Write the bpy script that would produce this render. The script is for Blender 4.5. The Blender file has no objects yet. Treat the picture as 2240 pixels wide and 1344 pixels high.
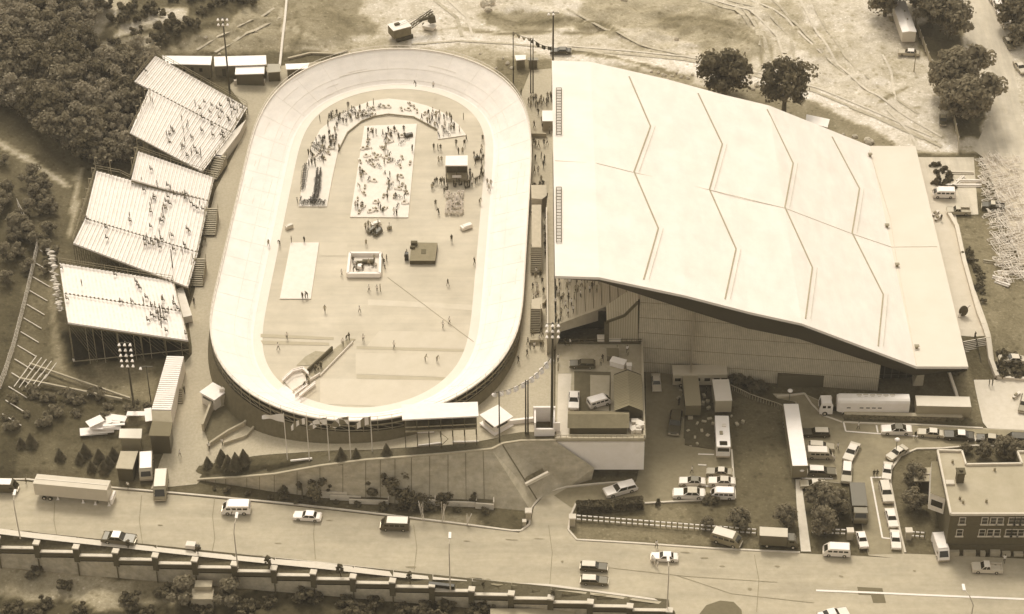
import bpy, bmesh, math, random
import numpy as np
from mathutils import Vector, Matrix, noise as mnoise
from mathutils.geometry import delaunay_2d_cdt

# ---------------------------------------------------------------- camera, sky, sun, exposure
scene = bpy.context.scene
COL = scene.collection
PITCH = math.radians(38.0); HCAM = 278.0; FPX = 4950.0; CX, CY = 1160.0, 672.0
cam_data = bpy.data.cameras.new("camera"); cam = bpy.data.objects.new("camera", cam_data)
COL.objects.link(cam); scene.camera = cam
cam.location = (0, 0, HCAM); cam.rotation_euler = (math.pi/2-PITCH, 0, 0)
cam_data.sensor_width = 36; cam_data.lens = FPX/2240*36; cam_data.shift_x = -(CX-1120)/2240
cam_data.clip_start = 1.0; cam_data.clip_end = 20000
world = bpy.data.worlds.new("World"); scene.world = world; world.use_nodes = True
SUN_EL, SUN_AZ = math.radians(52), math.radians(-12)      # azimuth from +Y (far side), to the left
wn = world.node_tree.nodes; wl = world.node_tree.links
bg = wn['Background']; sky = wn.new('ShaderNodeTexSky'); sky.sky_type = 'NISHITA'; sky.sun_disc = False
sky.sun_elevation = SUN_EL; sky.sun_rotation = SUN_AZ; sky.air_density = 1.0; sky.dust_density = 3.0
hs = wn.new('ShaderNodeHueSaturation'); hs.inputs['Saturation'].default_value = 0.0
wl.new(sky.outputs[0], hs.inputs['Color']); tn = wn.new('ShaderNodeMix'); tn.data_type = 'RGBA'; tn.blend_type = 'MULTIPLY'; tn.inputs[0].default_value = 1; tn.inputs[7].default_value = (1.0,.94,.83,1)
wl.new(hs.outputs[0], tn.inputs[6]); wl.new(tn.outputs[2], bg.inputs[0]); bg.inputs[1].default_value = 0.135
sun_d = bpy.data.lights.new("sun", 'SUN'); sun = bpy.data.objects.new("sun", sun_d); COL.objects.link(sun)
sun_d.energy = 1.2; sun_d.angle = math.radians(14); sun_d.color = (1.0, 0.935, 0.82)
sd = Vector((math.sin(SUN_AZ)*math.cos(SUN_EL), math.cos(SUN_AZ)*math.cos(SUN_EL), math.sin(SUN_EL)))
sun.rotation_euler = sd.to_track_quat('Z', 'Y').to_euler(); sun.location = sd*400
vs = scene.view_settings; vs.view_transform = 'Standard'; vs.look = 'None'; vs.gamma = 1.0; vs.exposure = 0.52
scene.cycles.max_bounces = 5; scene.cycles.diffuse_bounces = 3

# ---------------------------------------------------------------- pixel <-> world
CP, SP = math.cos(PITCH), math.sin(PITCH)
def W(px, py, z=0.0):
    u = (px-CX)/FPX; v = -(py-CY)/FPX
    d = (u, CP+v*SP, -SP+v*CP)
    t = (z-HCAM)/d[2]
    return Vector((d[0]*t, d[1]*t, z))
def PX(x, y, z):
    zc = y*CP-(z-HCAM)*SP; uc = y*SP+(z-HCAM)*CP
    return CX+FPX*x/zc, CY-FPX*uc/zc
def zAtY(px, py, Y):
    v = -(py-CY)/FPX
    return HCAM + Y/(CP+v*SP)*(-SP+v*CP)
def WY(px, py, Y):
    return W(px, py, zAtY(px, py, Y))

# ---------------------------------------------------------------- terrain
rnd = random.Random(7)
LOWP = [(0,1100,0),(500,1110,0),(1100,1160,0),(1700,1200,0),(2240,1250,0),(0,1160,0),(700,1230,0),(1400,1300,0),(2240,1344,0),(1900,1320,0),
 (1300,1150,.2),(1500,1050,0),(1500,900,0.2),(1450,830,1.0),(1412,812,1.3),(1550,838,.6),(1700,900,0),(1690,860,.3),(1930,865,.2),(1850,900,.1),(2000,950,.2),(2200,960,.3),(1900,1100,0),(2000,1200,0),
 (1650,1000,.6),(1600,960,.4),(1620,870,1.0),(2200,850,.8),(2130,835,.9),(2160,735,5),(2110,735,5),(2100,600,5.2),(2050,450,5.4),(2200,500,5.6),(2200,650,4.6),(2220,790,1.6),(2150,300,6),(2200,100,8),(2000,200,7),
 (1800,150,7),(1600,100,7.5),(2240,400,5.8),(1950,330,6),(2050,30,8.5),(660,1105,0),(900,1120,0),(1080,1125,0),(1180,1100,0),(1290,1060,0),(1300,1300,0)]
HIGHP = [(1600,100,7.5),(1300,60,7.5),(1000,50,7.6),(900,90,7.2),(800,20,8),(700,60,8.5),(600,100,8),(500,60,11),(400,40,13),(300,80,11),(200,100,12),(100,200,12),(0,0,17),(0,300,11),(100,350,8),
 (50,500,7),(200,450,5),(100,650,5),(0,800,5.5),(150,760,3.2),(200,850,3),(100,900,3.4),(0,900,3.6),(300,900,2.5),(300,1000,1.2),(100,1000,1.6),(0,1000,1.8),(0,1052,.3),(200,1035,.5),(300,1060,.1),(430,1058,.1),
 (420,700,4.8),(440,850,3.6),(400,950,2),(390,1040,.3),(520,1000,3.2),(600,985,5),(700,975,6),(850,975,6.6),(1000,965,7),(1100,900,7),(1180,800,7.2),(1180,500,7.2),(1180,200,7.2),(1150,130,7.2),(700,150,6.5),
 (540,230,6),(480,450,5.2),(560,140,7),(420,180,7.5),(300,300,6),(360,400,4.6),(300,560,4.5),(430,600,4.8),(860,240,5.2),(700,330,5.2),(820,300,5.2),(800,500,5.2),(650,480,5.2),(1000,480,5.2),(800,700,5.2),(600,700,5.2),(1000,700,5.2),(700,830,5.2),(850,850,5.2),(1000,300,5.2),(1300,400,7.5),(1300,700,8),
 (600,1040,6),(720,1015,7.2),(880,1003,8),(1000,995,8),(1080,985,8),(1215,966,8.3),(1400,150,7.5),(1700,250,7),(1500,190,7.5),(1950,330,6),(2000,200,7),(2200,100,8),(1350,900,8.3),(1300,800,8.3),(1800,150,7),
 (1050,1000,8),(1900,400,6)]
def rbf_fit(pts):
    P = np.array([list(W(a,b,c)) for a,b,c in pts]); n = len(P)
    D = np.sqrt(((P[:,None,:2]-P[None,:,:2])**2).sum(-1))
    A = np.zeros((n+3,n+3)); A[:n,:n] = D + np.eye(n)*1.5*(-1); A[:n,n]=1; A[:n,n+1:]=P[:,:2]/100; A[n,:n]=1; A[n+1:,:n]=P[:,:2].T/100
    b = np.zeros(n+3); b[:n] = P[:,2]
    return P, np.linalg.solve(A, b)
def rbf_eval(fit, X):
    P, w = fit; n = len(P)
    D = np.sqrt(((X[:,None,:]-P[None,:,:2])**2).sum(-1)+4.0)
    return D@w[:n] + w[n] + (X/100)@w[n+1:]
FL, FH = rbf_fit(LOWP), rbf_fit(HIGHP)
def pip(poly, X):
    poly = np.array(poly); x, y = X[:,0], X[:,1]; ins = np.zeros(len(X), bool); j = len(poly)-1
    for i in range(len(poly)):
        xi, yi = poly[i]; xj, yj = poly[j]
        c = ((yi>y)!=(yj>y))
        with np.errstate(divide='ignore', invalid='ignore'):
            ins ^= c & (x < (xj-xi)*(y-yi)/(yj-yi+1e-12)+xi)
        j = i
    return ins
FRONTWALL = [(432,1052,.3),(520,1047,2.2),(600,1040,4.6),(700,1022,6.8),(800,1009,8),(880,1003,8),(980,995,8),(1076,985,8),(1100,973,8.1),(1140,967,8.2),(1216,966,8.3)]
fw = [W(*p) for p in FRONTWALL]
HPOLY = [(-4000, fw[0].y+1),] + [(p.x, p.y+1.3) for p in fw] + [(W(1408,966,8.3).x-1.0, fw[-1].y+1.3), (W(1408,966,8.3).x-1.0, W(1400,770,8.3).y)] + \
        [tuple(W(1500,680,7)[:2]), tuple(W(1900,480,6.5)[:2]), tuple(W(2000,330,6)[:2]), tuple(W(2300,200,7)[:2]), (4000,900), (4000,9000), (-4000,9000)]
RW = [(79,1187),(1465,1335)]        # pillar line of the road balustrade
rw0, rw1 = W(79,1189,0), W(1465,1337,0)
def rwY(x): return rw0.y+(rw1.y-rw0.y)*(x-rw0.x)/(rw1.x-rw0.x)
RW_END = rw1.x
def fbm(x, y, s, o=4):
    return mnoise.fractal(Vector((x/s, y/s, 3.7)), 1.0, 2.0, o)
# rough ground (pixel polygons): amplitude in metres
ROUGH = [([(0,0),(300,0),(620,-10),(610,95),(350,120),(290,200),(280,330),(180,370),(120,330),(0,200)],1.3,30),
 ([(620,0),(760,0),(830,70),(690,120),(620,110)],1.0,20),([(1640,0),(1900,0),(1990,120),(1960,250),(1800,200),(1720,120)],.7,20),([(1040,-20),(1230,20),(1360,70),(1350,90),(1220,75),(1100,60)],1.6,14),
 ([(1240,0),(1700,0),(1690,90),(1640,160),(1500,130),(1350,100)],1.2,25),([(1230,95),(1520,160),(1530,185),(1450,180),(1240,118)],.9,8),
 ([(0,400),(150,480),(70,560),(0,620)],.7,15),([(0,830),(280,860),(250,930),(0,900)],.7,15)]
LOWZ = -6.0
def hgt(X):
    X = np.asarray(X, float).reshape(-1,2)
    hi = pip(HPOLY, X)
    z = np.empty(len(X))
    for s in range(0, len(X), 20000):
        e = min(s+20000, len(X)); q = X[s:e]
        z[s:e] = np.where(hi[s:e], rbf_eval(FH, q), rbf_eval(FL, q))
    far = np.clip((np.hypot(X[:,0], X[:,1]-370)-260)/300, 0, 1)
    z = z*(1-far)+6*far
    below = (X[:,1] < rw0.y+(rw1.y-rw0.y)*(X[:,0]-rw0.x)/(rw1.x-rw0.x)+1.1) & (X[:,0] < RW_END-1)
    zc = X[:,1]*CP-(z-HCAM)*SP; uc = X[:,1]*SP+(z-HCAM)*CP
    U = np.stack([CX+FPX*X[:,0]/zc, CY-FPX*uc/zc], 1)
    for poly, amp, fe in ROUGH:
        pa = np.array(poly); sel = pip([(a,b) for a,b in poly], U)
        for i in np.where(sel)[0]:
            d = min(1, edist(poly, U[i])/fe)
            x, y = X[i]
            z[i] += amp*d*(fbm(x,y,14)+.6*(1-abs(fbm(x+50,y,7,3))*2))
    for i in np.where(below)[0]:
        x, y = X[i]; d = max(0,rwY(x)-.35-y)
        t = (x-rw0.x)/(rw1.x-rw0.x)
        base = LOWZ + (3.2*t if t > 0 else 0)
        z[i] = base - min(d,30)*.12 + min(1,d/4)*(1.5*fbm(x,y,9)+.5*fbm(x,y,3))
    return z
def edist(poly, u):
    best = 1e9
    for i in range(len(poly)):
        ax, ay = poly[i]; bx, by = poly[(i+1)%len(poly)]
        dx, dy = bx-ax, by-ay; t = max(0, min(1, ((u[0]-ax)*dx+(u[1]-ay)*dy)/(dx*dx+dy*dy+1e-9)))
        best = min(best, math.hypot(u[0]-ax-dx*t, u[1]-ay-dy*t))
    return best
def h(x, y): return float(hgt([(x, y)])[0])
_gc = {}
def G(px, py, it=7):
    k = (px, py)
    if k in _gc: return _gc[k].copy()
    z = 3.0
    for _ in range(it):
        p = W(px, py, z); z2 = h(p.x, p.y); z = z*.25+z2*.75
    p = W(px, py, z); p.z = h(p.x, p.y); _gc[k] = p.copy(); return p

# ---------------------------------------------------------------- materials
def sep(v):
    "sepia albedo of luminance v"
    t = max(0, min(1, v))
    g = .80+.135*t; b = .39+.52*t
    n = .3*1+.6*g+.1*b
    return (min(1,v/n), min(1,v*g/n), min(1,v*b/n), 1)
MATS = {}
def mat(name, v, var=.12, scale=1.5, rough=.85, kind='noise', v2=None, spec=.3, bump=0.0, metal=0.0, det=6, dist=0.0, streak=None, transl=0):
    if name in MATS: return MATS[name]
    m = bpy.data.materials.new(name); m.use_nodes = True; MATS[name] = m
    nt = m.node_tree; N = nt.nodes; L = nt.links; b = N['Principled BSDF']
    b.inputs['Roughness'].default_value = rough; b.inputs['Specular IOR Level'].default_value = spec; b.inputs['Metallic'].default_value = metal
    c1 = sep(v*(1-var)); c2 = sep(v*(1+var) if v2 is None else v2)
    tc = N.new('ShaderNodeTexCoord')
    if kind == 'noise':
        t = N.new('ShaderNodeTexNoise'); t.inputs['Scale'].default_value = scale; t.inputs['Detail'].default_value = det; t.inputs['Roughness'].default_value = .65
        fac = t.outputs['Fac']; L.new(tc.outputs['Object'], t.inputs['Vector'])
    elif kind in ('bandx','bandy','bandz'):
        t = N.new('ShaderNodeTexWave'); t.wave_type = 'BANDS'; t.bands_direction = kind[-1].upper(); t.inputs['Scale'].default_value = scale
        t.inputs['Distortion'].default_value = dist; fac = t.outputs['Fac']; L.new(tc.outputs['Object'], t.inputs['Vector'])
    elif kind == 'brick':
        t = N.new('ShaderNodeTexBrick'); t.inputs['Scale'].default_value = scale; t.inputs['Color1'].default_value = (0,0,0,1); t.inputs['Color2'].default_value = (.5,.5,.5,1)
        t.inputs['Mortar'].default_value = (1,1,1,1); fac = t.outputs['Color']
        mp = N.new('ShaderNodeMapping'); mp.inputs['Rotation'].default_value = (math.pi/2,0,0); L.new(tc.outputs['Object'], mp.inputs[0]); L.new(mp.outputs[0], t.inputs['Vector'])
    elif kind == 'voronoi':
        t = N.new('ShaderNodeTexVoronoi'); t.inputs['Scale'].default_value = scale; fac = t.outputs['Distance']; L.new(tc.outputs['Object'], t.inputs['Vector'])
    r = N.new('ShaderNodeValToRGB'); r.color_ramp.elements[0].position = .3; r.color_ramp.elements[1].position = .7
    r.color_ramp.elements[0].color = c1; r.color_ramp.elements[1].color = c2
    L.new(fac, r.inputs[0])
    # a second, large soft stain layer
    n2 = N.new('ShaderNodeTexNoise'); n2.inputs['Scale'].default_value = .12; n2.inputs['Detail'].default_value = 8; n2.inputs['Roughness'].default_value = .6
    L.new(tc.outputs['Object'], n2.inputs['Vector'])
    mr = N.new('ShaderNodeMapRange'); mr.inputs[1].default_value = .3; mr.inputs[2].default_value = .7; mr.inputs[3].default_value = 1-var*.6; mr.inputs[4].default_value = 1+var*.4
    L.new(n2.outputs['Fac'], mr.inputs[0])
    mx = N.new('ShaderNodeMix'); mx.data_type = 'RGBA'; mx.blend_type = 'MULTIPLY'; mx.inputs[0].default_value = 1
    L.new(r.outputs[0], mx.inputs[6]); L.new(mr.outputs[0], mx.inputs[7]); col = mx.outputs[2]
    if streak:
        for sx, sy, amp in streak:
            mp = N.new('ShaderNodeMapping'); mp.inputs['Scale'].default_value = (sx, sy, 1); L.new(tc.outputs['Object'], mp.inputs[0])
            n3 = N.new('ShaderNodeTexNoise'); n3.inputs['Scale'].default_value = 1; n3.inputs['Detail'].default_value = 7; n3.inputs['Roughness'].default_value = .65; L.new(mp.outputs[0], n3.inputs['Vector'])
            m3 = N.new('ShaderNodeMapRange'); m3.inputs[1].default_value = .34; m3.inputs[2].default_value = .66; m3.inputs[3].default_value = 1-amp; m3.inputs[4].default_value = 1+amp*.6; L.new(n3.outputs['Fac'], m3.inputs[0])
            x3 = N.new('ShaderNodeMix'); x3.data_type = 'RGBA'; x3.blend_type = 'MULTIPLY'; x3.inputs[0].default_value = 1; L.new(col, x3.inputs[6]); L.new(m3.outputs[0], x3.inputs[7]); col = x3.outputs[2]
    L.new(col, b.inputs['Base Color'])
    if transl:
        tr = N.new('ShaderNodeBsdfTranslucent'); L.new(col, tr.inputs['Color']); ms = N.new('ShaderNodeMixShader'); ms.inputs[0].default_value = transl
        L.new(b.outputs[0], ms.inputs[1]); L.new(tr.outputs[0], ms.inputs[2]); L.new(ms.outputs[0], N['Material Output'].inputs['Surface'])
    if bump:
        bp = N.new('ShaderNodeBump'); bp.inputs['Strength'].default_value = bump; bp.inputs['Distance'].default_value = .1
        L.new(fac, bp.inputs['Height']); L.new(bp.outputs[0], b.inputs['Normal'])
    return m

# ---------------------------------------------------------------- mesh builder and object tools
class MB:
    def __init__(s): s.v = []; s.f = []; s.m = []
    def add(s, vs, fs, mi=0):
        o = len(s.v); s.v += [tuple(p) for p in vs]; s.f += [tuple(i+o for i in f) for f in fs]; s.m += [mi]*len(fs); return s
    def box(s, c, d, rz=0, mi=0, taper=1.0):
        cx, cy, cz = c; hx, hy, hz = d[0]/2, d[1]/2, d[2]/2; cr, sr = math.cos(rz), math.sin(rz); vs = []
        for k, t in ((-1,1.0),(1,taper)):
            for a, b in ((-1,-1),(1,-1),(1,1),(-1,1)):
                x, y = a*hx*t, b*hy*t; vs.append((cx+x*cr-y*sr, cy+x*sr+y*cr, cz+k*hz))
        return s.add(vs, [(3,2,1,0),(4,5,6,7),(0,1,5,4),(1,2,6,5),(2,3,7,6),(3,0,4,7)], mi)
    def beam(s, a, b, w, d=None, mi=0):
        a, b = Vector(a), Vector(b); d = d or w; n = (b-a)
        if n.length < 1e-6: return s
        n.normalize(); up = Vector((0,0,1)) if abs(n.z) < .95 else Vector((0,1,0))
        r = n.cross(up).normalized()*w/2; u = r.cross(n).normalized()*d/2
        vs = [a-r-u, a+r-u, a+r+u, a-r+u, b-r-u, b+r-u, b+r+u, b-r+u]
        return s.add(vs, [(0,1,2,3),(7,6,5,4),(4,5,1,0),(5,6,2,1),(6,7,3,2),(7,4,0,3)], mi)
    def tube(s, a, b, r, r2=None, n=8, mi=0):
        a, b = Vector(a), Vector(b); r2 = r if r2 is None else r2; d = (b-a).normalized()
        up = Vector((0,0,1)) if abs(d.z) < .95 else Vector((0,1,0)); e = d.cross(up).normalized(); g = d.cross(e)
        vs = [a+(e*math.cos(t)+g*math.sin(t))*r for t in [2*math.pi*i/n for i in range(n)]] + [b+(e*math.cos(t)+g*math.sin(t))*r2 for t in [2*math.pi*i/n for i in range(n)]]
        fs = [(i,(i+1)%n,n+(i+1)%n,n+i) for i in range(n)] + [tuple(range(n))[::-1], tuple(range(n,2*n))]
        return s.add(vs, fs, mi)
    def prism(s, poly, z0, z1, mi=0, mtop=None):
        "poly: list of (x,y) or (x,y,z) tops; z1 None uses their own z"
        n = len(poly); top = [(p[0],p[1],p[2] if z1 is None else z1) for p in poly]; bot = [(p[0],p[1],z0) for p in poly]
        s.add(bot+top, [(i,(i+1)%n,n+(i+1)%n,n+i) for i in range(n)]+[tuple(range(n))[::-1]], mi)
        return s.add(top, [tuple(range(n))], mi if mtop is None else mtop)
    def quad(s, a, b, c, d, mi=0): return s.add([a,b,c,d], [(0,1,2,3)], mi)
    def sphere(s, c, r, n=10, k=6, mi=0, sc=(1,1,1)):
        vs = []; fs = []
        for j in range(k+1):
            ph = math.pi*j/k
            for i in range(n):
                t = 2*math.pi*i/n; vs.append((c[0]+r*sc[0]*math.sin(ph)*math.cos(t), c[1]+r*sc[1]*math.sin(ph)*math.sin(t), c[2]+r*sc[2]*math.cos(ph)))
        for j in range(k):
            for i in range(n): fs.append((j*n+i, (j+1)*n+i, (j+1)*n+(i+1)%n, j*n+(i+1)%n))
        return s.add(vs, fs, mi)
    def mesh(s, name, mats, smooth=False):
        me = bpy.data.meshes.new(name); me.from_pydata(s.v, [], s.f)
        if not isinstance(mats, (list,tuple)): mats = [mats]
        for m in mats: me.materials.append(m)
        if len(mats) > 1: me.polygons.foreach_set('material_index', s.m)
        if smooth: me.polygons.foreach_set('use_smooth', [True]*len(s.f))
        me.update(); return me
    def build(s, name, mats, parent=None, smooth=False, label=None, kind=None, bevel=0):
        me = s.mesh(name, mats, smooth)
        if bevel:
            bm = bmesh.new(); bm.from_mesh(me)
            bmesh.ops.remove_doubles(bm, verts=bm.verts, dist=1e-4)
            es = [e for e in bm.edges if len(e.link_faces) == 2 and e.calc_face_angle(0) > .5]
            bmesh.ops.bevel(bm, geom=es, offset=bevel, segments=2, affect='EDGES', profile=.6, clamp_overlap=True)
            bm.to_mesh(me); bm.free()
        return link(name, me, parent, label, kind)
def link(name, me, parent=None, label=None, kind=None):
    o = bpy.data.objects.new(name, me); COL.objects.link(o)
    if parent: o.parent = parent
    if label: o['label'] = label
    if kind: o['kind'] = kind
    return o
def tag(o, label, cat, group=None):
    o['label'] = label; o['category'] = cat
    if group: o['group'] = group
    return o
def thing(name, label, cat, loc=(0,0,0), rz=0, group=None):
    o = bpy.data.objects.new(name, None); COL.objects.link(o); o.empty_display_size = .5
    o.location = loc; o.rotation_euler = (0,0,rz); return tag(o, label, cat, group)
def dup(o, loc=None, rz=None, label=None, group=None, scale=None, parent=None):
    c = o.copy(); COL.objects.link(c)
    if parent is not None: c.parent = parent
    for ch in o.children: dup(ch, parent=c)
    if loc is not None: c.location = loc
    if rz is not None: c.rotation_euler = (0,0,rz)
    if label: c['label'] = label
    if group: c['group'] = group
    elif label and 'group' in c and parent is None and group is None: pass
    if scale: c.scale = (scale,)*3 if not isinstance(scale, tuple) else scale
    return c
def structure(o): o['kind'] = 'structure'; return o
# sheets draped on the terrain -------------------------------------------------
def sheet(name, poly, m, lift=.08, step=1.6, zf=None, world=False, edges=True):
    pts = [(Vector(p) if world else G(*p)) for p in poly]
    bd = []
    for i in range(len(pts)):
        a, b = pts[i], pts[(i+1)%len(pts)]; n = max(1, int((b.xy-a.xy).length/step))
        bd += [(a.x+(b.x-a.x)*k/n, a.y+(b.y-a.y)*k/n) for k in range(n)]
    xs = [p[0] for p in bd]; ys = [p[1] for p in bd]
    gx = np.arange(min(xs), max(xs), step); gy = np.arange(min(ys), max(ys), step)
    grid = np.array([(x+((j%2)*.5)*step,y) for j, y in enumerate(gy) for x in gx]).reshape(-1,2)
    if len(grid):
        ins = pip(bd, grid); B = np.array(bd)
        g2 = [tuple(q) for q in grid[ins] if ((B-q)**2).sum(1).min() > (step*.45)**2]
    else: g2 = []
    vv = [Vector(p) for p in bd+g2]; n = len(bd)
    r = delaunay_2d_cdt(vv, [], [list(range(n))], 1, 1e-4)
    v2 = np.array([tuple(v) for v in r[0]]); z = hgt(v2) if zf is None else np.array([zf(*q) for q in v2])
    me = bpy.data.meshes.new(name); me.from_pydata([(a[0],a[1],b+lift) for a, b in zip(v2, z)], [], [f for f in r[2]])
    me.materials.append(m); me.update()
    if me.polygons and me.polygons[0].normal.z < 0: me.flip_normals()
    return link(name, me)
def ribbon(mb, pts, w, hgt_=.15, z=None, mi=0):
    "kerb-like bar following world points on the ground"
    for a, b in zip(pts[:-1], pts[1:]):
        mb.beam((a.x,a.y,a.z+hgt_/2), (b.x,b.y,b.z+hgt_/2), w, hgt_, mi)
def path(pp, step=2.0):
    "px polyline -> dense ground points"
    g = [G(*p) for p in pp]; out = []
    for a, b in zip(g[:-1], g[1:]):
        n = max(1, int((b-a).length/step))
        for k in range(n):
            x = a.x+(b.x-a.x)*k/n; y = a.y+(b.y-a.y)*k/n; out.append([x,y])
    out.append([g[-1].x,g[-1].y]); z = hgt(out)
    return [Vector((q[0],q[1],zz)) for q, zz in zip(out, z)]
# ---------------------------------------------------------------- ground sheet with its natural cover
# albedo zones in photo pixels: polygon, tone, feather
TZ = [([(-400,-200),(2700,-200),(2700,1500),(-400,1500)],.115,1),
 ([(590,-200),(2700,-200),(2240,1000),(2620,330),(1950,335),(1210,150),(1120,230),(1100,160),(900,105),(700,118),(612,112)],.56,10),
 ([(622,-200),(770,-200),(790,30),(840,75),(700,112),(625,112),(618,60)],.27,12),
 ([(700,112),(690,95),(840,78),(900,95),(1060,100),(1140,112),(1200,130),(1200,300),(1100,160),(900,104)],.42,10),
 ([(1090,130),(1210,130),(1210,240),(1130,240),(1085,160)],.20,6),
 ([(1050,30),(1200,25),(1330,48),(1365,72),(1340,82),(1250,62),(1130,70),(1060,60)],.26,9),
 ([(1280,-20),(1420,-30),(1640,30),(1690,90),(1640,150),(1560,120),(1490,80),(1330,60),(1260,30)],.36,14),
 ([(1440,35),(1560,28),(1620,60),(1650,90),(1500,70),(1450,60)],.24,9),
 ([(1250,105),(1330,118),(1430,140),(1510,165),(1530,190),(1420,168),(1260,132)],.30,8),
 ([(1500,185),(1650,190),(1780,215),(1900,265),(1960,330),(1890,330),(1780,290),(1600,220),(1510,205)],.24,8),
 ([(1660,0),(1720,0),(1790,60),(1840,110),(1850,150),(1780,120),(1690,60)],.38,12),
 ([(2000,60),(2160,-40),(2060,180),(2150,300),(2095,312),(2055,190),(2010,90)],.14,8),
 ([(2010,-30),(2090,-30),(2110,120),(2160,260),(2130,300),(2095,300),(2060,170)],.12,6),
 ([(2200,-20),(2620,-20),(2620,160),(2230,100)],.14,8),
 ([(-400,-200),(600,-200),(618,60),(612,112),(330,125),(300,200),(280,330),(190,360),(-400,200)],.11,12),
 ([(490,60),(560,0),(620,-20),(616,110),(345,120),(400,80)],.30,12),
 ([(180,-10),(300,-10),(230,60),(195,110),(170,60)],.42,10),
 ([(265,60),(350,20),(410,15),(400,45),(320,62),(240,85)],.50,6),
 ([(215,95),(330,75),(370,85),(300,105),(220,112)],.42,6),
 ([(0,190),(80,250),(180,370),(160,460),(90,420),(0,330)],.13,14),
 ([(-30,290),(60,340),(150,400),(160,410),(150,418),(50,352),(-30,305)],.42,4),
 ([(-30,200),(60,262),(150,360),(180,372),(150,385),(50,280),(-30,225)],.10,6),
 ([(168,365),(182,368),(165,470),(150,540),(148,520)],.38,4),
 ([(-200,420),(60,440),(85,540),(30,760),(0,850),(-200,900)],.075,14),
 ([(85,540),(150,540),(150,760),(60,840),(5,850)],.14,12),
 ([(108,600),(120,590),(122,700),(140,820),(128,850),(112,740)],.26,6),
 ([(130,720),(410,745),(415,778),(160,800)],.03,8),  # shade below the lower grandstand, painted into the ground tone
 ([(-100,850),(120,830),(300,880),(260,940),(200,960),(0,930)],.085,12),
 ([(90,800),(300,860),(280,875),(100,830)],.20,8),
 ([(200,790),(340,800),(330,890),(240,870),(210,840)],.20,12),
 ([(230,900),(330,890),(330,940),(240,925)],.24,8),
 ([(-100,930),(190,950),(330,970),(330,1060),(-100,1050)],.12,10),
 ([(-100,915),(200,955),(280,985),(200,975),(-100,940)],.10,6),
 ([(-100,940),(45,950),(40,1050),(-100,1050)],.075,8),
 ([(430,1050),(600,1045),(700,1030),(900,1008),(1080,990),(1115,970),(1110,955),(1070,965),(900,985),(700,995),(560,1000),(470,1015)],.085,6),
 ([(440,1056),(660,1095),(1080,1130),(1160,1110),(1160,1160),(1140,1168),(800,1130),(500,1100),(430,1080)],.10,7),
 ([(900,1135),(1040,1120),(1060,1160),(920,1145)],.26,10),
 ([(1230,1105),(1500,1100),(1600,1090),(1620,990),(1600,900),(1590,830),(1700,880),(1720,1000),(1745,1200),(1500,1195),(1260,1180)],.125,5),
 ([(1240,1150),(1500,1160),(1700,1190),(1500,1192),(1260,1180)],.19,6),
 ([(1400,1108),(1500,1110),(1520,1170),(1420,1150)],.2,14),
 ([(1590,812),(1690,850),(1700,890),(1600,850)],.08,6),
 ([(1745,1070),(1862,1070),(1865,1170),(1770,1180)],.08,4),
 ([(1935,1010),(1990,985),(2060,985),(2070,1200),(1990,1200),(1965,1160)],.13,4),
 ([(2060,1000),(2620,1000),(2620,1210),(2060,1205)],.16,6),
 ([(2095,820),(2120,800),(2155,925),(2105,925),(1845,925),(1845,905),(2100,900)],.18,3),
 ([(2085,475),(2240,475),(2620,850),(2180,825),(2165,750),(2120,580)],.20,4),
 ([(2170,800),(2200,765),(2240,790),(2240,830),(2180,825)],.36,5),
 ([(2020,345),(2140,345),(2160,420),(2040,425)],.22,4),
 ([(2020,350),(2055,350),(2095,395),(2090,420),(2035,425)],.45,3),
 ([(-200,1190),(1200,1310),(1300,1330),(1300,1500),(-200,1500)],.07,6),
 ([(-100,1232),(110,1245),(250,1262),(400,1285),(400,1320),(250,1330),(100,1315),(-50,1300)],.32,10),
 ([(280,1262),(450,1275),(560,1290),(500,1320),(320,1310)],.22,12),
 ([(960,1308),(1100,1320),(1080,1400),(950,1400)],.14,8)]
def band(pts, w, v, fe=3):
    a = []; b = []
    for i, p in enumerate(pts):
        q0 = pts[max(0,i-1)]; q1 = pts[min(len(pts)-1,i+1)]; dx, dy = q1[0]-q0[0], q1[1]-q0[1]; l = math.hypot(dx,dy); a.append((p[0]-dy/l*w/2,p[1]+dx/l*w/2)); b.append((p[0]+dy/l*w/2,p[1]-dx/l*w/2))
    return (a+b[::-1], v, fe)
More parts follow.
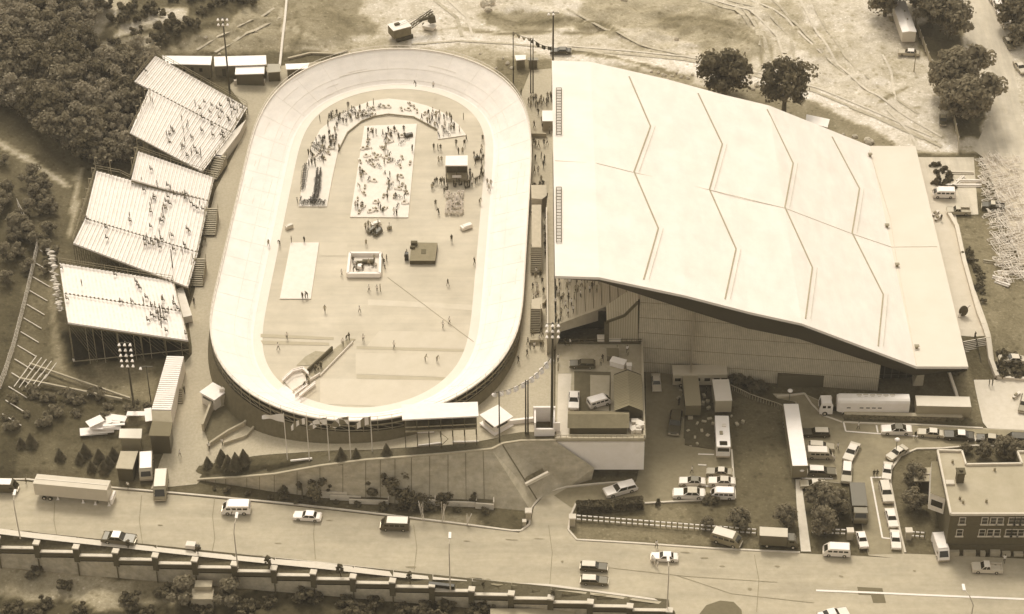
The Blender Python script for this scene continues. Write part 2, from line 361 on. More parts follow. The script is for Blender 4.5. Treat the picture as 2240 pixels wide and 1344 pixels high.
TZ += [band([(1215,118),(1320,128),(1450,140),(1560,150),(1680,185),(1800,215),(1900,262),(2010,310),(2100,325)],26,.68,8), band([(900,100),(1000,86),(1100,92),(1215,110)],24,.66,8),
 band([(1560,-20),(1640,20),(1700,80),(1712,130),(1680,170)],5,.50,3), band([(1590,-20),(1665,20),(1726,80),(1735,135),(1700,175)],5,.48,3), band([(1530,-20),(1610,22),(1672,85),(1680,130),(1650,160)],5,.5,3),
 band([(1750,-20),(1780,60),(1830,140),(1900,200),(1990,260)],6,.52,4), band([(1775,-20),(1800,50),(1850,125),(1920,190),(2010,250)],5,.5,4), band([(1380,112),(1500,125),(1600,140)],4,.5,3),
 band([(1860,235),(1960,275),(2060,322)],4,.45,3), band([(1940,240),(1990,290),(2010,330)],3,.42,3), band([(1800,30),(1830,90),(1850,140)],18,.46,8), band([(1900,130),(1960,170),(2000,200)],14,.5,8),
 band([(1925,225),(1945,210),(1985,192)],6,.25,3), band([(1995,232),(2015,238)],4,.3,2), band([(1950,165),(1985,168)],4,.34,2),
 band([(420,100),(520,50),(600,10)],5,.34,3), band([(480,110),(560,60),(610,30)],4,.32,3), band([(640,60),(700,95),(760,100)],10,.4,6), band([(1000,60),(1100,75),(1200,70),(1300,75)],6,.2,4), band([(1080,45),(1160,38),(1260,55),(1340,75)],5,.22,4),
 band([(1330,20),(1420,18),(1500,45),(1560,90)],8,.3,6),
 band([(1060,28),(1120,50),(1180,52),(1240,40),(1330,56),(1362,74)],6,.15,3), band([(1455,45),(1530,36),(1600,55),(1640,90)],7,.17,4), band([(1600,60),(1660,100),(1668,150)],4,.28,3), band([(1625,50),(1685,100),(1692,150),(1670,180)],3,.3,2),
 band([(1245,112),(1330,122),(1420,146),(1500,172)],7,.2,3), band([(900,70),(1000,62),(1060,66)],5,.36,3), band([(1270,30),(1300,60),(1400,105),(1490,125)],4,.42,3), band([(640,10),(660,60),(650,100)],10,.2,5), band([(700,20),(760,50),(800,90)],8,.22,5)]
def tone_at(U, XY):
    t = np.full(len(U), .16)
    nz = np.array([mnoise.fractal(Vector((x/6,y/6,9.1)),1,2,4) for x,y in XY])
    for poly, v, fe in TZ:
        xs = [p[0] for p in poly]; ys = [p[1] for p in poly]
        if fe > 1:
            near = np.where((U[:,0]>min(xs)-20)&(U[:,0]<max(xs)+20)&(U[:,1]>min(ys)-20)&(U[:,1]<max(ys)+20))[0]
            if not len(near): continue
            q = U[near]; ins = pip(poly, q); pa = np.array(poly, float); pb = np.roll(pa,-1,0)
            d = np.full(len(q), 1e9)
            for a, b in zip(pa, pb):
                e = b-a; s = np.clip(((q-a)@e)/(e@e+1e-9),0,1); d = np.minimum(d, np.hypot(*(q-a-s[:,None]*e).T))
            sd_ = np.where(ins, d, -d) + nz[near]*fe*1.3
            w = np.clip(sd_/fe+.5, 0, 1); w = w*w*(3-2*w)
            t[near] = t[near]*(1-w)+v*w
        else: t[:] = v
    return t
def axis(lo, hi, st, far):
    a = list(np.arange(lo, hi+st/2, st)); s = st
    while a[-1] < far: s *= 1.5; a.append(a[-1]+s)
    s = st
    while a[0] > -far: s *= 1.5; a.insert(0, a[0]-s)
    return np.array(a)
gx = axis(-128, 128, .85, 3000); gy = axis(262, 492, .85, 3600)
XX, YY = np.meshgrid(gx, gy); XY = np.stack([XX.ravel(), YY.ravel()], 1); ZZ = hgt(XY)
zc = XY[:,1]*CP-(ZZ-HCAM)*SP; zc = np.where(zc < 50, 50, zc); uc = XY[:,1]*SP+(ZZ-HCAM)*CP
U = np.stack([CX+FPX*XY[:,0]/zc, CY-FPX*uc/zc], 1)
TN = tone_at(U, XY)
me = bpy.data.meshes.new('ground'); nx, ny = len(gx), len(gy)
idx = np.arange(nx*ny).reshape(ny, nx)
F = np.stack([idx[:-1,:-1].ravel(), idx[:-1,1:].ravel(), idx[1:,1:].ravel(), idx[1:,:-1].ravel()], 1)
me.from_pydata(np.column_stack([XY, ZZ]).tolist(), [], F.tolist())
at = me.attributes.new('tone', 'FLOAT', 'POINT'); at.data.foreach_set('value', TN.astype(np.float32))
me.polygons.foreach_set('use_smooth', [True]*len(me.polygons))
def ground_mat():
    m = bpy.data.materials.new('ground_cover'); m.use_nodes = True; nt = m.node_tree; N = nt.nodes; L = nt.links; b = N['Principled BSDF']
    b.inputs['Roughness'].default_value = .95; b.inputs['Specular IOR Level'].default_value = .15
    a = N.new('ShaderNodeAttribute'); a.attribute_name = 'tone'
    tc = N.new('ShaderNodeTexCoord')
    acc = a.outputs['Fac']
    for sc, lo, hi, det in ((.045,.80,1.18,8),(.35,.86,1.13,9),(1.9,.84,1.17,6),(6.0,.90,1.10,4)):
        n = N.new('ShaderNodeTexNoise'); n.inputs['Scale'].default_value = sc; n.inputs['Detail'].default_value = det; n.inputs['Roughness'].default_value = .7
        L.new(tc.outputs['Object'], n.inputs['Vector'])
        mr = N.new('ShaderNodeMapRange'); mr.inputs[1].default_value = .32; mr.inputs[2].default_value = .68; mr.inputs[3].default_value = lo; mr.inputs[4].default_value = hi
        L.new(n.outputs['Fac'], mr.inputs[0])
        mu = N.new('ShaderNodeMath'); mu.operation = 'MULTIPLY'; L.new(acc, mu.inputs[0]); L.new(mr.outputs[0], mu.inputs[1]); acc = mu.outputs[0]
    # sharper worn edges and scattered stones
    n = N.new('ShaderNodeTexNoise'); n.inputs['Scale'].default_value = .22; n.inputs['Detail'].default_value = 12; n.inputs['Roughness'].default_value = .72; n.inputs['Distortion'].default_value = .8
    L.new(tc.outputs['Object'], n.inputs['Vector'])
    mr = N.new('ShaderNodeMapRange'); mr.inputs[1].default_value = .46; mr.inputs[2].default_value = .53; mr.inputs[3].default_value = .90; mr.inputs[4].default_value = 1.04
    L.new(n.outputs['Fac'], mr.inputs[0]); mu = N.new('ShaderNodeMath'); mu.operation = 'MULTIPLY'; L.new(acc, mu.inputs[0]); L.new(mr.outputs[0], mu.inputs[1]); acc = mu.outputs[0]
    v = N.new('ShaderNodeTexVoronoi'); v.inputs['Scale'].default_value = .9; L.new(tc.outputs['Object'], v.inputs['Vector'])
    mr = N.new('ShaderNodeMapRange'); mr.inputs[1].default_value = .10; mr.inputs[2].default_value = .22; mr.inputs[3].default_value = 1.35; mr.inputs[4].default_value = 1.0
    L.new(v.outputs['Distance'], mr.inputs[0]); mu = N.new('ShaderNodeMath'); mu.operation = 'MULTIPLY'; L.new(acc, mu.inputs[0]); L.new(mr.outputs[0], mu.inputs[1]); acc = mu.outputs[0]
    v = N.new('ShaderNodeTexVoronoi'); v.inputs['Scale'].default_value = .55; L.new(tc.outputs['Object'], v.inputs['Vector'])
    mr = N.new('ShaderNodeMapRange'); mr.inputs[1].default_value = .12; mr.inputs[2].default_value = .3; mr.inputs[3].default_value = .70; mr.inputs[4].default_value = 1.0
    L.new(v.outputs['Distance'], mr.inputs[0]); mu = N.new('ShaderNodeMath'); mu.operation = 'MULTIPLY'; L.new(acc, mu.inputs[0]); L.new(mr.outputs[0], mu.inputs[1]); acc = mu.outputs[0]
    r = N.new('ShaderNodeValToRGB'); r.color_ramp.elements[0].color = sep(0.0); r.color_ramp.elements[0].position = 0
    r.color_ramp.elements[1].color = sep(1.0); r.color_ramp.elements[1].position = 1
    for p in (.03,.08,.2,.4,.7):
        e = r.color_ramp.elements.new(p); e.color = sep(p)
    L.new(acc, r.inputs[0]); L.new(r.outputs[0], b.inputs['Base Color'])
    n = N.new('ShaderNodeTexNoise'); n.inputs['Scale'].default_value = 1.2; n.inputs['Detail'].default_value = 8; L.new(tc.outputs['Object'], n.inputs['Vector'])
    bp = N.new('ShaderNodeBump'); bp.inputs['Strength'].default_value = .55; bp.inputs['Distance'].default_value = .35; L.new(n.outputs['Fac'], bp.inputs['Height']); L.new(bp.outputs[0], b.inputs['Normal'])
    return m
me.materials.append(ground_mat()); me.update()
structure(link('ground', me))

# ---------------------------------------------------------------- paving
M_asph = mat('asphalt', .42, .08, .8, bump=.05, streak=[(.03,.35,.12),(.25,.3,.08)])
M_asph2 = mat('lot_asphalt', .24, .12, 1.1)
M_road2 = mat('street_asphalt', .55, .08, .6, streak=[(.5,.04,.16)])
M_conc = mat('concrete', .42, .10, 1.0)
M_concl = mat('pale_concrete', .62, .07, .9)
M_walk = mat('pavement_concrete', .64, .06, 1.2)
M_gravel = mat('plaza_gravel', .42, .12, 2.2)
M_mark = mat('road_paint', .80, .05, 3)
road = structure(sheet('road', [(-420,1055),(30,1052),(200,1068),(430,1088),(640,1108),(850,1132),(1000,1150),(1135,1166),(1160,1150),(1168,1110),(1195,1080),(1240,1068),(1300,1062),(1390,1056),(1412,1020),(1412,960),(1413,860),(1412,815),(1470,812),(1500,870),(1495,960),(1530,975),(1600,960),(1608,1090),(1410,1100),(1260,1100),(1248,1130),(1243,1160),(1262,1184),(1400,1192),(1560,1203),(1760,1212),(1860,1216),(1958,1222),(1900,1216),(1890,1180),(1880,1120),(1862,1060),(1750,1050),(1745,960),(1740,880),(1700,872),(1690,862),(1760,862),(1845,900),(1846,925),(2100,935),(2620,950),(2620,985),(2130,978),(2060,984),(2005,985),(1968,1000),(1946,1030),(1945,1060),(1966,1160),(1978,1212),(2060,1215),(2620,1240),(2620,1420),(1500,1400),(1475,1337),(1440,1322),(1200,1290),(900,1259),(600,1227),(300,1196),(79,1174),(-420,1154)], M_asph, .07, 2.2))
structure(sheet('parking_lot', [(1412,958),(1413,815),(1470,812),(1500,870),(1495,960),(1530,975),(1600,960),(1608,1090),(1410,1100),(1262,1101),(1250,1112),(1212,1085),(1240,1069),(1300,1063),(1391,1057)], M_asph2, .11, 2))
structure(sheet('parking_lane', [(1752,1047),(1747,960),(1742,880),(1704,873),(1760,864),(1845,902),(1846,927),(2100,938),(2620,953),(2620,983),(2130,975),(2060,981),(2005,982),(1967,997),(1943,1030),(1942,1060),(1962,1160),(1974,1212),(1900,1214),(1892,1180),(1882,1120),(1864,1060)], mat('lane_asphalt', .27, .1, .9, streak=[(.3,.3,.15)]), .11, 2))
pav = structure(sheet('pavement', [(-420,1148),(79,1168),(300,1190),(600,1221),(900,1253),(1200,1284),(1440,1316),(1475,1337),(1430,1331),(1200,1302),(900,1269),(600,1236),(300,1204),(79,1182),(-420,1162)], M_walk, .16, 2))
side = structure(sheet('road_footpath', [(1740,1050),(1752,1050),(1774,1208),(1752,1208),(1742,1100)], M_concl, .14, 2))
plz = structure(sheet('east_plaza', [(2130,832),(2185,832),(2240,832),(2620,832),(2620,955),(2160,938),(2150,925)], M_concl, .1, 2))
plz2 = structure(sheet('arena_plaza', [(1960,345),(2020,345),(2040,425),(2088,470),(2110,575),(2165,735),(2130,738),(2096,735),(1960,420)], mat('plaza_concrete', .58, .06, .5), .1, 2))
st = structure(sheet('side_street', [(2085,-60),(2160,-60),(2215,130),(2245,320),(2620,470),(2620,620),(2240,600),(2150,345),(2130,330),(2165,250),(2120,100)], M_road2, .09, 2.2))
drv = structure(sheet('service_road', [(2000,345),(2130,345),(2140,470),(2090,472),(2040,425)], M_road2, .07, 2))
pl = structure(sheet('plaza', [(330,1070),(430,1060),(445,1040),(470,1012),(560,998),(640,992),(800,985),(1000,975),(1070,962),(1108,955),(1200,955),(1212,900),(1212,150),(1160,155),(1130,235),(1085,160),(1030,125),(930,105),(700,135),(560,150),(540,150),(500,190),(540,240),(520,320),(470,420),(445,520),(425,640),(410,690),(420,760),(420,775),(400,800),(385,880),(372,960),(350,1010)], M_gravel, .06, 1.8))
# kerbs
kb = MB()
for pp in ([(-420,1050),(60,1050),(200,1064),(430,1084),(640,1104),(850,1128),(1000,1146),(1120,1162),(1140,1162),(1158,1148),(1162,1112),(1190,1080),(1240,1066),(1300,1060),(1380,1054)],
           [(1260,1103),(1248,1130),(1243,1160),(1262,1182),(1400,1190),(1560,1201),(1750,1210)],
           [(1600,985),(1608,1092),(1560,1093),(1410,1102)],[(2620,983),(2130,976),(2060,982),(2005,983),(1970,998),(1948,1030),(1948,1060),(1968,1160),(1980,1210)],
           [(1845,925),(2000,930),(2150,938)],[(1700,868),(1760,862),(1775,885),(1800,910),(1842,925)],[(2088,468),(2108,572),(2165,735),(2172,790),(2182,830),(2240,832)]):
    ribbon(kb, path(pp, 2.5), .35, .22)
structure(kb.build('kerb', M_concl))
def line(pp, w=.25, lift=.16, mb=None):
    g = path(pp, 3)
    for a, b in zip(g[:-1], g[1:]):
        d = (b-a).normalized(); n = Vector((-d.y,d.x,0))*w/2; up = Vector((0,0,lift))
        mb.quad(a-n+up, b-n+up, b+n+up, a+n+up)
mk = MB()
for pp in ([(1845,925),(1850,945),(2208,970)],[(1917,932),(1920,948)],[(1988,937),(1992,953)],[(2058,942),(2062,958)],[(2128,948),(2134,966)],
           [(1905,1045),(1930,1178),(1950,1180)],[(1905,1046),(1930,1046)],[(1753,1048),(1822,1049)],[(1527,995),(1562,996)],[(1527,1018),(1545,1019)],[(1540,1065),(1560,1065)]):
    line(pp, .3, .16, mk)
line([(1785,1293),(2240,1312),(2620,1315)], .45, .13, mk)
structure(mk.build('road_marking', M_mark))
pt = MB()
for q in ([(1875,1285),(1930,1288),(1938,1320),(1910,1320),(1905,1303),(1878,1302)],):
    g = [G(*p) for p in q]; pt.add([(p.x,p.y,p.z+.1) for p in g], [tuple(range(len(g)))])
structure(pt.build('road_patch', mat('patch_asphalt', .15, .1, 1)))
structure(sheet('worn_road_patch', [(1530,1344),(1545,1325),(1575,1315),(1605,1318),(1622,1335),(1630,1400),(1520,1400)], mat('patch_asphalt', .15), .1, 2))

# stains, cracks and covers on the road
sr = random.Random(77); sm = MB()
def blotch(px, py, rx, ry):
    c = G(px, py); n = 9; a0 = sr.uniform(0,6); sm.add([(c.x+rx*math.cos(2*math.pi*k/n)*sr.uniform(.6,1.1), c.y+ry*math.sin(2*math.pi*k/n)*sr.uniform(.6,1.1)-rx*.06*math.cos(2*math.pi*k/n), c.z+.13) for k in range(n)], [tuple(range(n))])
for k in range(46):
    x = sr.uniform(0,1400); blotch(round(x), round(1163+x*.105+sr.uniform(0,9)-6), sr.uniform(.3,1.6), sr.uniform(.1,.28))
for x, y, a, b_ in ((900,1242,1.2,.3),(1020,1185,.7,.15),(1540,1222,.9,.25),(1580,1240,.6,.2),(1500,1210,1.0,.2),(610,1190,.8,.2),(350,1150,.6,.2),(1700,1240,.5,.3),(1840,1262,.5,.25),(1120,1182,1.4,.15),(1180,1180,1.0,.12),(820,1120,.8,.12),(720,1140,.8,.12),(1640,1290,.4,.4),(1230,1230,.3,.3),(2000,1250,.3,.3)): blotch(x,y,a,b_)
structure(sm.build('road_stain', mat('oil_stain', .27, .2, 3)))
rt = MB(); rl = MB()
for k_, pp in enumerate(([(1560,0),(1640,22),(1700,80),(1716,130),(1684,170)],[(1590,0),(1668,20),(1728,80),(1740,135),(1704,178)],[(1530,0),(1610,22),(1672,85),(1682,130),(1652,162)],[(1750,0),(1780,60),(1830,140),(1900,200),(1990,260),(2060,300)],[(1775,0),(1800,50),(1850,125),(1920,190),(2010,250)],
  [(1240,108),(1380,120),(1500,132),(1620,158),(1780,200),(1900,250),(2020,305)],[(1240,101),(1380,112),(1500,124),(1620,150),(1790,193),(1910,243),(2040,300)],[(900,98),(1000,90),(1110,96),(1210,106)],[(1860,235),(1960,275),(2060,322)],[(1940,240),(1990,290),(2010,330)],[(1240,20),(1300,52),(1400,98),(1490,120)],[(950,0),(1000,40),(1010,80)],[(980,0),(1022,40),(1034,80)],
  [(430,110),(520,58),(600,18)],[(470,115),(560,66),(612,38)],[(1640,0),(1720,40),(1790,110),(1850,160)],[(1690,0),(1750,60),(1812,130),(1870,175)],[(1620,10),(1655,60),(1660,100)],[(1930,120),(1950,160),(1960,240)])):
    line(pp, .55+.15*(k_%3), .10, rt if k_%3 else rl)
structure(rt.build('wheel_rut', mat('rut_dirt', .44, .25, 1.2))); structure(rl.build('wheel_rut', mat('rut_pale', .58, .15, 1.2)))
ck = MB()
for pp in ([(470,1090),(465,1130),(470,1180),(462,1218)],[(690,1120),(686,1170),(690,1225)],[(905,1150),(912,1200),(906,1250)],[(1200,1150),(1208,1210),(1202,1290)],[(1300,1240),(1500,1262),(1700,1275)],[(1650,1215),(1660,1270),(1655,1340)],[(310,1085),(305,1140),(312,1192)],[(1480,1260),(1600,1300),(1780,1320)],[(120,1100),(118,1140),(125,1175)]):
    line(pp, .10, .12, ck)
structure(ck.build('road_crack', mat('crack_dark', .25, .2, 3)))
# ---------------------------------------------------------------- lower retaining wall with balustrade
bw = thing('retaining_wall', 'long stepped concrete wall below the road with brick panels and pale capped pillars', 'wall', (rw0.x, rw0.y, 0))
M_brick_d = mat('dark_brick', .12, .2, 2.0, kind='brick'); M_cwall = mat('wall_concrete', .44, .14, .7, bump=.1, streak=[(.8,.1,.2)])
ang = math.atan2(rw1.y-rw0.y, rw1.x-rw0.x); dirv = Vector((math.cos(ang), math.sin(ang), 0)); nrm = Vector((math.sin(ang), -math.cos(ang), 0))
vg = MB()
for i in range(-2, 16):
    xa, xb = 79+86.6*i+8, 79+86.6*(i+1)-6; yy_ = 1207+8.53*i
    A_ = WY(xa, yy_, rwY(W(xa,yy_,0).x)-.35)-rw0; B_ = WY(xb, yy_, rwY(W(xb,yy_,0).x)-.35)-rw0
    A2, B2 = A_-dirv*.5, B_+dirv*.5
    m = MB(); m.beam(A2+Vector((0,0,-.55)), B2+Vector((0,0,-.55)), .5, 1.0); m.build('brick_panel', M_brick_d, bw)
    m = MB(); m.beam(A2-nrm*.0+Vector((0,0,.02)), B2+Vector((0,0,.02)), .66, .18); m.build('coping', M_concl, bw)
    m = MB(); m.add([A2+nrm*.2+Vector((0,0,-1.3)), B2+nrm*.2+Vector((0,0,-1.3)), B2+nrm*.75+Vector((0,0,-11)), A2+nrm*.75+Vector((0,0,-11))],[(3,2,1,0)]); m.build('wall_face', M_cwall, bw)
    back = Vector((0,2.6,0)); P0 = A2.copy(); P1 = B2.copy(); Q0 = Vector((A2.x,A2.y+3.0,.10)); Q1 = Vector((B2.x,B2.y+3.0,.10))
    vg.quad(P0+Vector((0,0,-.12)), P1+Vector((0,0,-.12)), Q1, Q0)
    x_, y_ = 79+86.6*(i+1), 1190+9.25*(i+1); p = W(x_, y_, .45)-rw0; p = Vector((p.x, rwY(W(x_,y_,.45).x)-.3-rw0.y, 0))
    m = MB(); m.box((p.x,p.y,-1.2),(1.0,1.0,3.2),ang); o = m.build('pillar', M_brick_d, bw); MB().box((p.x,p.y,.5),(1.15,1.15,.28),ang).build('pillar_cap', M_concl, o)
    m = MB(); m.beam((p.x,p.y-.55,-3),(p.x,p.y-.95,-10), .22, .1); m.build('wall_joint', mat('joint_dark', .13), bw)
o = vg.build('verge', mat('verge_grass', .10, .3, 2.5)); o.location = rw0; structure(o)
# ---------------------------------------------------------------- upper retaining wall (battered concrete)
M_rw = mat('battered_concrete', .43, .14, .5, bump=.08, streak=[(.7,.12,.16),(.1,.1,.12)])
bases = [(434,1056),(520,1068),(600,1081),(700,1093),(800,1103),(880,1109),(980,1113),(1080,1118),(1165,1122),(1180,1098),(1292,1056)]
tops = fw
uw = thing('battered_wall', 'tall sloping concrete retaining wall below the track with vertical panel joints', 'wall', (fw[0].x, fw[0].y, 0)); off = Vector(uw.location)
wm = MB(); bs = [W(x,y,-.4) for x,y in bases]; tp = list(tops)
tp2 = tp[:8]; bs2 = bs[:8]
for i in range(7): wm.quad(bs2[i]-off, bs2[i+1]-off, tp2[i+1]-off, tp2[i]-off)
topm = MB()
for i in range(len(tp)-1):
    a_, b_ = tp[i]-off, tp[i+1]-off; bk = Vector((0,2.6,0)); dn = Vector((0,0,-4)); up = Vector((0,0,.06))
    gt_ = bpy.context; topm.quad(a_+up, b_+up, b_+bk+up, a_+bk+up); wm.quad(b_+bk+dn, a_+bk+dn, a_+bk+up, b_+bk+up)
# the splayed bastion
T8, T9, T10, T11 = tp[7], tp[8], tp[9], tp[10]; R1 = W(1300,1024,3.0); R2 = W(1294,1052,-.3); E1 = W(1165,1124,-.3); E2 = W(1180,1100,-.3)
wm.add([p-off for p in (bs[7], E1, T8)], [(0,1,2)]); mid = W(1238,1070,-.3)
wm.add([p-off for p in (T8, E1, E2, T9)], [(0,1,2,3)]); wm.add([p-off for p in (T9, E2, mid, T10)], [(0,1,2,3)])
wm.add([p-off for p in (T10, mid, R2, R1, T11)], [(0,1,2,3,4)])
wm.build('wall_face', M_rw, uw); topm.build('planted_top', mat('verge_grass', .10), uw)
jm = MB()
for i, (t, u) in enumerate(((.2,.2),(.45,.45),(.7,.7),(1.25,1.25),(1.6,1.6),(2.0,2.0),(2.5,2.5),(3.0,3.0),(3.5,3.5),(4.0,4.0),(4.4,4.4),(4.8,4.8),(5.2,5.2),(5.6,5.6),(6.0,6),(6.4,6.4),(6.8,6.8))):
    k = int(t*1.0); f_ = t-k; a_ = tp2[k].lerp(tp2[k+1], f_) if k < 7 else tp2[7]; b_ = bs2[k].lerp(bs2[k+1], f_)
    n_ = Vector((0,-.03,.02)); jm.beam(a_-off+n_, b_-off+n_, .08, .04)
jm.beam(T9-off+Vector((-.05,-.06,.04)), E2-off+Vector((-.05,-.06,.04)), .18, .06)
jm.build('panel_joint', mat('joint_dark', .13), uw)
ribbonm = MB()
for i in range(len(tp)-1): ribbonm.beam(tp[i]-off+Vector((0,.2,.15)), tp[i+1]-off+Vector((0,.2,.15)), .4, .25)
ribbonm.build('coping', M_conc, uw)
# ---------------------------------------------------------------- velodrome
M_track = mat('track_boards', .84, .03, .25, rough=.7, spec=.2, streak=[(.5,.5,.05),(.06,.06,.05)]); M_apron = mat('apron_boards', .74, .03, .4)
M_inf = mat('infield_turf', .53, .06, .12, det=10, streak=[(.03,.6,.07),(.15,.15,.08)]); M_dark = mat('dark_timber', .10, .25, 2.0); M_grey = mat('grey_timber', .30, .2, 2.0)
M_white = mat('white_paint', .84, .04, 1.0, rough=.6); M_offw = mat('offwhite_paint', .72, .06, 1.0); M_black = mat('black_gloss', .035, .2, 2, rough=.4)
M_metal = mat('grey_metal', .25, .1, 2, rough=.5); M_darkm = mat('dark_metal', .06, .1, 2, rough=.5)
ZI = 6.3
Ttop = W(868,187,ZI); Rb = W(768,917,ZI+4.6); Rb = Vector((Rb.x, Rb.y+7.2, ZI)); LT = (Ttop.xy-Rb.xy).length
cL = W(592,509,ZI); cR = W(1071,509,ZI); WT = (cR-cL).length*.985
axd = Vector(((Ttop.x-Rb.x)/LT, (Ttop.y-Rb.y)/LT)); mid_ = (Ttop.xy+Rb.xy)/2
axd = Vector((W(880,187,ZI).x-W(776,905,ZI).x, Ttop.y-Rb.y)).normalized(); nd = Vector((axd.y, -axd.x))
def stadium(Lt, Wt, st=1.0, win=17):
    R = Wt/2; hs_ = Lt/2-R; P = []
    n = int(2*hs_/st); m = int(math.pi*R/st)
    P += [(R, -hs_+2*hs_*i/n, 0.) for i in range(n)] + [(R*math.cos(math.pi*i/m), hs_+R*math.sin(math.pi*i/m), 1.) for i in range(m)]
    P += [(-R, hs_-2*hs_*i/n, 0.) for i in range(n)] + [(R*math.cos(math.pi+math.pi*i/m), -hs_+R*math.sin(math.pi+math.pi*i/m), 1.) for i in range(m)]
    P = np.array(P); k = win
    for _ in range(2): P = sum(np.roll(P, s, 0) for s in range(-k//2+1, k//2+1))/(len(range(-k//2+1, k//2+1)))
    return P
TP = stadium(LT+3.2, WT)
cen = Vector((mid_.x, mid_.y)); cshift = ((cL.x+cR.x)/2) - (cen.x+axd.x*((cL.y-cen.y)/axd.y)); cen.x += cshift
tloc = [cen + nd*p[0] + axd*p[1] for p in TP]; tb = TP[:,2]; NT = len(tloc)
tnor = []
for i in range(NT):
    d = (tloc[(i+1)%NT]-tloc[i-1]).normalized(); tnor.append(Vector((d.y,-d.x)))
def TR(i, off, z): p = tloc[i%NT]+tnor[i%NT]*off; return (p.x-cen.x, p.y-cen.y, z)
velo = thing('velodrome', 'pale wooden banked cycling track oval round a flat infield', 'velodrome', (cen.x, cen.y, 0))
def bank(i, f):
    b = tb[i%NT]; hh = 2.3+2.3*b; w = 7.9-.7*b; return w*f, hh*(f**(1.0))
tm = MB(); rows = [0,.1,.3,.5,.7,.9,1.0]; vs_ = []
for i in range(NT):
    for f_ in rows:
        o_, z_ = bank(i, f_); vs_.append(TR(i, o_, ZI+z_))
nr = len(rows)
tm.add(vs_, [(i*nr+j, ((i+1)%NT)*nr+j, ((i+1)%NT)*nr+j+1, i*nr+j+1)[::-1] for i in range(NT) for j in range(nr-1)])
me = tm.mesh('track_surface', M_track, True); link('track_surface', me, velo)
am = MB(); n_ = NT
am.add([TR(i,-1.9,ZI-.02) for i in range(NT)]+[TR(i,0,ZI) for i in range(NT)], [(i,(i+1)%NT,NT+(i+1)%NT,NT+i)[::-1] for i in range(NT)])
link('apron', am.mesh('apron', M_apron), velo)
ln = MB(); ln.add([TR(i,-.15,ZI+.03) for i in range(NT)]+[TR(i,.45,ZI+.16) for i in range(NT)], [(i,(i+1)%NT,NT+(i+1)%NT,NT+i)[::-1] for i in range(NT)])
link('base_line', ln.mesh('base_line', M_white), velo)
for f_ in (.13,.45):
    sl = MB()
    for i in range(NT):
        a_ = bank(i,f_); b_ = bank(i+1,f_)
        sl.beam(TR(i,a_[0],ZI+a_[1]+.02), TR(i+1,b_[0],ZI+b_[1]+.02), .10, .03)
    link('lane_line', sl.mesh('lane_line', mat('lane_paint', .77)), velo)
sc = MB(); rs = random.Random(31)
for k in range(34):                                            # tyre scuffs and board repairs
    i0 = rs.randrange(NT); f0 = rs.uniform(.1,.95); ln0 = rs.randint(2,7)
    for i in range(i0, i0+ln0):
        f1 = min(.97,f0+.004*(i-i0)); a_ = bank(i,f1); b_ = bank(i+1,f1); sc.beam(TR(i,a_[0],ZI+a_[1]+.02), TR(i+1,b_[0],ZI+b_[1]+.02), rs.uniform(.08,.2), .03)
link('scuff_mark', sc.mesh('scuff_mark', mat('scuff', .74, .06, 1)), velo)['kind'] = 'stuff'
jt = MB()
for i in range(0, NT, 6): a_, b_ = bank(i,.02), bank(i,.98); jt.beam(TR(i,a_[0],ZI+a_[1]+.015), TR(i,b_[0],ZI+b_[1]+.015), .05, .03)
link('board_joint', jt.mesh('board_joint', mat('board_gap', .77, .06, 1)), velo)['kind'] = 'stuff'
# rim rail, support posts and lattice, skirt
rim = MB(); posts = MB(); sk = MB(); lat = MB()
for i in range(NT):
    w0, h0 = bank(i,1); w1, h1 = bank(i+1,1)
    rim.beam(TR(i,w0+.12,ZI+h0+.1), TR(i+1,w1+.12,ZI+h1+.1), .28, .3)
    rim.beam(TR(i,w0+.2,ZI+h0+.95), TR(i+1,w1+.2,ZI+h1+.95), .07, .07)
    if i%2 == 0: rim.beam(TR(i,w0+.2,ZI+h0), TR(i,w0+.2,ZI+h0+.95), .07, .07)
link('rim_rail', rim.mesh('rim_rail', M_offw), velo)
for i in range(0, NT, 2):
    w0, h0 = bank(i,1); p = TR(i,w0+.1,0); g = h(p[0]+cen.x, p[1]+cen.y)
    posts.beam(TR(i,w0+.05,g-.3), TR(i,w0+.05,ZI+h0), .16, .16)
    w1, h1 = bank(i+2,1)
    lat.beam(TR(i,w0+.15,ZI+h0-1.1), TR(i+2,w1+.15,ZI+h1-1.1), .12, .25)
    lat.beam(TR(i,w0+.16,ZI+h0-1.0), TR(i+2,w1+.16,ZI+h1-2.2), .08, .08)
    lat.beam(TR(i,w0+.15,ZI+h0-2.2), TR(i+2,w1+.15,ZI+h1-2.2), .10, .14)
link('support_post', posts.mesh('support_post', M_grey), velo)['kind'] = 'stuff'
link('lattice', lat.mesh('lattice', M_grey), velo)
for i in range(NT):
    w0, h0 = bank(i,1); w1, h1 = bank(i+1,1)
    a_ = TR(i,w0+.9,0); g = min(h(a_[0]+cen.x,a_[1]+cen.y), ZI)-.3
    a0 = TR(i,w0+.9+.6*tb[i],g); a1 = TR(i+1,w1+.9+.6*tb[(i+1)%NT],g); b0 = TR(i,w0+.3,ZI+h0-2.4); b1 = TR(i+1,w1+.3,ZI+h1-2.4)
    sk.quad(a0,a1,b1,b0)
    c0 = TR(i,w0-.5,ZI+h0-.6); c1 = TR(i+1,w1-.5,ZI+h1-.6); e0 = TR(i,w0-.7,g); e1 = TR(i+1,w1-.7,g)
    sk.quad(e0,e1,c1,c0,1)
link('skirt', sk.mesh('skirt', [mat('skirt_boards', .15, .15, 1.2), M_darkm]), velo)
# infield sheet
structure(sheet('infield', [(p[0]+cen.x,p[1]+cen.y,0) for p in [TR(i,-1.7,0) for i in range(0,NT,4)]], M_inf, 0, 4, zf=lambda x,y: ZI-.06, world=True))
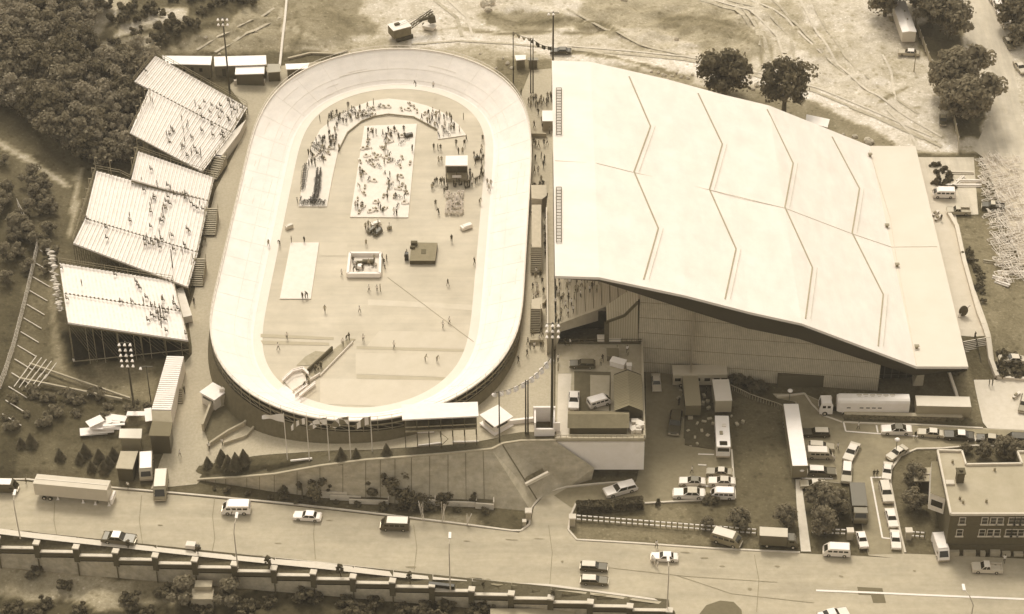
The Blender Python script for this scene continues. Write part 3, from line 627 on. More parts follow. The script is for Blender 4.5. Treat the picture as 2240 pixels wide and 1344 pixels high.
# ---------------------------------------------------------------- arena
YF = W(2005,802,8.0).y; YB = W(1987,318,8.2).y
fr = [(1214,604),(1311,607),(1500,647),(1640,683),(1754,708),(1880,755),(2005,802),(2119,798)]
prof = [(WY(x,y,YF).x, zAtY(x,y,YF)) for x, y in fr]; prof[-1] = (prof[-1][0], prof[-2][1]-.05)
def rz_(x):
    if x <= prof[0][0]: return prof[0][1]
    for (a, za), (b, zb) in zip(prof[:-1], prof[1:]):
        if x <= b: return za+(zb-za)*(x-a)/(b-a)
    return prof[-1][1]
print('arena', YF, YB, prof)
def onroof(px, py):
    z = 15.0
    for _ in range(30):
        p = W(px,py,z); z = .5*z+.5*rz_(p.x)
    return W(px,py,z)
arena = thing('arena', 'large arena with a huge white folded roof and ribbed concrete side wall', 'arena', (prof[0][0], YF, 7)); ao = Vector(arena.location)
x0, x1 = prof[0][0], prof[-1][0]
M_roof = mat('white_roofing', .80, .03, .15, rough=.65, spec=.2, streak=[(.02,.25,.04),(.12,.1,.05)]); M_fas = mat('fascia_eave_shade', .055, .25, 3.0, kind='bandx'); M_ribw = mat('ribbed_concrete', .42, .16, .9, kind='bandx', bump=.2, dist=.3, streak=[(1.2,.1,.12)])  # near-black fascia colour carries the shade under the eave
rm = MB(); ys = [YF, YF+(YB-YF)*.25, YF+(YB-YF)*.5, YF+(YB-YF)*.75, YB]
for (a, za), (b, zb) in zip(prof[:-1], prof[1:]):
    for y0, y1 in zip(ys[:-1], ys[1:]):
        rm.quad(Vector((a,y0,za))-ao, Vector((b,y0,zb))-ao, Vector((b,y1,zb))-ao, Vector((a,y1,za))-ao)
rlast = MB(); (a, za), (b, zb) = prof[-2], prof[-1]; rlast.quad(Vector((a,YF,za+.012))-ao, Vector((b,YF,zb+.012))-ao, Vector((b,YB,zb+.012))-ao, Vector((a,YB,za+.012))-ao)
for (a, za), (b, zb) in zip(prof[:-1], prof[1:]):     # fascias and soffit
    rm.quad(Vector((a,YF,za-.55))-ao, Vector((b,YF,zb-.55))-ao, Vector((b,YF,zb))-ao, Vector((a,YF,za))-ao)
    rm.quad(Vector((b,YB,zb-.55))-ao, Vector((a,YB,za-.55))-ao, Vector((a,YB,za))-ao, Vector((b,YB,zb))-ao)
    rm.quad(Vector((a,YB,za-.55))-ao, Vector((b,YB,zb-.55))-ao, Vector((b,YF,zb-.55))-ao, Vector((a,YF,za-.55))-ao)
rm.quad(Vector((x0,YB,rz_(x0)-.9))-ao, Vector((x0,YF,rz_(x0)-.9))-ao, Vector((x0,YF,rz_(x0)))-ao, Vector((x0,YB,rz_(x0)))-ao)
rm.quad(Vector((x1,YF,rz_(x1)-.9))-ao, Vector((x1,YB,rz_(x1)-.9))-ao, Vector((x1,YB,rz_(x1)))-ao, Vector((x1,YF,rz_(x1)))-ao)
roof = rm.build('roof', M_roof, arena); rlast.build('low_roof_panel', mat('cream_roofing', .68, .03, .2), roof)
for pts in ([(1376,168),(1423,277),(1387,376),(1440,500),(1408,612)],[(1527,205),(1580,316),(1552,415),(1610,545),(1586,655)],[(1678,240),(1735,358),(1717,454),(1777,586),(1762,698)],[(1820,300),(1880,413),(1864,510),(1932,645),(1921,758)]):
    rb = MB(); g = [onroof(*p)-ao for p in pts]; up = Vector((0,0,.04))
    for k, (a, b) in enumerate(zip(g[:-1], g[1:])):
        rb.beam(a+up, b+up, .26, .14)
        if k%2: d = Vector((.95,0,0)); rb.beam(a+d+up*.2, b+d+up*.2, .05, .05)  # thin offset line paints the faint shadow beside the rib
    rb.build('roof_rib_and_shadow', mat('rib_metal_and_shadow', .34, .1, 1), roof)
for pts in ([(1214,352),(1307,358),(1387,378),(1552,416),(1717,456),(1864,512),(1950,541),(2050,540)],[(1902,330),(1948,480),(1960,560),(1985,690),(2004,798)]):
    rb = MB(); g = [onroof(*p)-ao+Vector((0,0,.04)) for p in pts]
    for a, b in zip(g[:-1], g[1:]): rb.beam(a, b, .10, .10)
    rb.build('roof_seam', mat('seam_metal', .64, .1, 1), roof)
for p in ((1940,497),(1962,583),(2005,762),(1903,342)):
    q = onroof(*p)-ao; v = MB(); v.tube(q, q+Vector((0,0,.5)), .3); v.box((q.x,q.y,q.z+.6),(.9,.7,.12)); v.build('roof_vent', M_metal, roof)
# white ladders laid along the left roof edge
for (ya, yb) in ((195,297),(412,532)):
    ld = thing('roof_ladder', 'long ladder lying flat on the left edge of the arena roof, %s one' % ('farther' if ya < 300 else 'nearer'), 'ladder', onroof(1222,(ya+yb)/2), 0, 'ladders on the arena roof'); lo = Vector(ld.location)
    a0, a1, b0, b1 = onroof(1217,ya), onroof(1217,yb), onroof(1228,ya), onroof(1228,yb); lm = MB(); up = Vector((0,0,.25)); lr = MB()
    lm.beam(a0-lo+up, a1-lo+up, .14, .14); lm.beam(b0-lo+up, b1-lo+up, .14, .14)
    n = 17
    for k in range(n+1): lr = MB(); lr.beam(a0.lerp(a1,k/n)-lo+up, b0.lerp(b1,k/n)-lo+up, .12, .1); lr.build('rung', M_dark, ld)
    lm.build('rail', M_dark, ld)
# walls
YWf = YF+2.6; WLA = W(1408,814,1.2); WLB = W(1921,865,.2)
def yw(x): return WLA.y+(YF+1.8-WLA.y)*(x-WLA.x)/(WLB.x-WLA.x)
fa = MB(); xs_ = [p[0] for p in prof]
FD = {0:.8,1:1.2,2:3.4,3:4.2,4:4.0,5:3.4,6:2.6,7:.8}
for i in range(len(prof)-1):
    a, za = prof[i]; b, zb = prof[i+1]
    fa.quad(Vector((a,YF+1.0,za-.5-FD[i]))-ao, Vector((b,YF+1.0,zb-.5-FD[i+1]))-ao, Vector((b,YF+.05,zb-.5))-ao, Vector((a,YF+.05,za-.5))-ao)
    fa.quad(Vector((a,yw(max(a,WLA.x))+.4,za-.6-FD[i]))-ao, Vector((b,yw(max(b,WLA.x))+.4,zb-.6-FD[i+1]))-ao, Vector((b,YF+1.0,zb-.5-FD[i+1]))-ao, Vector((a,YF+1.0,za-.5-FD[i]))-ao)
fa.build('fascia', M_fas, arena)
wl0 = WY(1398,700,WLA.y).x; wl1 = WY(1921,830,YWf).x
wm = MB()
xk = [wl0]+[p[0] for p in prof if wl0 < p[0] < wl1]+[wl1]
for a, b in zip(xk[:-1], xk[1:]): wm.quad(Vector((a,yw(a),-1))-ao, Vector((b,yw(b),-1))-ao, Vector((b,yw(b),rz_(b)-1))-ao, Vector((a,yw(a),rz_(a)-1))-ao)
wm.quad(Vector((wl1,YWf,-1))-ao, Vector((wl1,YWf+8,-1))-ao, Vector((wl1,YWf+8,rz_(wl1)-1))-ao, Vector((wl1,YWf,rz_(wl1)-1))-ao)
w_ = wm.build('side_wall', M_ribw, arena)
hb = MB()
for zz in (3.6, 7.2, 10.8, 14.4, 18.0):
    xe = wl0
    while xe < wl1 and rz_(xe)-1.5 > zz+.5: xe += .5
    hb.beam(Vector((wl0,yw(wl0)-.03,zz))-ao, Vector((xe,yw(xe)-.03,zz))-ao, .05, .06)
hb.build('pour_joint', mat('joint_soft', .20), w_)
dr = MB(); yd = yw(W(1750,840,2).x); a = WY(1702,822,yd-.1); b = WY(1798,858,yd-.1)
dr.box(((a.x+b.x)/2-ao.x, yd-.12-ao.y, (a.z+b.z)/2-ao.z+.1), (b.x-a.x, .9, a.z-b.z+.4)); dr.build('garage_door', mat('brown_panel', .09, .15, 2, kind='bandx'), arena)
d2 = MB(); yd = yw(W(1688,850,1).x); a = WY(1681,840,yd-.1); b = WY(1695,862,yd-.1)
d2.box(((a.x+b.x)/2-ao.x, yd-.08-ao.y, (a.z+b.z)/2-ao.z), (b.x-a.x, .16, a.z-b.z+.2)); d2.build('door', mat('brown_panel', .09), arena)
# glazed corner and stub wall on the right
gl = MB(); c0 = wl1; c1 = WY(1998,830,YWf+2).x
gl.quad(Vector((c0,YWf+2.2,-1))-ao, Vector((c1,YWf+2.2,-1))-ao, Vector((c1,YWf+2.2,rz_(c1)-.6))-ao, Vector((c0,YWf+2.2,rz_(c0)-.6))-ao)
M_glass = mat('dark_glass', .03, .2, 1, rough=.15, spec=.6)
g_ = gl.build('glazing', M_glass, arena); mu_ = MB()
for k in range(6):
    x = c0+(c1-c0)*k/5; mu_.beam(Vector((x,YWf+2.1,-.5))-ao, Vector((x,YWf+2.1,rz_(x)-.8))-ao, .14, .14)
for zz in (2.2,4.6): mu_.beam(Vector((c0,YWf+2.1,zz))-ao, Vector((c1,YWf+2.1,zz))-ao, .12, .12)
mu_.build('mullion', mat('bronze_frame', .08), g_)
sw = MB(); e1 = WY(2018,850,YWf).x
sw.add([Vector((c1-.8,YWf,-1))-ao, Vector((e1,YWf,-1))-ao, Vector((e1,YWf,rz_(e1)-.5))-ao, Vector((c1+1,YWf,rz_(e1)-.5))-ao, Vector((c1-.8,YWf+3,-1))-ao, Vector((c1+1,YWf+3,rz_(e1)-.5))-ao, Vector((e1,YWf+3,rz_(e1)-.5))-ao, Vector((e1,YWf+3,-1))-ao],[(0,1,2,3),(4,0,3,5),(1,7,6,2)])
sw.build('corner_pier', M_conc, arena)
bw_ = MB(); xr = x1-3
bw_.quad(Vector((e1,YWf+9,-1))-ao, Vector((xr,YWf+9,-1))-ao, Vector((xr,YWf+9,rz_(xr)-.5))-ao, Vector((e1,YWf+9,rz_(xr)-.5))-ao)
bw_.quad(Vector((xr,YWf+9,-1))-ao, Vector((xr,YB-3,-1))-ao, Vector((xr,YB-3,rz_(xr)-.5))-ao, Vector((xr,YWf+9,rz_(xr)-.5))-ao)
for (a, za), (b, zb) in zip(prof[:-1], prof[1:]):
    a_ = max(a, x0+26); b_ = min(b, xr)
    if b_ > a_: bw_.quad(Vector((b_,YB-3,-1))-ao, Vector((a_,YB-3,-1))-ao, Vector((a_,YB-3,rz_(a_)-.5))-ao, Vector((b_,YB-3,rz_(b_)-.5))-ao)
bw_.quad(Vector((x0+26,YB-3,-1))-ao, Vector((x0+26,YWf,-1))-ao, Vector((x0+26,YWf,rz_(x0+26)-.5))-ao, Vector((x0+26,YB-3,rz_(x0+26)-.5))-ao)
bw_.build('rear_wall', M_conc, arena)
# raised concourse under the left eave
ZC = 12.6
M_deckst = mat('striped_decking', .42, .12, 1.0, kind='bandx')
cp = [W(1214,716,ZC), W(1325,674,ZC), W(1384,655,ZC), W(1420,640,ZC)]; cb = Vector((cp[0].x, YB-2, ZC)); xc = x0+28
cm = MB(); poly = [cp[0], cp[1], cp[2], Vector((xc,cp[2].y,ZC)), Vector((xc,YB-2,ZC)), cb]
cm.add([p-ao for p in poly], [tuple(range(len(poly)))]); cm.build('concourse_deck', M_deckst, arena)
cl = MB()
for k in range(14):
    x = cp[0].x+1.6*k+1; yk = cp[0].y+(cp[1].y-cp[0].y)*min(1.4,(x-cp[0].x)/(cp[1].x-cp[0].x))+.5
    cl.beam(Vector((x,yk,ZC+.03))-ao, Vector((x,YF+30,ZC+.03))-ao, .13, .04)
cl.build('deck_joint', mat('joint_dark', .13), arena)
# edge beam, dark opening, splayed legs
DZ = 8.3
eb = MB(); yy = cp[0]
def tri_wall(pa, pb, za, zb, th=.8):
    eb.add([Vector((pa.x,pa.y,za))-ao, Vector((pb.x,pb.y,zb))-ao, Vector((pb.x,pb.y,ZC+.35))-ao, Vector((pa.x,pa.y,ZC+.35))-ao,
            Vector((pa.x,pa.y+th,za))-ao, Vector((pb.x,pb.y+th,zb))-ao, Vector((pb.x,pb.y+th,ZC+.35))-ao, Vector((pa.x,pa.y+th,ZC+.35))-ao],
           [(0,1,2,3),(7,6,5,4),(3,2,6,7),(0,4,5,1),(0,3,7,4),(1,5,6,2)])
A, B = cp[0].copy(), cp[1].copy()
tri_wall(A, B, ZC-1.5, ZC-2.6)
leg1 = [WY(1215,722,A.y), WY(1227,722,A.y), WY(1219,755,A.y), WY(1211,757,A.y)]
leg2 = [WY(1298,690,B.y-.5), WY(1322,680,B.y-.5), WY(1326,752,B.y-.5), WY(1306,752,B.y-.5)]
for lg in (leg1, leg2):
    vs = [Vector(p)-ao for p in lg]; vb = [v+Vector((0,.9,0)) for v in vs]
    eb.add(vs+vb, [(3,2,1,0),(4,5,6,7),(0,1,5,4),(1,2,6,5),(2,3,7,6),(3,0,4,7)])
eb.build('edge_beam', M_conc, arena)
ob = MB(); ob.quad(Vector((A.x+1,A.y+5,DZ))-ao, Vector((B.x+12,A.y+5,DZ))-ao, Vector((B.x+12,A.y+5,ZC-.1))-ao, Vector((A.x+1,A.y+5,ZC-.1))-ao)
ob.build('undercroft_dark', M_glass, arena)  # dark sheet standing in for the dark opening below the concourse
# secondary lower panel wall beside the concourse
pw = MB(); Yp = W(1330,752,DZ).y; pa = WY(1327,752,Yp); pb_ = WY(1396,752,Yp); ta = WY(1327,704,Yp); tb2 = WY(1366,690,Yp); tc2 = WY(1396,660,Yp)
pw.add([p-ao for p in (Vector((pa.x,Yp,DZ-1)), Vector((pb_.x,Yp,DZ-1)), tc2, tb2, ta)], [(0,1,2,3,4)])
pw.add([p-ao for p in (ta, tb2, tc2, tc2+Vector((0,5,0)), ta+Vector((0,5,0)))], [(0,1,2,3,4)])
pw.quad(Vector((pb_.x,Yp,DZ-9))-ao, Vector((pb_.x,yw(wl0)+.1,DZ-9))-ao, Vector((tc2.x,yw(wl0)+.1,tc2.z))-ao, tc2-ao)
pw.build('panel_wall', mat('ribbed_panel', .36, .15, .7, kind='bandx'), arena)
tr = MB(); tr.beam(ta-ao+Vector((0,-.1,0)), tb2-ao+Vector((0,-.1,0)), .3, .5); tr.beam(tb2-ao+Vector((0,-.1,0)), tc2-ao+Vector((0,-.1,0)), .3, .5); tr.beam(pa-ao+Vector((0,-.1,0)), ta-ao+Vector((0,-.1,0)), .9, .3)
tr.build('dark_trim', M_dark, arena)
# long concourse walkway edge along the corridor
wk = MB(); w0 = W(1196,560,ZC-.6); wa = W(1196,745,9.0); 
wk.add([Vector(p)-ao for p in ((W(1197,735,ZC).x,cp[0].y-2,ZC),(cp[0].x+.3,cp[0].y,ZC),(cp[0].x+.3,YB-6,ZC),(W(1197,735,ZC).x,YB-30,ZC))], [(0,1,2,3)])
wk.add([Vector(p)-ao for p in ((W(1197,735,ZC).x,cp[0].y-2,6.5),(W(1197,735,ZC).x,YB-30,6.5),(W(1197,735,ZC).x,YB-30,ZC),(W(1197,735,ZC).x,cp[0].y-2,ZC))], [(3,2,1,0)])
wk.add([Vector(p)-ao for p in ((W(1197,735,ZC).x,cp[0].y-2,6.5),(cp[0].x+.3,cp[0].y,6.5),(cp[0].x+.3,cp[0].y,ZC),(W(1197,735,ZC).x,cp[0].y-2,ZC))], [(0,1,2,3)])
wk.build('walkway', M_conc, arena)
wx = W(1197,735,ZC).x-ao.x; ml = MB(); ml.beam((wx+.1, cp[0].y-2-YF, ZC-ao.z+.4), (wx+.1, YB-30-YF, ZC-ao.z+.4), .25, .8); ml.build('parapet', M_concl, arena)
# ---------------------------------------------------------------- vegetation
def leafmat(name, v): return mat(name, v, .35, .9, rough=.9, spec=.1, v2=v*1.7, transl=.4)
M_leaf = [leafmat('foliage_mid', .23), leafmat('foliage_dark', .155), leafmat('foliage_light', .30)]
M_bark = mat('bark', .12, .3, 3)
def crown_mesh(name, R, H, blobs, per, leaf, m, seed, z0=0, flat=.8):
    r = random.Random(seed); mb = MB(); cs = []
    for k in range(blobs):
        for _ in range(30):
            x, y, z = r.uniform(-1,1), r.uniform(-1,1), r.uniform(-1,1)
            if x*x+y*y+z*z < 1: break
        e_ = k%3 == 0; l_ = math.sqrt(x*x+y*y+z*z)+.01; f_ = (r.uniform(.9,1.08)/l_ if e_ else 1); cs.append((x*R*.84*f_, y*R*.84*f_, z0+H*.5+z*H*.42*f_, (r.uniform(.12,.24) if e_ else r.uniform(.2,.42))*R))
    for cx, cy, cz, br in cs:
        for _ in range(int(per*.85)):
            d = Vector((r.gauss(0,1), r.gauss(0,1), r.gauss(0,1)*.9+.25)).normalized()
            p = Vector((cx,cy,cz))+Vector((d.x,d.y,d.z*flat))*br*r.uniform(.35,1.28)
            n = (d+Vector((r.uniform(-1,1),r.uniform(-1,1),r.uniform(-.3,1)))*.8).normalized()
            a = n.cross(Vector((r.random(),r.random(),1))).normalized(); b = n.cross(a); s = leaf*r.uniform(.6,1.3)
            mb.add([p-a*s-b*s*.3, p+b*s*.7, p+a*s-b*s*.2, p-b*s], [(0,1,2,3)])
    return mb.mesh(name, m), cs
def tree_proto(name, label, R, H, trunk, blobs=16, per=150, leaf=.42, mi=0, seed=1, group=None):
    t = thing(name, label, 'tree', (0,0,-50), 0, group)
    me, cs = crown_mesh('crown', R, H-trunk*.6, blobs, per, leaf, M_leaf[mi], seed, trunk*.6)
    link('crown', me, t)
    tb_ = MB(); tb_.tube((0,0,-.6), (0,0,trunk+H*.15), R*.085+.1, R*.04+.05)
    r = random.Random(seed)
    for c in r.sample(cs, min(7, len(cs))): tb_.tube((0,0,trunk*.75), (c[0]*.9,c[1]*.9,c[2]), R*.035+.04, .04, 5)
    tb_.build('trunk', M_bark, t); return t
def bush_proto(name, label, R, H, blobs=7, per=90, leaf=.26, mi=1, seed=1, sx=1.0, group=None):
    me, _ = crown_mesh(name, R, H, blobs, per, leaf, M_leaf[mi], seed, 0, .9)
    o = link(name, me); return tag(o, label, 'shrub', group)
def place(proto, used, px, py, label=None, s=1.0, rz=None, group=None, dz=0, sc=None):
    g = G(px, py); g.z += dz
    rz = rnd.uniform(0,6.28) if rz is None else rz
    if not used.get(proto.name):
        used[proto.name] = 1; proto.location = g; proto.rotation_euler = (0,0,rz); o = proto
        if label: o['label'] = label
        if group: o['group'] = group
        if 'group' in o and group is None and label: del o['group']
    else:
        o = dup(proto, g, rz, label, group)
        if group is None and label and 'group' in o: del o['group']
    k = sc or (s,s,s); o.scale = k; return o
USED = {}
GF = 'trees of the wood on the upper left hillside'
FT = [tree_proto('forest_tree', 'bushy broadleaf tree growing in the wood on the hillside behind the grandstands', 4.2, 8.2, 2.5, 26, 130, .33, i, 11+i, GF) for i in (0,1,2)]
fpoly = [(-30,-20),(230,-20),(190,70),(215,130),(330,115),(288,170),(292,215),(270,270),(285,330),(235,352),(180,335),(150,320),(95,270),(40,230),(-30,190)]
pts = []
for _ in range(5000):
    x, y = rnd.uniform(-30,330), rnd.uniform(-20,352)
    if pip(fpoly, np.array([(x,y)]))[0] and all((x-a)**2+((y-b)*1.35)**2 < 1e9 and math.hypot(x-a,(y-b)*1.5) > 30 for a,b in pts): pts.append((x,y))
for x, y in pts[:110]:
    place(FT[rnd.choice((0,0,1,2,2))], USED, x, y+22, None, rnd.uniform(.6,1.15), group=GF)
GF2 = 'low trees scattered on the slope left of the grandstands'
STR = tree_proto('hillside_tree', 'low scrubby tree on the dark slope left of the grandstands', 2.6, 4.2, 1.0, 12, 150, .3, 0, 33, GF2)
for x, y in [(rnd.uniform(-10,110), rnd.uniform(400,600)) for _ in range(16)]+[(20,420),(60,470),(30,500),(80,440),(10,360),(70,400),(110,450),(40,560),(15,620),(60,520),(5,460),(95,400)]:
    place(STR, USED, x, y, None, rnd.uniform(.45,1.0), group=GF2)
GF3 = 'shrubs on the rocky slope above the grandstands'
RB = bush_proto('slope_shrub', 'small dark shrub on the rocky slope above the booths', 1.5, 1.8, 8, 110, .24, 1, 5, group=GF3)
for x, y in [(330,20),(360,60),(300,75),(420,60),(440,30),(470,15),(380,5),(260,45),(250,100),(395,70),(350,95),(500,5),(230,15),(430,0),(540,10),(310,45),(280,20),(345,35)]:
    place(RB, USED, x, y, None, rnd.uniform(.8,1.9), group=GF3)
BT = tree_proto('broadleaf_tree', 'dense round dark tree behind the arena roof, left of the pair', 4.6, 8.6, 1.6, 38, 200, .34, 1, 51)
place(BT, USED, 1583, 212, 'dense round dark tree behind the arena roof, left of the pair', s=1.28)
BT2 = tree_proto('open_tree', 'loose crowned tree with visible trunk behind the arena roof, right of the pair', 4.9, 11.5, 3.6, 30, 170, .32, 1, 58)
place(BT2, USED, 1714, 252, 'loose crowned tree with visible trunk behind the arena roof, right of the pair', s=1.25)
RT = tree_proto('street_tree', 'large leafy tree beside the side street', 4.5, 9.5, 2.5, 34, 160, .34, 0, 71)
for x, y, s, lb in [(1935,35,.9,'leafy tree at the top edge left of the white trailer'),(2035,60,1.05,'leafy tree directly behind the white trailer at the top'),(2078,85,.95,'small leafy tree overhanging the side street near the top'),(2100,205,1.05,'leafy tree by the fence beside the side street, middle of the row'),
     (2072,215,.9,'leafy tree touching the long fence right of the utility pole'),(2125,268,1.05,'lowest leafy tree of the row beside the side street'),(2085,262,.8,'dark leafy tree over the triangle of grass below the row'),(2000,15,1,'leafy tree at the top edge right of the dirt track'),(2215,60,.9,'tree overhanging the cars parked at the upper right'),(2240,35,1,'tree cut by the right edge near the parked cars'),(2228,100,.6,'small tree by the right edge below the parked cars')]:
    place(RT, USED, x, y, lb, s*1.3)
# conifers
def conifer(name, label, R, H, seed, group):
    t = thing(name, label, 'conifer', (0,0,-50), 0, group); r = random.Random(seed); mb = MB()
    for k in range(900):
        f = r.random()**.8; z = .25+f*(H-.3); rad = R*(1-f)*r.uniform(.55,1.05)+.05; a = r.uniform(0,6.283)
        p = Vector((rad*math.cos(a), rad*math.sin(a), z-rad*.18)); o = Vector((math.cos(a), math.sin(a), -.35)).normalized(); s = Vector((-math.sin(a), math.cos(a), 0)); l = .34*(1.15-f)
        mb.add([p-s*l*.5-o*l*.3, p+s*l*.5-o*l*.3, p+o*l+Vector((0,0,-.05))], [(0,1,2)])
    mb.build('foliage', M_leaf[1], t); q = MB(); q.tube((0,0,-.3),(0,0,H*.9),.12,.03,6); q.build('trunk', M_bark, t); return t
CG = conifer('small_conifer', 'small dark conifer planted along the top of the sloping wall', 1.15, 3.1, 4, None)
for x, y, s, lb in [(455,1020,.8,'smallest leftmost conifer above the sloping wall'),(486,1012,1.1,'slim conifer at the back left of the clump above the sloping wall'),(517,1022,1.2,'tallest conifer in the clump above the sloping wall'),(502,1040,1.05,'conifer at the front left of the clump above the sloping wall'),(537,1038,1.15,'conifer at the front right of the clump above the sloping wall'),
    (618,1028,1.0,'lone conifer below the white pennant flagpole'),(717,1013,1.15,'left conifer of the three beneath the flags'),(747,1010,1.1,'middle conifer of the three beneath the flags'),(780,1006,.95,'right conifer of the three beneath the flags'),(846,1000,1.1,'conifer just left of the stilted finish stand')]:
    place(CG, USED, x, y, lb, s)
GC = 'small conifers on the grass bank behind the semi trailer'
CG2 = conifer('bank_conifer', 'small dark conifer on the grass bank behind the long semi trailer', 1.1, 2.7, 9, GC)
for x, y in [(47,976),(69,974),(132,1004),(175,1010),(187,995),(201,1028),(218,1006),(228,1030),(249,1000),(238,1018)]: place(CG2, USED, x, y, None, rnd.uniform(.85,1.15), group=GC)
# shrubs and small trees near the wall and lots
for args in [('wall_shrub','broad dark shrub spilling over the planter in the middle of the sloping wall',3.4,3.6,902,1103,18,.9),('climbing_shrub','tall dark shrub climbing the sloping wall right of its middle',2.9,6.5,868,1084,20,1.0),
   ('planter_shrub','small shrub at the left end of the planter steps',1.3,2.2,712,1082,8,1.0),('hanging_shrub','dark shrub on the wall above the left planters',2.4,4.6,700,1090,12,1),('wall_bush','bushy shrub against the wall between the two planter rows',2.0,4.0,812,1086,11,1),
   ('low_shrub','low hedge-like shrub in the right planter row',2.6,1.8,985,1099,12,1),('round_shrub','round upright shrub in the right planter row',.9,2.2,1037,1100,6,1),('lot_shrub','dark shrub at the kerb corner beneath the parked white van',1.7,1.2,1556,1101,10,1),
   ('lawn_shrub','small shrub on the kerb left of the parked cars',.7,1.6,1440,1107,5,1)]:
    nm, lb, R, H_, x, y, nb, s = args; o = bush_proto(nm, lb, R, H_, nb, 150, .24, 1, hash(nm)%97 if False else len(nm)*7+int(R*10)); place(o, USED, x, y, lb, s)
cm_ = tree_proto('creeper_tree', 'bare dark trunked little tree against the left part of the sloping wall', 1.0, 4.2, 2.6, 5, 60, .2, 1, 17); place(cm_, USED, 662, 1090, 'bare dark trunked little tree against the left part of the sloping wall')
LT_ = tree_proto('yard_tree', 'bushy tree in the fenced yard', 3.0, 5.4, 1.4, 24, 150, .26, 0, 81)
for x, y, s, lb in [(1792,1108,1.0,'bushy tree at the back of the small fenced yard'),(1830,1120,1.0,'bushy tree at the right of the small fenced yard'),(1800,1165,1.05,'bushy tree at the front of the small fenced yard'),(1720,1148,.85,'tree on the lawn behind the box truck'),(1618,1155,.85,'tree on the lawn behind the tilted parked van'),
    (2000,1062,.9,'tree on the curved lawn near the brick porch roof'),(1998,1112,.9,'tree on the curved lawn left of the brick building'),(1545,1155,.5,'small light tree on the lawn beside the white dashed fence'),(2150,1000,.62,'small tree in the courtyard of the brick building'),(2195,1000,.9,'large tree in the courtyard of the brick building'),(2222,1004,.85,'tree at the right of the courtyard of the brick building'),(2112,990,.45,'small tree behind the corner of the brick building roof')]:
    place(LT_, USED, x, y, lb, s*.9)
GS = 'dark round shrubs in the bed beside the arena drive'
SB = bush_proto('bed_shrub', 'low round dark shrub in the pale planting bed by the arena corner', .75, .7, 5, 80, .2, 1, 3, group=GS)
for k in range(34):
    x = 2030+rnd.random()*56; y = 360+rnd.random()*52
    if x < 2036+(y-360)*.1 or x > 2062+(y-360)*.55: continue
    place(SB, USED, x, y, None, rnd.uniform(.8,1.2), group=GS)
GS2 = 'dark low shrubs along the plaza lawn'
SB2 = bush_proto('lawn_shrub', 'low dark shrub in the row along the lawn beside the plaza wall', 1.0, .7, 5, 80, .2, 1, 6, group=GS2)
for x, y in [(2119,548),(2111,558),(2123,560),(2122,570),(2132,575),(2128,585),(2140,597),(2133,592),(2137,610),(2145,600),(2150,612),(2140,622),(2148,628),(2140,632),(2150,640),(2148,662),(2135,634)]: place(SB2, USED, x, y, None, rnd.uniform(.8,1.15), group=GS2)
GS3 = 'dark shrubs in the rounded bed right of the stairs'
SB3 = bush_proto('bed_bush', 'dark clipped shrub in the rounded bed right of the plaza stairs', 1.15, 1.1, 7, 90, .22, 1, 8, group=GS3)
for x, y in [(2190,783),(2202,776),(2214,783),(2186,795),(2200,797),(2215,796),(2228,800),(2184,810),(2196,808),(2218,809),(2234,811),(2192,820),(2206,822),(2222,821),(2236,822),(2226,790)]: place(SB3, USED, x, y, None, rnd.uniform(.8,1.15), group=GS3)
GS4 = 'shrubs at the foot of the arena wall'
SB4 = bush_proto('wall_foot_shrub', 'dark shrub in the row at the foot of the ribbed arena wall', 1.7, 1.5, 8, 110, .26, 1, 12, group=GS4)
for x, y in [(1602,833),(1618,838),(1635,843),(1652,848),(1668,852),(1610,845),(1645,858)]: place(SB4, USED, x, y, None, rnd.uniform(.85,1.1), group=GS4)
SB5 = bush_proto('corner_shrub', 'dark shrub under the right corner of the arena roof, upper one', 1.5, 1.1, 7, 100, .24, 1, 14)
place(SB5, USED, 2086, 806, 'dark shrub under the right corner of the arena roof, upper one'); place(SB5, USED, 2098, 818, 'dark shrub under the right corner of the arena roof, lower one')
GS9 = 'small scruffy shrubs along the grass at the foot of the sloping wall'
SB9 = bush_proto('verge_shrub', 'small scruffy dark shrub on the grass at the foot of the sloping wall', 1.0, 1.0, 7, 90, .2, 1, 44, group=GS9)
for x, y in [(470,1070),(500,1075),(545,1082),(590,1090),(625,1094),(652,1100),(735,1100),(780,1107),(835,1114),(868,1118),(945,1118),(1000,1122),(1060,1124),(680,1100),(888,1112),(925,1114)]: place(SB9, USED, x, y, None, rnd.uniform(.5,1.2), group=GS9)
# clipped hedges
for nm, a, b, lb in (('hedge',(1262,1118),(1338,1116),'long clipped dark hedge beside the drive, left section'),('hedge',(1344,1114),(1405,1108),'long clipped dark hedge beside the drive, right section')):
    A_, B_ = G(*a), G(*b); mb = MB(); r = random.Random(5); d = B_-A_
    for _ in range(3800):
        u = r.random(); f = r.choice((0,1,2)); w_, h__ = 1.5, 1.7
        y_, z_ = (r.uniform(-.5,.5)*w_, h__) if f == 0 else ((-.5*w_, r.random()*h__) if f == 1 else (.5*w_, r.random()*h__))
        p = Vector((d.x*u, d.y*u+y_, z_))+Vector((r.gauss(0,.09),r.gauss(0,.09),r.gauss(0,.09))); s = .2
        n = Vector((r.gauss(0,1),r.gauss(0,1),r.gauss(0,1))).normalized(); q = n.cross(Vector((0,0,1))).normalized(); t_ = n.cross(q)
        mb.add([p-q*s, p+t_*s, p+q*s, p-t_*s], [(0,1,2,3)])
    mb.beam((0,0,.75),(d.x,d.y,.75+d.z),1.3,1.4)
    o = mb.build(nm, M_leaf[1]); o.location = A_; tag(o, lb, 'hedge')
GS5 = 'young trees planted along the pavement behind the balustrade'
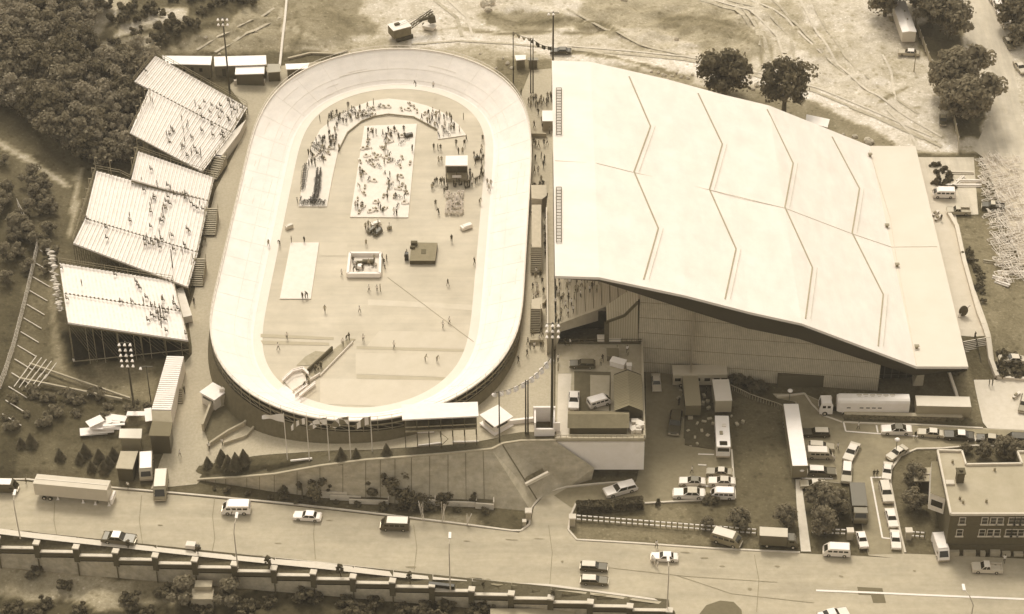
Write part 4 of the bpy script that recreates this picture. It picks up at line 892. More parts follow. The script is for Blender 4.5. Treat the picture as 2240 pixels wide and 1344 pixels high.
SAPL = tree_proto('sapling', 'young leafy sapling on the pavement behind the balustrade', .8, 2.5, .7, 14, 70, .16, 1, 91, GS5)
for x, y, s, lb in [(280,1197,.8,'scrubby sapling by the pavement below the two tone car'),(433,1210,.7,'tiny sapling behind the three wheeled cart'),(588,1238,1.1,'sapling on the pavement below the parked white van'),(745,1256,1.1,'rounded sapling on the pavement below the white sedan'),(897,1272,1.05,'slim sapling on the pavement below the minibus'),(1058,1285,.7,'faint small sapling near the middle of the pavement'),(1211,1306,.8,'small sapling near the right end of the pavement')]:
    _gc[(x,y)] = W(x,y,.15); place(SAPL, USED, x, y, lb, s*.8)
GS6 = 'scrub on the rocky ground below the balustrade'
LB = bush_proto('ravine_shrub', 'dark ragged shrub on the rocky ground below the balustrade wall', 1.7, 2.0, 9, 120, .26, 1, 21, group=GS6)
for k in range(78):
    x = rnd.uniform(-10,1080); yb = 1245+(x/1465)*120
    ym = 1189+(x-79)*.107+(66 if x < 600 else 66-(x-600)*.035)+14
    y = rnd.uniform(ym, 1410) if x > 480 or rnd.random() < .3 else rnd.uniform(max(ym,1318),1400)
    if y > 1352 and rnd.random() < .3: continue
    p = W(x, y, -7); p.z = h(p.x, p.y)
    s = rnd.uniform(.6,1.3)
    if k == 0: LB.location = p; LB.scale = (s,s,s)
    else: dup(LB, p, rnd.uniform(0,6), group=GS6).scale = (s,s,s)
for x, y, s, lb in [(400,1322,1.1,'dark tree standing left of the small concrete block in the ravine'),(500,1322,1.1,'dark tree standing right of the small concrete block in the ravine')]:
    p = W(x, y, -6.5); p.z = h(p.x,p.y); dup(STR, p, 1, lb).scale = (s,s,s)
for o in [o for o in COL.objects if o.get('label','').startswith('dark tree standing')]:
    if 'group' in o: del o['group']
GS7 = 'scattered bushes on the weedy bank at the left'
WB = bush_proto('weed_bush', 'dark ragged bush on the weedy bank above the semi trailer', 1.4, 1.3, 8, 110, .25, 0, 31, group=GS7)
for x, y in [(20,880),(60,868),(100,880),(140,872),(175,885),(230,895),(120,905),(60,905),(15,915),(170,905),(240,915),(90,930),(30,930),(305,880),(300,900),(200,870),(320,890)]: place(WB, USED, x+rnd.uniform(-10,10), y+rnd.uniform(-5,5), None, rnd.uniform(.5,1.5), group=GS7)
GR = 'boulders lying on the dirt ground'
rb_ = MB(); rr = random.Random(2); rb_.sphere((0,0,.2), .8, 9, 6)
rb_.v = [(x*(1+rr.uniform(-.2,.2)), y*(1+rr.uniform(-.2,.2))*.8, z*(1+rr.uniform(-.25,.2))*.8) for x,y,z in rb_.v]
rock = tag(rb_.build('boulder', mat('rock', .52, .2, 1.5, bump=.3)), 'pale boulder lying on the dirt ground behind the arena', 'boulder', GR)
for k, (x, y, s) in enumerate([(1062,12,2.0),(1075,8,1.8),(1068,22,1.3),(1605,117,1.6),(1480,87,.8),(1655,188,1),(1670,192,.8),(1647,196,.7),(1440,160,.7),(1452,166,.9),(1470,168,.7),(1490,170,.8),(1505,172,.7),(1430,168,.6),(1700,195,.6),(1365,2,1),(1640,170,.7),(1685,200,.7),(1870,300,.9),(1900,312,1.6),(1845,295,.6),(1460,175,.6),(1515,165,.6),(1425,158,.5),(1110,140,.9),(1120,150,.7),(1100,128,.6),(1085,150,.6),(1050,118,.5),(1480,160,.5),(480,120,.6),(560,70,.5),(450,85,.7)]):
    g = G(x, y); o = rock if k == 0 else dup(rock, group=GR); o.location = g; o.rotation_euler = (0,0,rnd.uniform(0,6)); o.scale = (s,s*rnd.uniform(.7,1.1),s*.8)
# ---------------------------------------------------------------- vehicles
M_gl = mat('car_glass', .03, .1, 1, rough=.12, spec=.6); M_tyre = mat('tyre', .03, .1, 3); M_chrome = mat('chrome', .55, .05, 3, rough=.25, metal=.6)
M_hub = mat('hubcap', .5, .05, 3, rough=.3)
def paint(v): return mat('paint_%02d' % int(v*100), v, .04, .6, rough=.35, spec=.5)
def profile(mb, pts, w, mi=0, inset=0.0):
    "side profile polygon (x,z) extruded across y"
    n = len(pts); a = [(x,-w/2,z) for x,z in pts]; b = [(x,w/2,z) for x,z in pts]
    return mb.add(a+b, [tuple(range(n)), tuple(range(n,2*n))[::-1]]+[(i,n+i,n+(i+1)%n,(i+1)%n)[::-1] for i in range(n)], mi)
def wheels(t, xs, w, r=.34, wd=.24):
    for x in xs:
        for s in (-1,1):
            m = MB(); y = s*(w/2-.1); m.tube((x,y-wd/2,r),(x,y+wd/2,r), r, n=14); o = m.build('wheel', M_tyre, t)
            m = MB(); m.tube((x,y+s*(wd/2),r),(x,y+s*(wd/2+.02),r), r*.5, n=10); m.build('hubcap', M_hub, o)
def glasshouse(t, b0, b1, t0, t1, zb, zt, wb, wt, rt, rooft=None):
    g = MB(); g.add([(b0,-wb/2,zb),(b1,-wb/2,zb),(b1,wb/2,zb),(b0,wb/2,zb),(t0,-wt/2,zt),(t1,-wt/2,zt),(t1,wt/2,zt),(t0,wt/2,zt)],
        [(3,2,1,0),(4,5,6,7),(0,1,5,4),(1,2,6,5),(2,3,7,6),(3,0,4,7)]); o = g.build('glasshouse', M_gl, t)
    r = MB(); r.box(((t0+t1)/2,0,zt+.04),(abs(t1-t0)+.1,wt+.08,.09)); r.build('roof', paint(rooft), t, bevel=.03)
    p = MB(); n = 3
    for s in (-1,1):
        for k in range(n):
            f = k/(n-1); a = b0+(b1-b0)*f; c = t0+(t1-t0)*f; p.beam((a,s*(wb/2+.01),zb),(c,s*(wt/2+.01),zt),.09,.05)
    p.build('window_pillars', paint(rt), o)
def make_car(kind, v, roof=None):
    "front is +x"
    roof = v if roof is None else roof; t = thing('parked_car', 'x', 'car', (0,0,-50)); P = paint(v); b = MB()
    if kind in ('sedan','coupe','convertible','wagon','compact','pickup'):
        L_ = {'compact':4.3,'pickup':5.4}.get(kind, 5.5); W_ = 1.72 if kind == 'compact' else 1.98; k = L_/5.5
        if kind == 'pickup':
            profile(b, [(-2.7,.35),(2.65,.3),(2.7,.62),(2.6,.95),(1.25,1.05),(-.55,1.08),(-.56,.62),(-2.55,.6),(-2.56,1.08),(-2.7,1.08)], W_)
            for s in (-1,1): b.box((-1.6,s*(W_/2-.07),.85),(2.2,.12,.46))
            b.build('body', P, t, bevel=.05); glasshouse(t, -.5,1.15,-.35,.6,1.05,1.62,W_-.12,W_-.42,v,roof)
        else:
            profile(b, [(-2.7*k,.38),(-2.2*k,.28),(2.2*k,.26),(2.68*k,.34),(2.75*k,.62),(2.65*k,.84),(1.0*k,.95),(-1.6*k,.98),(-2.55*k,.93),(-2.75*k,.80)], W_)
            b.build('body', P, t, bevel=.07)
            if kind == 'convertible':
                m = MB(); m.box((-.3,0,1.0),(2.0,1.5,.12)); m.build('cabin', mat('upholstery', .12), t); m = MB(); m.box((.85,0,1.15),(.06,1.5,.38)); m.build('windscreen', M_gl, t)
                m = MB(); m.box((-1.2,0,1.08),(.7,1.6,.24)); m.build('folded_top', paint(roof), t, bevel=.05)
            else:
                b0 = {'wagon':-2.6,'coupe':-1.75,'compact':-2.1*k,'sedan':-1.85}[kind]; t0 = {'wagon':-2.35,'coupe':-1.0,'compact':-1.4*k,'sedan':-1.3}[kind]
                glasshouse(t, b0*k if kind != 'compact' else b0, .98*k, t0*k if kind != 'compact' else t0, .25*k, .95, 1.42, W_-.14, W_-.5, v, roof)
        for x, nm in ((2.78*k,'bumper'),(-2.78*k,'bumper')):
            m = MB(); m.box((x,0,.45),(.12,W_-.06,.16)); m.build(nm, M_chrome, t, bevel=.03)
        for s in (-1,1):
            m = MB(); m.box((2.74*k,s*.68,.66),(.06,.34,.16)); m.build('headlight', M_hub, t)
        wheels(t, (1.7*k,-1.65*k), W_)
    elif kind in ('van','minibus','delivery'):
        L_ = {'van':4.9,'minibus':5.3,'delivery':5.6}[kind]; W_ = 2.05; H_ = {'van':2.05,'minibus':2.1,'delivery':2.5}[kind]; x1_ = L_/2; x0_ = -x1_
        profile(b, [(x0_,.4),(x1_-.1,.32),(x1_,.7),(x1_-.18,1.12),(x1_-.85,H_-.35),(x1_-1.15,H_-.12),(x0_+.12,H_-.08),(x0_,1.2)], W_)
        b.build('body', P, t, bevel=.09)
        m = MB(); m.box(((x0_+x1_)/2-.5,0,H_-.04),(L_-1.4,W_-.16,.1)); m.build('roof', paint(roof), t, bevel=.04)
        m = MB(); m.add([(x1_-.17,-.82,1.16),(x1_-.17,.82,1.16),(x1_-.79,.74,H_-.38),(x1_-.79,-.74,H_-.38)],[(0,1,2,3)]); m.v = [(x+.035,y,z+.02) for x,y,z in m.v]; m.build('windscreen', M_gl, t)
        n = 4 if kind != 'delivery' else 1
        for s in (-1,1):
            for k in range(n):
                m = MB(); m.box((x1_-1.2-k*.98, s*(W_/2+.005), 1.48),(.78,.03,.42)); m.build('window', M_gl, t)
        m = MB(); m.box((x0_-.005,0,1.45),(.03,1.5,.42)); m.build('rear_window', M_gl, t)
        for x in (x1_+.05, x0_-.05):
            m = MB(); m.box((x,0,.48),(.12,W_-.08,.18)); m.build('bumper', M_chrome, t, bevel=.03)
        wheels(t, (x1_-1.0, x0_+1.0), W_, .36)
    elif kind in ('boxtruck','flatbed'):
        W_ = 2.3; c = MB(); profile(c, [(1.7,.5),(3.6,.45),(3.65,1.3),(3.3,1.45),(3.0,2.2),(1.7,2.25)], W_-.2); c.build('cab', P, t, bevel=.08)
        m = MB(); m.add([(3.33,-.9,1.5),(3.33,.9,1.5),(3.03,.8,2.15),(3.03,-.8,2.15)],[(0,1,2,3)]); m.v = [(x+.03,y,z) for x,y,z in m.v]; m.build('windscreen', M_gl, t)
        for s in (-1,1):
            m = MB(); m.box((2.45, s*(W_/2-.095), 1.8),(.9,.03,.5)); m.build('window', M_gl, t)
        if kind == 'boxtruck':
            m = MB(); m.box((-1.1,0,1.95),(5.3,W_+.1,2.5)); bx = m.build('cargo_box', P, t, bevel=.04)
            m = MB(); m.box((-1.1,0,3.22),(5.34,W_+.14,.08)); m.build('roof', paint(roof), bx)
        else:
            m = MB(); m.box((-1.3,0,1.5),(5.4,W_+.1,1.5)); m.build('cargo_bed', paint(roof), t, bevel=.04)
        m = MB(); m.box((0,0,.62),(7.0,1.0,.2)); m.build('chassis', M_tyre, t)
        wheels(t, (2.75,-2.2), W_, .46)
    return t
CARS = {}
def car(kind, f, r, label, v=.7, roof=None, cat='car', name='parked_car', group=None, dz=0, zf=None, ls=True):
    "f, r: photo pixels of the ground under front and rear ends"
    key = (kind, v, roof)
    a, b = (G(*f), G(*r)) if zf is None else (W(f[0],f[1],zf), W(r[0],r[1],zf)); c = (a+b)/2
    an = math.atan2(a.y-b.y, a.x-b.x); ln_ = {'compact':4.3,'pickup':5.4,'van':4.9,'minibus':5.3,'delivery':5.6,'boxtruck':7.4,'flatbed':7.4}.get(kind,5.5)
    s = max(.86, min(1.14, (a-b).length/ln_)) if ls else 1
    if key not in CARS: CARS[key] = make_car(kind, v, roof); o = CARS[key]
    else: o = dup(CARS[key])
    o.location = (c.x, c.y, c.z+.1+dz); o.rotation_euler = (0, -math.atan2(a.z-b.z, (a.xy-b.xy).length), an); o.scale = (s,s,s); o['label'] = label; o['category'] = cat; o.name = name
    if group: o['group'] = group
    elif 'group' in o: del o['group']
    return o
car('van',(487,1120),(548,1120),'white panel van with side windows parked at the kerb below the sloping wall',.82,.86,'van','parked_van')
car('sedan',(643,1133),(703,1137),'pale sedan driving at the kerb right of the white panel van',.80,.85)
car('minibus',(833,1155),(895,1157),'dark minibus with pale roof at the kerb below the planters',.10,.62,'minibus','minibus')
car('coupe',(297,1188),(225,1181),'two tone car with dark sides beside the pavement at lower left',.14,.75)
car('sedan',(1425,1223),(1481,1225),'white rounded sedan by the kerb below the white dashed fence',.78,.84)
car('wagon',(1327,1247),(1271,1244),'upper of two dark wagons with pale roofs on the road',.10,.52)
car('wagon',(1330,1277),(1270,1274),'lower of two dark wagons with pale roofs on the road',.13,.55)
car('pickup',(2125,1248),(2191,1250),'pale pickup truck parked below the brick building',.58,.7,'pickup')
car('delivery',(2064,1232),(2048,1185),'white van parked nose down beside the brick building end wall',.80,.84,'van','parked_van')
car('coupe',(1855,1344),(1790,1358),'white car cut by the bottom edge below the road patches',.72,.76)
car('van',(1800,1211),(1858,1214),'white van parked by the road below the fenced yard',.78,.84,'van','parked_van')
car('compact',(1890,1205),(1880,1170),'small white car at the mouth of the lane below the stake truck',.74,.82)
car('sedan',(1938,1052),(1942,1021),'pale sedan at the top of the row along the curved lawn',.62,.72)
car('wagon',(1943,1106),(1932,1061),'pale wagon second from the top of the row along the curved lawn',.55,.62)
car('sedan',(1954,1160),(1944,1119),'white sedan third from the top of the row along the curved lawn',.72,.78)
car('sedan',(1960,1207),(1956,1166),'white sedan at the bottom of the row along the curved lawn',.7,.8)
car('flatbed',(1882,1160),(1872,1075),'dark covered truck parked in the lane beside the fenced yard',.16,.09,'truck','covered_truck')
car('wagon',(1850,1062),(1853,1020),'wagon with white roof parked head down in the middle of the lot',.35,.80)
car('sedan',(1852,1014),(1872,976),'pale sedan standing askew above the white roofed wagon',.60,.70)
car('coupe',(1944,1008),(1980,984),'pale coupe parked diagonally at the tip of the curved lawn',.50,.62)
car('wagon',(1756,952),(1814,953),'dark wagon with pale roof, topmost of those beside the long white trailer',.07,.60)
car('wagon',(1824,984),(1768,980),'grey wagon partly hidden behind the pale minibus by the long white trailer',.38,.6)
car('minibus',(1820,1001),(1764,999),'pale minibus second in the column right of the long white trailer',.50,.75,'minibus','minibus')
car('wagon',(1828,1039),(1766,1036),'big dark wagon with white roof, third by the long white trailer',.12,.78)
car('coupe',(1752,1065),(1804,1065),'mottled pale coupe at the bottom of the column above the fenced yard',.4,.6)
car('coupe',(1927,946),(1994,947),'white coupe with dark soft roof in the bays below the stone wall',.80,.10)
car('sedan',(2012,951),(2058,955),'grey sedan second in the bays below the stone wall',.48,.66)
car('coupe',(2064,957),(2130,962),'dark sedan with white roof third in the bays below the stone wall',.06,.8)
car('sedan',(2138,963),(2188,968),'low dark sedan fourth in the bays below the stone wall',.07,.45)
car('minibus',(2200,968),(2256,972),'black minibus cut by the right edge at the end of the bays',.035,.06,'minibus','minibus')
car('sedan',(1437,861),(1434,824),'pale sedan parked against the foot of the ribbed arena wall',.55,.65)
car('wagon',(1473,957),(1480,908),'dark wagon driving down the lot beside the film trailers',.07,.09)
car('wagon',(1323,1086),(1390,1068),'white station wagon turning at the bend of the drive',.80,.84)
car('coupe',(1545,1037),(1602,1040),'pale car with dark sides at the top of the lower parking rows',.30,.6)
car('sedan',(1486,1058),(1542,1060),'white sedan with dark roof left of centre in the lower parking rows',.75,.12)
car('sedan',(1549,1058),(1608,1060),'white sedan behind the round white van in the lower parking rows',.72,.5)
car('sedan',(1472,1085),(1542,1087),'long white sedan with grey roof in the front parking row',.76,.45)
car('van',(1554,1087),(1606,1089),'round white van at the right end of the front parking row',.84,.87,'van','parked_van')
car('wagon',(1246,802),(1302,803),'dark wagon parked on the roof terrace beneath the concourse',.09,.10,zf=8.45)
car('van',(1331,880),(1290,892),'white van parked at an angle on the tarpaulin of the roof terrace',.80,.86,'van','parked_van',zf=8.5)
car('compact',(1254,905),(1256,862),'small white car on the terrace beside the tarpaulin',.78,.8,zf=8.5)
car('van',(2040,430),(2088,431),'white van parked beside the shrub bed at the arena corner',.8,.85,'van','parked_van')
car('pickup',(2070,467),(2122,468),'grey pickup truck below the shrub bed',.40,.45,'pickup')
car('pickup',(2152,455),(2192,458),'dark pickup loaded with scrap by the scaffolding heap',.06,.5,'pickup')
car('sedan',(1966,119),(2009,122),'white topped car parked at the foot of the white trailer near the top',.45,.8)
car('sedan',(1213,117),(1240,117),'dark car parked beyond the arena roof by the tall mast',.06,.10)
car('sedan',(2176,8),(2160,-22),'pale car at the top of the row parked on the side street',.65,.75)
car('sedan',(2192,38),(2178,6),'white car second in the row parked on the side street',.78,.82)
car('wagon',(2204,66),(2188,40),'pale wagon third in the row parked on the side street',.6,.7)
car('sedan',(2214,112),(2200,86),'dark car half hidden by the small street tree',.15,.5)
car('coupe',(2240,165),(2222,140),'pale car by the right edge near the top',.5,.6)
car('compact',(2062,279),(2062,257),'small dark vehicle beside the long fence below the utility pole',.08,.3)
car('van',(321,1056),(322,1004),'white roofed van parked nose down beside the brown shed',.45,.78,'van','parked_van')
car('delivery',(351,1100),(356,1048),'tall grey van parked nose down on the path by the kerb',.30,.45,'van','parked_van')
car('delivery',(38,1074),(-15,1073),'pale topped van cut by the left edge of the road',.10,.72,'van','parked_van')
car('van',(1620,1196),(1558,1178),'brown van with pale roof parked askew on the verge',.22,.62,'van','parked_van')
car('boxtruck',(1745,1195),(1660,1190),'dark box truck with ribbed pale roof parked on the verge',.10,.46,'truck','box_truck')
car('sedan',(2185,790),(2240,793),'pale car on the plaza by the right edge above the shrubs',.5,.6)
car('wagon',(2236,905),(2244,872),'dark trimmed car cut by the right edge of the plaza',.25,.5)
# three wheeled cart
ct = thing('three_wheeled_cart', 'small pale three wheeled cart standing by the pavement', 'cart', G(422,1200), math.radians(-8))
m = MB(); m.box((-.3,0,.75),(1.7,1.25,.8)); m.build('cargo_box', M_offw, ct, bevel=.06); m = MB(); m.box((.9,0,.5),(.7,.9,.3)); m.build('footwell', M_darkm, ct)
m = MB(); m.beam((1.15,0,.4),(1.0,0,1.15),.08); m.beam((1.0,-.35,1.15),(1.0,.35,1.15),.06); m.build('handlebar', M_darkm, ct); m = MB(); m.box((.45,0,.95),(.35,.5,.2)); m.build('seat', M_black, ct)
for p in ((1.2,0),(-.6,.5),(-.6,-.5)):
    m = MB(); m.tube((p[0],p[1]-.08,.28),(p[0],p[1]+.08,.28),.28,n=12); m.build('wheel', M_tyre, ct)
# ---- trailers and big trucks
def trailer(name, label, f, r, L_, W_, H_, v, roof, floor=.9, cat='trailer', wheel=True, zf=None, gable=0, ribs=0, wins=(), round_=0.05, rise=0):
    a, b = (G(*f), G(*r)) if zf is None else (W(f[0],f[1],zf), W(r[0],r[1],zf)); c = (a+b)/2; an = math.atan2(a.y-b.y, a.x-b.x)
    if L_ is None: L_ = (a.xy-b.xy).length
    t = thing(name, label, cat, (c.x,c.y,c.z+.08), an)
    m = MB(); m.box((0,0,floor+H_/2),(L_,W_,H_)); bd = m.build('body', v if not isinstance(v,float) else paint(v), t, bevel=round_)
    m = MB()
    if gable: m.add([(-L_/2,-W_/2-.1,floor+H_),(L_/2,-W_/2-.1,floor+H_),(L_/2,W_/2+.1,floor+H_),(-L_/2,W_/2+.1,floor+H_),(-L_/2,0,floor+H_+gable),(L_/2,0,floor+H_+gable)],[(0,1,5,4),(2,3,4,5),(1,2,5),(3,0,4)])
    else: m.box((0,0,floor+H_+.045),(L_+.06,W_+.06,.09))
    for k in range(ribs): m.box((-L_/2+L_*(k+.5)/ribs,0,floor+H_+.11),(.08,W_,.05))
    m.build('roof', roof if not isinstance(roof,float) else paint(roof), t)
    for (x, z, w_, h_) in wins:
        for s in (-1,1):
            m = MB(); m.box((x, s*(W_/2+.01), z),(w_,.04,h_)); m.build('window', M_gl, t)
    if wheel:
        wheels(t, (-L_/2+1.6, -L_/2+2.7) if L_ > 8 else (-.4,), W_, .42 if L_ > 8 else .34)
        if floor > .6:
            m = MB(); m.box((0,0,floor-.12),(L_*.96,1.1,.2)); m.build('chassis', M_tyre, t)
        m = MB()
        for s in (-1,1): m.beam((L_/2-2.2 if L_ > 8 else L_/2-.5,s*.7,0),(L_/2-2.2 if L_ > 8 else L_/2-.5,s*.7,floor),.12)
        m.build('landing_gear', M_darkm, t)
    return t, L_
t, L_ = trailer('semi_trailer','long grey green semi trailer parked along the upper kerb at lower left',(243,1098),(83,1083),None,2.5,2.7,.56,mat('trailer_roof', .60, .05, .4),1.1)
m = MB(); m.box((0,0,1.1+2.7+.13),(L_-.2,.12,.08)); m.build('roof_ridge', paint(.6), t)
m = MB(); m.box((L_/2+.5,0,1.0),(.35,2.5,1.1)); m.box((L_/2+.3,0,.9),(.5,.4,.2)); m.build('tail_board', M_white, t)
t, L_ = trailer('canteen_trailer','long pale trailer with dark windows against the foot of the arena wall',(1588,838),(1470,838),None,2.8,2.6,.42,.56,.5,wins=[(x,1.9,1.1,.7) for x in (-4.2,-2.6,-.5,1.4,3.2,4.6)])
trailer('workshop_trailer','grey ribbed roofed trailer standing end on, between the two white ones',(1515,917),(1508,845),None,2.9,2.4,.16,mat('ribbed_grey', .30, .12, 1.5, kind='bandx'),.6,cat='trailer')
trailer('equipment_trailer','white roofed box trailer with panelled end, right of the ribbed grey one',(1581,910),(1574,862),None,3.1,2.8,.40,.74,.7)
t, L_ = trailer('motorhome','long white motorhome standing end on at the kerb of the lot',(1581,1005),(1577,937),None,2.5,2.3,.82,.86,.6)
m = MB(); m.box((L_/2-.9,0,3.0),(1.1,1.4,.1)); m.build('skylight', M_gl, t); m = MB(); m.box((L_/2+.02,0,2.2),(.06,2.1,.8)); m.build('windscreen', M_gl, t); m = MB(); m.box((L_/2+.12,0,.55),(.2,2.4,.3)); m.build('bumper', M_chrome, t)
m = MB(); m.box((-1.5,.3,3.1),(.7,.7,.25)); m.build('roof_unit', M_offw, t, bevel=.05); m = MB(); m.box((.6,-.3,3.1),(.9,.6,.18)); m.build('roof_hatch', M_metal, t, bevel=.03)
t, L_ = trailer('long_trailer','very long narrow white trailer standing end on beside the footpath',(1747,1052),(1727,918),None,2.7,2.9,.22,.86,.7)
trailer('box_trailer','grey sided box trailer with pale roof above the stone wall',(2000,906),(2118,908),None,2.9,2.6,.34,.60,.5)
t, L_ = trailer('house_trailer','white mobile home with ribbed sides near the top right corner',(1986,100),(1963,28),None,3.1,2.6,.6,.86,.6,gable=.25)
for x in (-2,1.5):
    m = MB(); m.box((x,.5,3.45),(.5,.3,.2)); m.build('roof_vent', M_metal, t)
m = MB(); m.box((-L_/2+3,-2.0,.4),(1.6,1.0,.5)); m.build('doorstep', M_grey, t)
# articulated white truck
a, b = G(1985,903), G(1828,903); c = (a+b)/2; L_ = (a-b).length
t = thing('articulated_truck','white articulated truck with rounded trailer parked above the stone wall','truck',(c.x,c.y,c.z+.1),math.atan2(b.y-a.y,b.x-a.x))
m = MB(); pr = [(-1.25,1.0),(1.25,1.0),(1.25,3.2),(1.05,3.7),(.6,3.95),(-.6,3.95),(-1.05,3.7),(-1.25,3.2)]
n = len(pr); m.add([(-L_/2,y,z) for y,z in pr]+[(L_/2-.5,y,z) for y,z in pr]+[(L_/2,y*.86,z*.9+.2) for y,z in pr], [(i,(i+1)%n,n+(i+1)%n,n+i)[::-1] for i in range(n)]+[(n+i,n+(i+1)%n,2*n+(i+1)%n,2*n+i)[::-1] for i in range(n)]+[tuple(range(n)),tuple(range(2*n,3*n))[::-1]])
tb_ = m.build('trailer_body', paint(.84), t); 
for x in (-1.2,-.1,1.0,2.2,4.6):
    for s in (-1,1):
        m = MB(); m.box((x,s*1.262,2.1),(.7,.03,.22)); m.build('window', M_gl, tb_)
m = MB(); m.box((0,0,.75),(L_-2,2.3,.5)); m.build('side_skirt', paint(.7), t)
m = MB(); 
for k in range(6): m.box((-3.6+k*1.25,-.45+.1*(k%2),3.97),(.95,.35,.02)); m.box((-3.6+k*1.25,.1,3.97),(.6,.12,.02))
m.build('roof_lettering', mat('faded_lettering', .55, .1, 2), tb_)
wheels(t, (-L_/2+2.2, L_/2-1.6), 2.5, .5)
m = MB(); profile(m, [(L_/2+.9,.55),(L_/2+3.1,.5),(L_/2+3.2,1.6),(L_/2+2.9,2.9),(L_/2+1.1,2.95),(L_/2+.9,2.6)], 2.35); cb_ = m.build('cab', paint(.84), t, bevel=.12)
m = MB(); m.add([(L_/2+3.2,-1.0,1.7),(L_/2+3.2,1.0,1.7),(L_/2+2.96,.95,2.7),(L_/2+2.96,-.95,2.7)],[(0,1,2,3)]); m.v = [(x+.06,y,z) for x,y,z in m.v]; m.build('windscreen', M_gl, cb_)
for s in (-1,1):
    for x in (L_/2+1.5, L_/2+2.4):
        m = MB(); m.box((x,s*1.185,2.15),(.6,.03,.55)); m.build('window', M_gl, cb_)
wheels(t, (L_/2+2.2,), 2.4, .5)
m = MB(); m.box((L_/2+.5,0,.75),(1.4,1.0,.25)); m.build('coupling', M_tyre, t)
# crane excavator
g = G(880,82); t = thing('crane_excavator','old cable excavator with pale cab roof and lattice boom on the dirt ground','excavator',g,math.radians(28))
for s in (-1,1):
    m = MB(); m.box((0,s*1.3,.5),(4.2,.75,1.0)); m.build('track', M_darkm, t, bevel=.2)
m = MB(); m.box((-.6,0,2.2),(4.4,3.2,2.2)); cb_ = m.build('cab', mat('machine_paint', .20, .2, 1), t, bevel=.08)
m = MB(); m.box((-.6,0,3.35),(4.6,3.4,.14)); m.build('roof', paint(.72), cb_)
for y in (-1.0,.1,1.1):
    m = MB(); m.box((1.62,y,2.5),(.04,.6,.7)); m.build('window', M_gl, cb_)
m = MB(); m.box((-1.0,.4,3.6),(1.2,.7,.4)); m.build('exhaust_box', M_dark, cb_)
bm_ = MB()
for y in (-.45,.45):
    for z0,z1 in ((1.6,4.4),(2.2,5.0)): bm_.beam((1.4,y,z0),(7.8,y,z1),.14)
for k in range(8):
    f = k/8; f2 = (k+1)/8
    for y in (-.45,.45): bm_.beam((1.4+6.4*f,y,1.6+2.8*f),(1.4+6.4*f2,y,2.2+2.8*f2),.08)
    bm_.beam((1.4+6.4*f,-.45,2.2+2.8*f),(1.4+6.4*f,.45,2.2+2.8*f),.08)
bm_.build('boom', M_dark, t); m = MB(); m.box((5.6,0,3.2),(2.6,.5,.5)); m.box((7.6,0,2.8),(1.5,1.4,1.7), taper=.8); m.build('bucket', M_dark, t)
m = MB()
for y in (-.3,.3): m.beam((-.6,y,3.5),(7.6,y,5.0),.04)
m.build('cable', M_darkm, t)
t = thing('dumper_bucket','pale discarded bucket beside the old excavator','bucket',G(940,64),math.radians(-20))
m = MB(); m.box((0,0,.6),(2.4,1.6,1.0), taper=1.25); m.build('bin', M_offw, t, bevel=.1); m = MB(); m.box((-1.5,.5,.7),(.9,.5,.5)); m.beam((-1.4,.3,.9),(-.8,0,1.0),.2); m.build('arm', M_dark, t)
